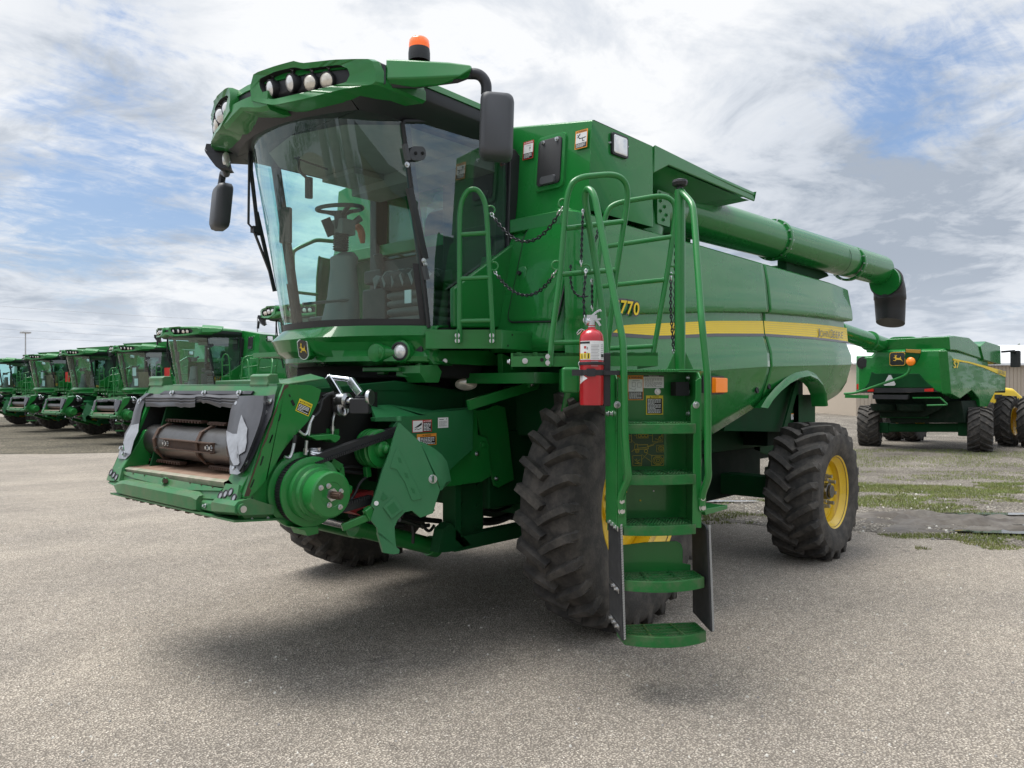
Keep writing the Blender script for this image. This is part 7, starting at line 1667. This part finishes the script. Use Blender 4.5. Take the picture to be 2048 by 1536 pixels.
# overhead wires and light mast on the left
M['wire'] = mat('wire', (.30,.31,.33), .6); M['galv'] = mat('galvanised', (.42,.43,.44), .5, metal=.4)
for k,(y0,y1) in enumerate(((607,641),(634,660),(656,676),(675,682))):
    a = at('',-260,y0-16,t=95); b = at('',760,y1+12,t=105); pts = []
    for i in range(25):
        f = i/24; p = lerp(a,b,f); p.z -= .5*math.sin(math.pi*f); pts.append(p)
    g = MB(); g.tube(pts, .015, 5); tag(g.build('overhead_wire', M['wire']), ('topmost overhead wire crossing the sky above the left row of combines','second overhead wire from the top over the left row of combines','third overhead wire from the top over the left row of combines','lowest overhead wire, just above the roofs of the left row')[k], 'wire', 'overhead wires')
for px,yt,D,lab in ((51,665,85,'thin light mast standing behind the left row of combines'),(515,634,60,'thin bare mast sticking up left of the big cab')):
    o = W(D,(px-PCX)/FPX*D); tz = CAM.z+(PYH-yt)/FPX*D; root = empty('light_mast', o); tag(root, lab, 'mast')
    g = MB(); g.tube([o, V((o.x,o.y,tz))], [.11,.06] if px<100 else [.06,.04], 8); g.build('pole', M['galv'], root)
    if px < 100:
        g = MB(); g.box(V((o.x,o.y,tz)),(.9,.9,.18)); g.build('lamp_head', M['galv'], root, bev=.03)
# behind the photographer: what the paint and the glass reflect
M['silo'] = mat('galvanised_silo', (.50,.50,.50), .45, metal=.3, var=.1)
def silo(D, l, r, h, label):
    o = W(D,l,GZ); root = empty('grain_silo', o); tag(root, label, 'silo', 'grain silos behind the photographer')
    g = MB(); prof_ = []; 
    for i in range(int(h/.4)): prof_ += [(r,.4*i),(r+.03,.4*i+.2)]
    g.lathe(prof_+[(r,h)], o, ZV, 40); g.build('shell', M['silo'], root)
    g = MB(); g.lathe([(r+.2,h),(.3,h+r*.62),(.3,h+r*.62+.3),(.001,h+r*.62+.35)], o, ZV, 40); g.build('cone_roof', M['silo'], root)
for k,(l,r,h) in enumerate(((-34,4.5,11),(-22,4.0,9),(-12,3.2,8),(26,4.0,9))): silo(-38-2*k, l, r, h, ('tallest corrugated grain silo behind the photographer','corrugated grain silo right of the tallest one','smallest corrugated grain silo behind the photographer','corrugated grain silo standing apart from the others')[k])
sh2 = W(-34, 8, GZ); root = empty('store_building', sh2); tag(root, 'low brown store building behind the photographer', 'building')
g = MB(); g.box(sh2+V((0,0,2.2)),(22,9,4.4),0,RV,DV,ZV); g.build('wall', M['tanmetal'], root); g = MB(); g.prism([sh2-RV*11.4-DV*4.9+ZV*4.4,sh2-RV*11.4+DV*4.9+ZV*4.4,sh2-RV*11.4+ZV*6.2], RV*22.8); g.build('roof', M['dgrey'], root)
rg = random.Random(21); g = MB(); NV = []; NF = []
for i in range(330):
    a = 2*math.pi*i/330 + rg.uniform(-.01,.01); Rr = rg.uniform(165,195); c = V((CAM.x+math.cos(a)*Rr, CAM.y+math.sin(a)*Rr, gz(60)-.2)); rel = c-CAM
    front = rel.dot(DV) > 0 and abs(rel.dot(RV)/rel.dot(DV)) < 1.0
    hh = rg.uniform(1.6,3.0) if front else rg.uniform(5,10); wd = rg.uniform(2.2,3.4)
    for k in range(95):
        t = rg.random()**.8; ph = rg.uniform(0,6.283); rr = wd*math.sqrt(max(.05,1-(t-.35)**2*1.9))*rg.random()**.4
        p = c+V((math.cos(ph)*rr, math.sin(ph)*rr, hh*t)); x = V((rg.gauss(0,1),rg.gauss(0,1),rg.gauss(0,.7))).normalized(); b = x.orthogonal().normalized(); s_ = rg.uniform(.35,.75); n_ = len(NV)
        NV += [p-x*s_,p+b*s_*.7,p+x*s_,p-b*s_*.7]; NF.append([n_,n_+1,n_+2,n_+3])
g.v = NV; g.f = NF; g.m = [0]*len(NF); g.sm = [False]*len(NF)
tag(g.build('far_wood', M['leaf'], weld=False), 'distant belt of trees low on the horizon round the yard', 'woodland', None, 'stuff')
# ------------------------------------------------------------------ camera, light, world
cam = bpy.data.cameras.new('camera'); co = bpy.data.objects.new('camera', cam); COL.objects.link(co)
co.location = CAM; co.rotation_euler = (R_(90), 0, math.atan2(-DV.x, DV.y)); cam.sensor_width = 36; cam.lens = FPX/2048*36; cam.shift_y = (PYH-768)/2048
cam.clip_start = .1; cam.clip_end = 5000
S.camera = co
SUN_EL, SUN_AZ = R_(71), math.atan2(-.80, .40)      # azimuth of the sun measured from +X towards +Y
sv = V((math.cos(SUN_EL)*math.cos(SUN_AZ), math.cos(SUN_EL)*math.sin(SUN_AZ), math.sin(SUN_EL)))
sl_ = bpy.data.lights.new('sun','SUN'); so_ = bpy.data.objects.new('sun', sl_); COL.objects.link(so_); sl_.energy = 2.4; sl_.angle = R_(32); sl_.color = (1,.965,.91)
so_.rotation_euler = (-sv).to_track_quat('-Z','Y').to_euler(); so_.location = (0,0,30)
w = bpy.data.worlds.new('World'); S.world = w; w.use_nodes = True; N = w.node_tree.nodes; L = w.node_tree.links
bg = N['Background']; bg.inputs[1].default_value = .10
sky = N.new('ShaderNodeTexSky'); sky.sky_type = 'NISHITA'; sky.sun_disc = False; sky.sun_elevation = SUN_EL; sky.sun_rotation = math.pi/2 - SUN_AZ; sky.air_density = 1.2; sky.dust_density = 1.5
tc = N.new('ShaderNodeTexCoord')
def math_(op, a, b=None, c=None):
    n = N.new('ShaderNodeMath'); n.operation = op
    for i, x in enumerate((a,b,c)):
        if x is None: continue
        if isinstance(x, (int,float)): n.inputs[i].default_value = x
        else: L.new(x, n.inputs[i])
    return n.outputs[0]
sx = N.new('ShaderNodeSeparateXYZ'); L.new(tc.outputs['Generated'], sx.inputs[0])
zz = math_('ADD', math_('MAXIMUM', sx.outputs[2], 0.0), .16)
cx = N.new('ShaderNodeCombineXYZ'); L.new(math_('DIVIDE', sx.outputs[0], zz), cx.inputs[0]); L.new(math_('DIVIDE', sx.outputs[1], zz), cx.inputs[1])
def nz_(scale, det, ro, dist=0., off=(0,0,0)):
    m = N.new('ShaderNodeMapping'); m.inputs['Location'].default_value = off; L.new(cx.outputs[0], m.inputs['Vector'])
    n = N.new('ShaderNodeTexNoise'); n.inputs['Scale'].default_value = scale; n.inputs['Detail'].default_value = det; n.inputs['Roughness'].default_value = ro; n.inputs['Distortion'].default_value = dist; L.new(m.outputs[0], n.inputs['Vector']); return n.outputs['Fac']
def mr_(x, a, b, c=0., d=1., smooth=True):
    n = N.new('ShaderNodeMapRange'); n.interpolation_type = 'SMOOTHSTEP' if smooth else 'LINEAR'
    n.inputs['From Min'].default_value = a; n.inputs['From Max'].default_value = b; n.inputs['To Min'].default_value = c; n.inputs['To Max'].default_value = d; L.new(x, n.inputs['Value']); return n.outputs[0]
big = nz_(1.15, 10, .60, .6, (3.1,1.7,0)); fine = nz_(3.4, 11, .68, .9, (.4,2.2,0)); ripple = nz_(11, 8, .62, 1.2)
ms_ = N.new('ShaderNodeMapping'); ms_.inputs['Rotation'].default_value = (0,0,R_(35)); ms_.inputs['Scale'].default_value = (.55,2.6,1); L.new(cx.outputs[0], ms_.inputs['Vector'])
stn = N.new('ShaderNodeTexNoise'); stn.inputs['Scale'].default_value = 1.6; stn.inputs['Detail'].default_value = 10; stn.inputs['Roughness'].default_value = .66; stn.inputs['Distortion'].default_value = .5; L.new(ms_.outputs[0], stn.inputs['Vector'])
def lobe(px, py, width):          # a soft patch of sky round a direction
    d = (DV + RV*((px-PCX)/FPX) + ZV*((PYH-py)/FPX)).normalized(); n = N.new('ShaderNodeVectorMath'); n.operation = 'DOT_PRODUCT'; n.inputs[1].default_value = d; L.new(tc.outputs['Generated'], n.inputs[0])
    return mr_(n.outputs['Value'], math.cos(width), 1.0)
def lobes(tab):
    o = None
    for px,py,wd,a in tab:
        t = math_('MULTIPLY', lobe(px,py,wd), a); o = t if o is None else math_('ADD', o, t)
    return o
cov = math_('ADD', math_('MULTIPLY', big, .34), math_('MULTIPLY', fine, .30)); cov = math_('ADD', cov, math_('MULTIPLY', stn.outputs['Fac'], .36)); cov = math_('ADD', cov, math_('MULTIPLY', math_('SUBTRACT', ripple, .5), .16))
gaps = lobes(((40,260,.24,.085),(330,300,.18,.08),(180,390,.14,.08),(640,380,.20,.10),(1700,250,.13,.105),(1830,210,.10,.07),(1480,560,.10,.06),(60,640,.12,.03)))
full = lobes(((1000,40,.45,.10),(1700,420,.22,.13),(150,60,.22,.06),(250,640,.35,.06),(1400,150,.22,.05)))
cov = math_('SUBTRACT', math_('ADD', cov, full), gaps)
mask = mr_(cov, .355, .53, .08, 1.0)
# light and dark in the clouds
thick = nz_(2.2, 9, .62, .5, (7.2,4.4,0)); dark = math_('ADD', mr_(thick, .40, .66), math_('MULTIPLY', lobes(((1650,400,.26,.75),(1900,500,.2,.35),(100,560,.10,.30),(420,430,.10,.35),(250,110,.14,.30),(20,640,.08,.2))), 1.0)); dark = math_('SUBTRACT', dark, math_('MULTIPLY', lobe(1000,150,.42), .40)); dark = math_('ADD', dark, math_('MULTIPLY', math_('SUBTRACT', fine, .5), .8))
dm = mr_(dark, -.1, 1.45, 0, 1, False)
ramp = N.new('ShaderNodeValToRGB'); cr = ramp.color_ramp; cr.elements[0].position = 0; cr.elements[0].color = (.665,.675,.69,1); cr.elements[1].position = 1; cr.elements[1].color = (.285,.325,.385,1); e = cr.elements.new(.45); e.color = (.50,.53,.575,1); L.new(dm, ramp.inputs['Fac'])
sc10 = N.new('ShaderNodeVectorMath'); sc10.operation = 'SCALE'; L.new(mr_(sx.outputs[2], .46, .85, 9.0, 17.0), sc10.inputs['Scale']); L.new(ramp.outputs['Color'], sc10.inputs[0])      # overhead cloud brightened out of view, added as soft fill light
sb = N.new('ShaderNodeMix'); sb.data_type = 'RGBA'; sb.inputs['Factor'].default_value = .55; L.new(sky.outputs[0], sb.inputs['A']); sb.inputs['B'].default_value = (1.05,1.95,3.9,1)
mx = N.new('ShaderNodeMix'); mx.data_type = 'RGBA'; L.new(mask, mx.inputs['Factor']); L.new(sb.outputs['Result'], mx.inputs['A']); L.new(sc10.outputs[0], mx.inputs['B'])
# pale air near the horizon
hz = mr_(sx.outputs[2], -.02, .16, .62, 0.)
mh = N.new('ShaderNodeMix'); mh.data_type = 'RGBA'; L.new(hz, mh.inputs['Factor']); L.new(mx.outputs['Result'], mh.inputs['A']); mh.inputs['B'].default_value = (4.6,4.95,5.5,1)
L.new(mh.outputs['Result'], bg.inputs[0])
S.view_settings.view_transform = 'Standard'; S.view_settings.look = 'None'; S.view_settings.exposure = .70; S.view_settings.gamma = 1
S.cycles.max_bounces = 8; S.cycles.transparent_max_bounces = 16
try: S.cycles.use_denoising = True
except Exception: pass
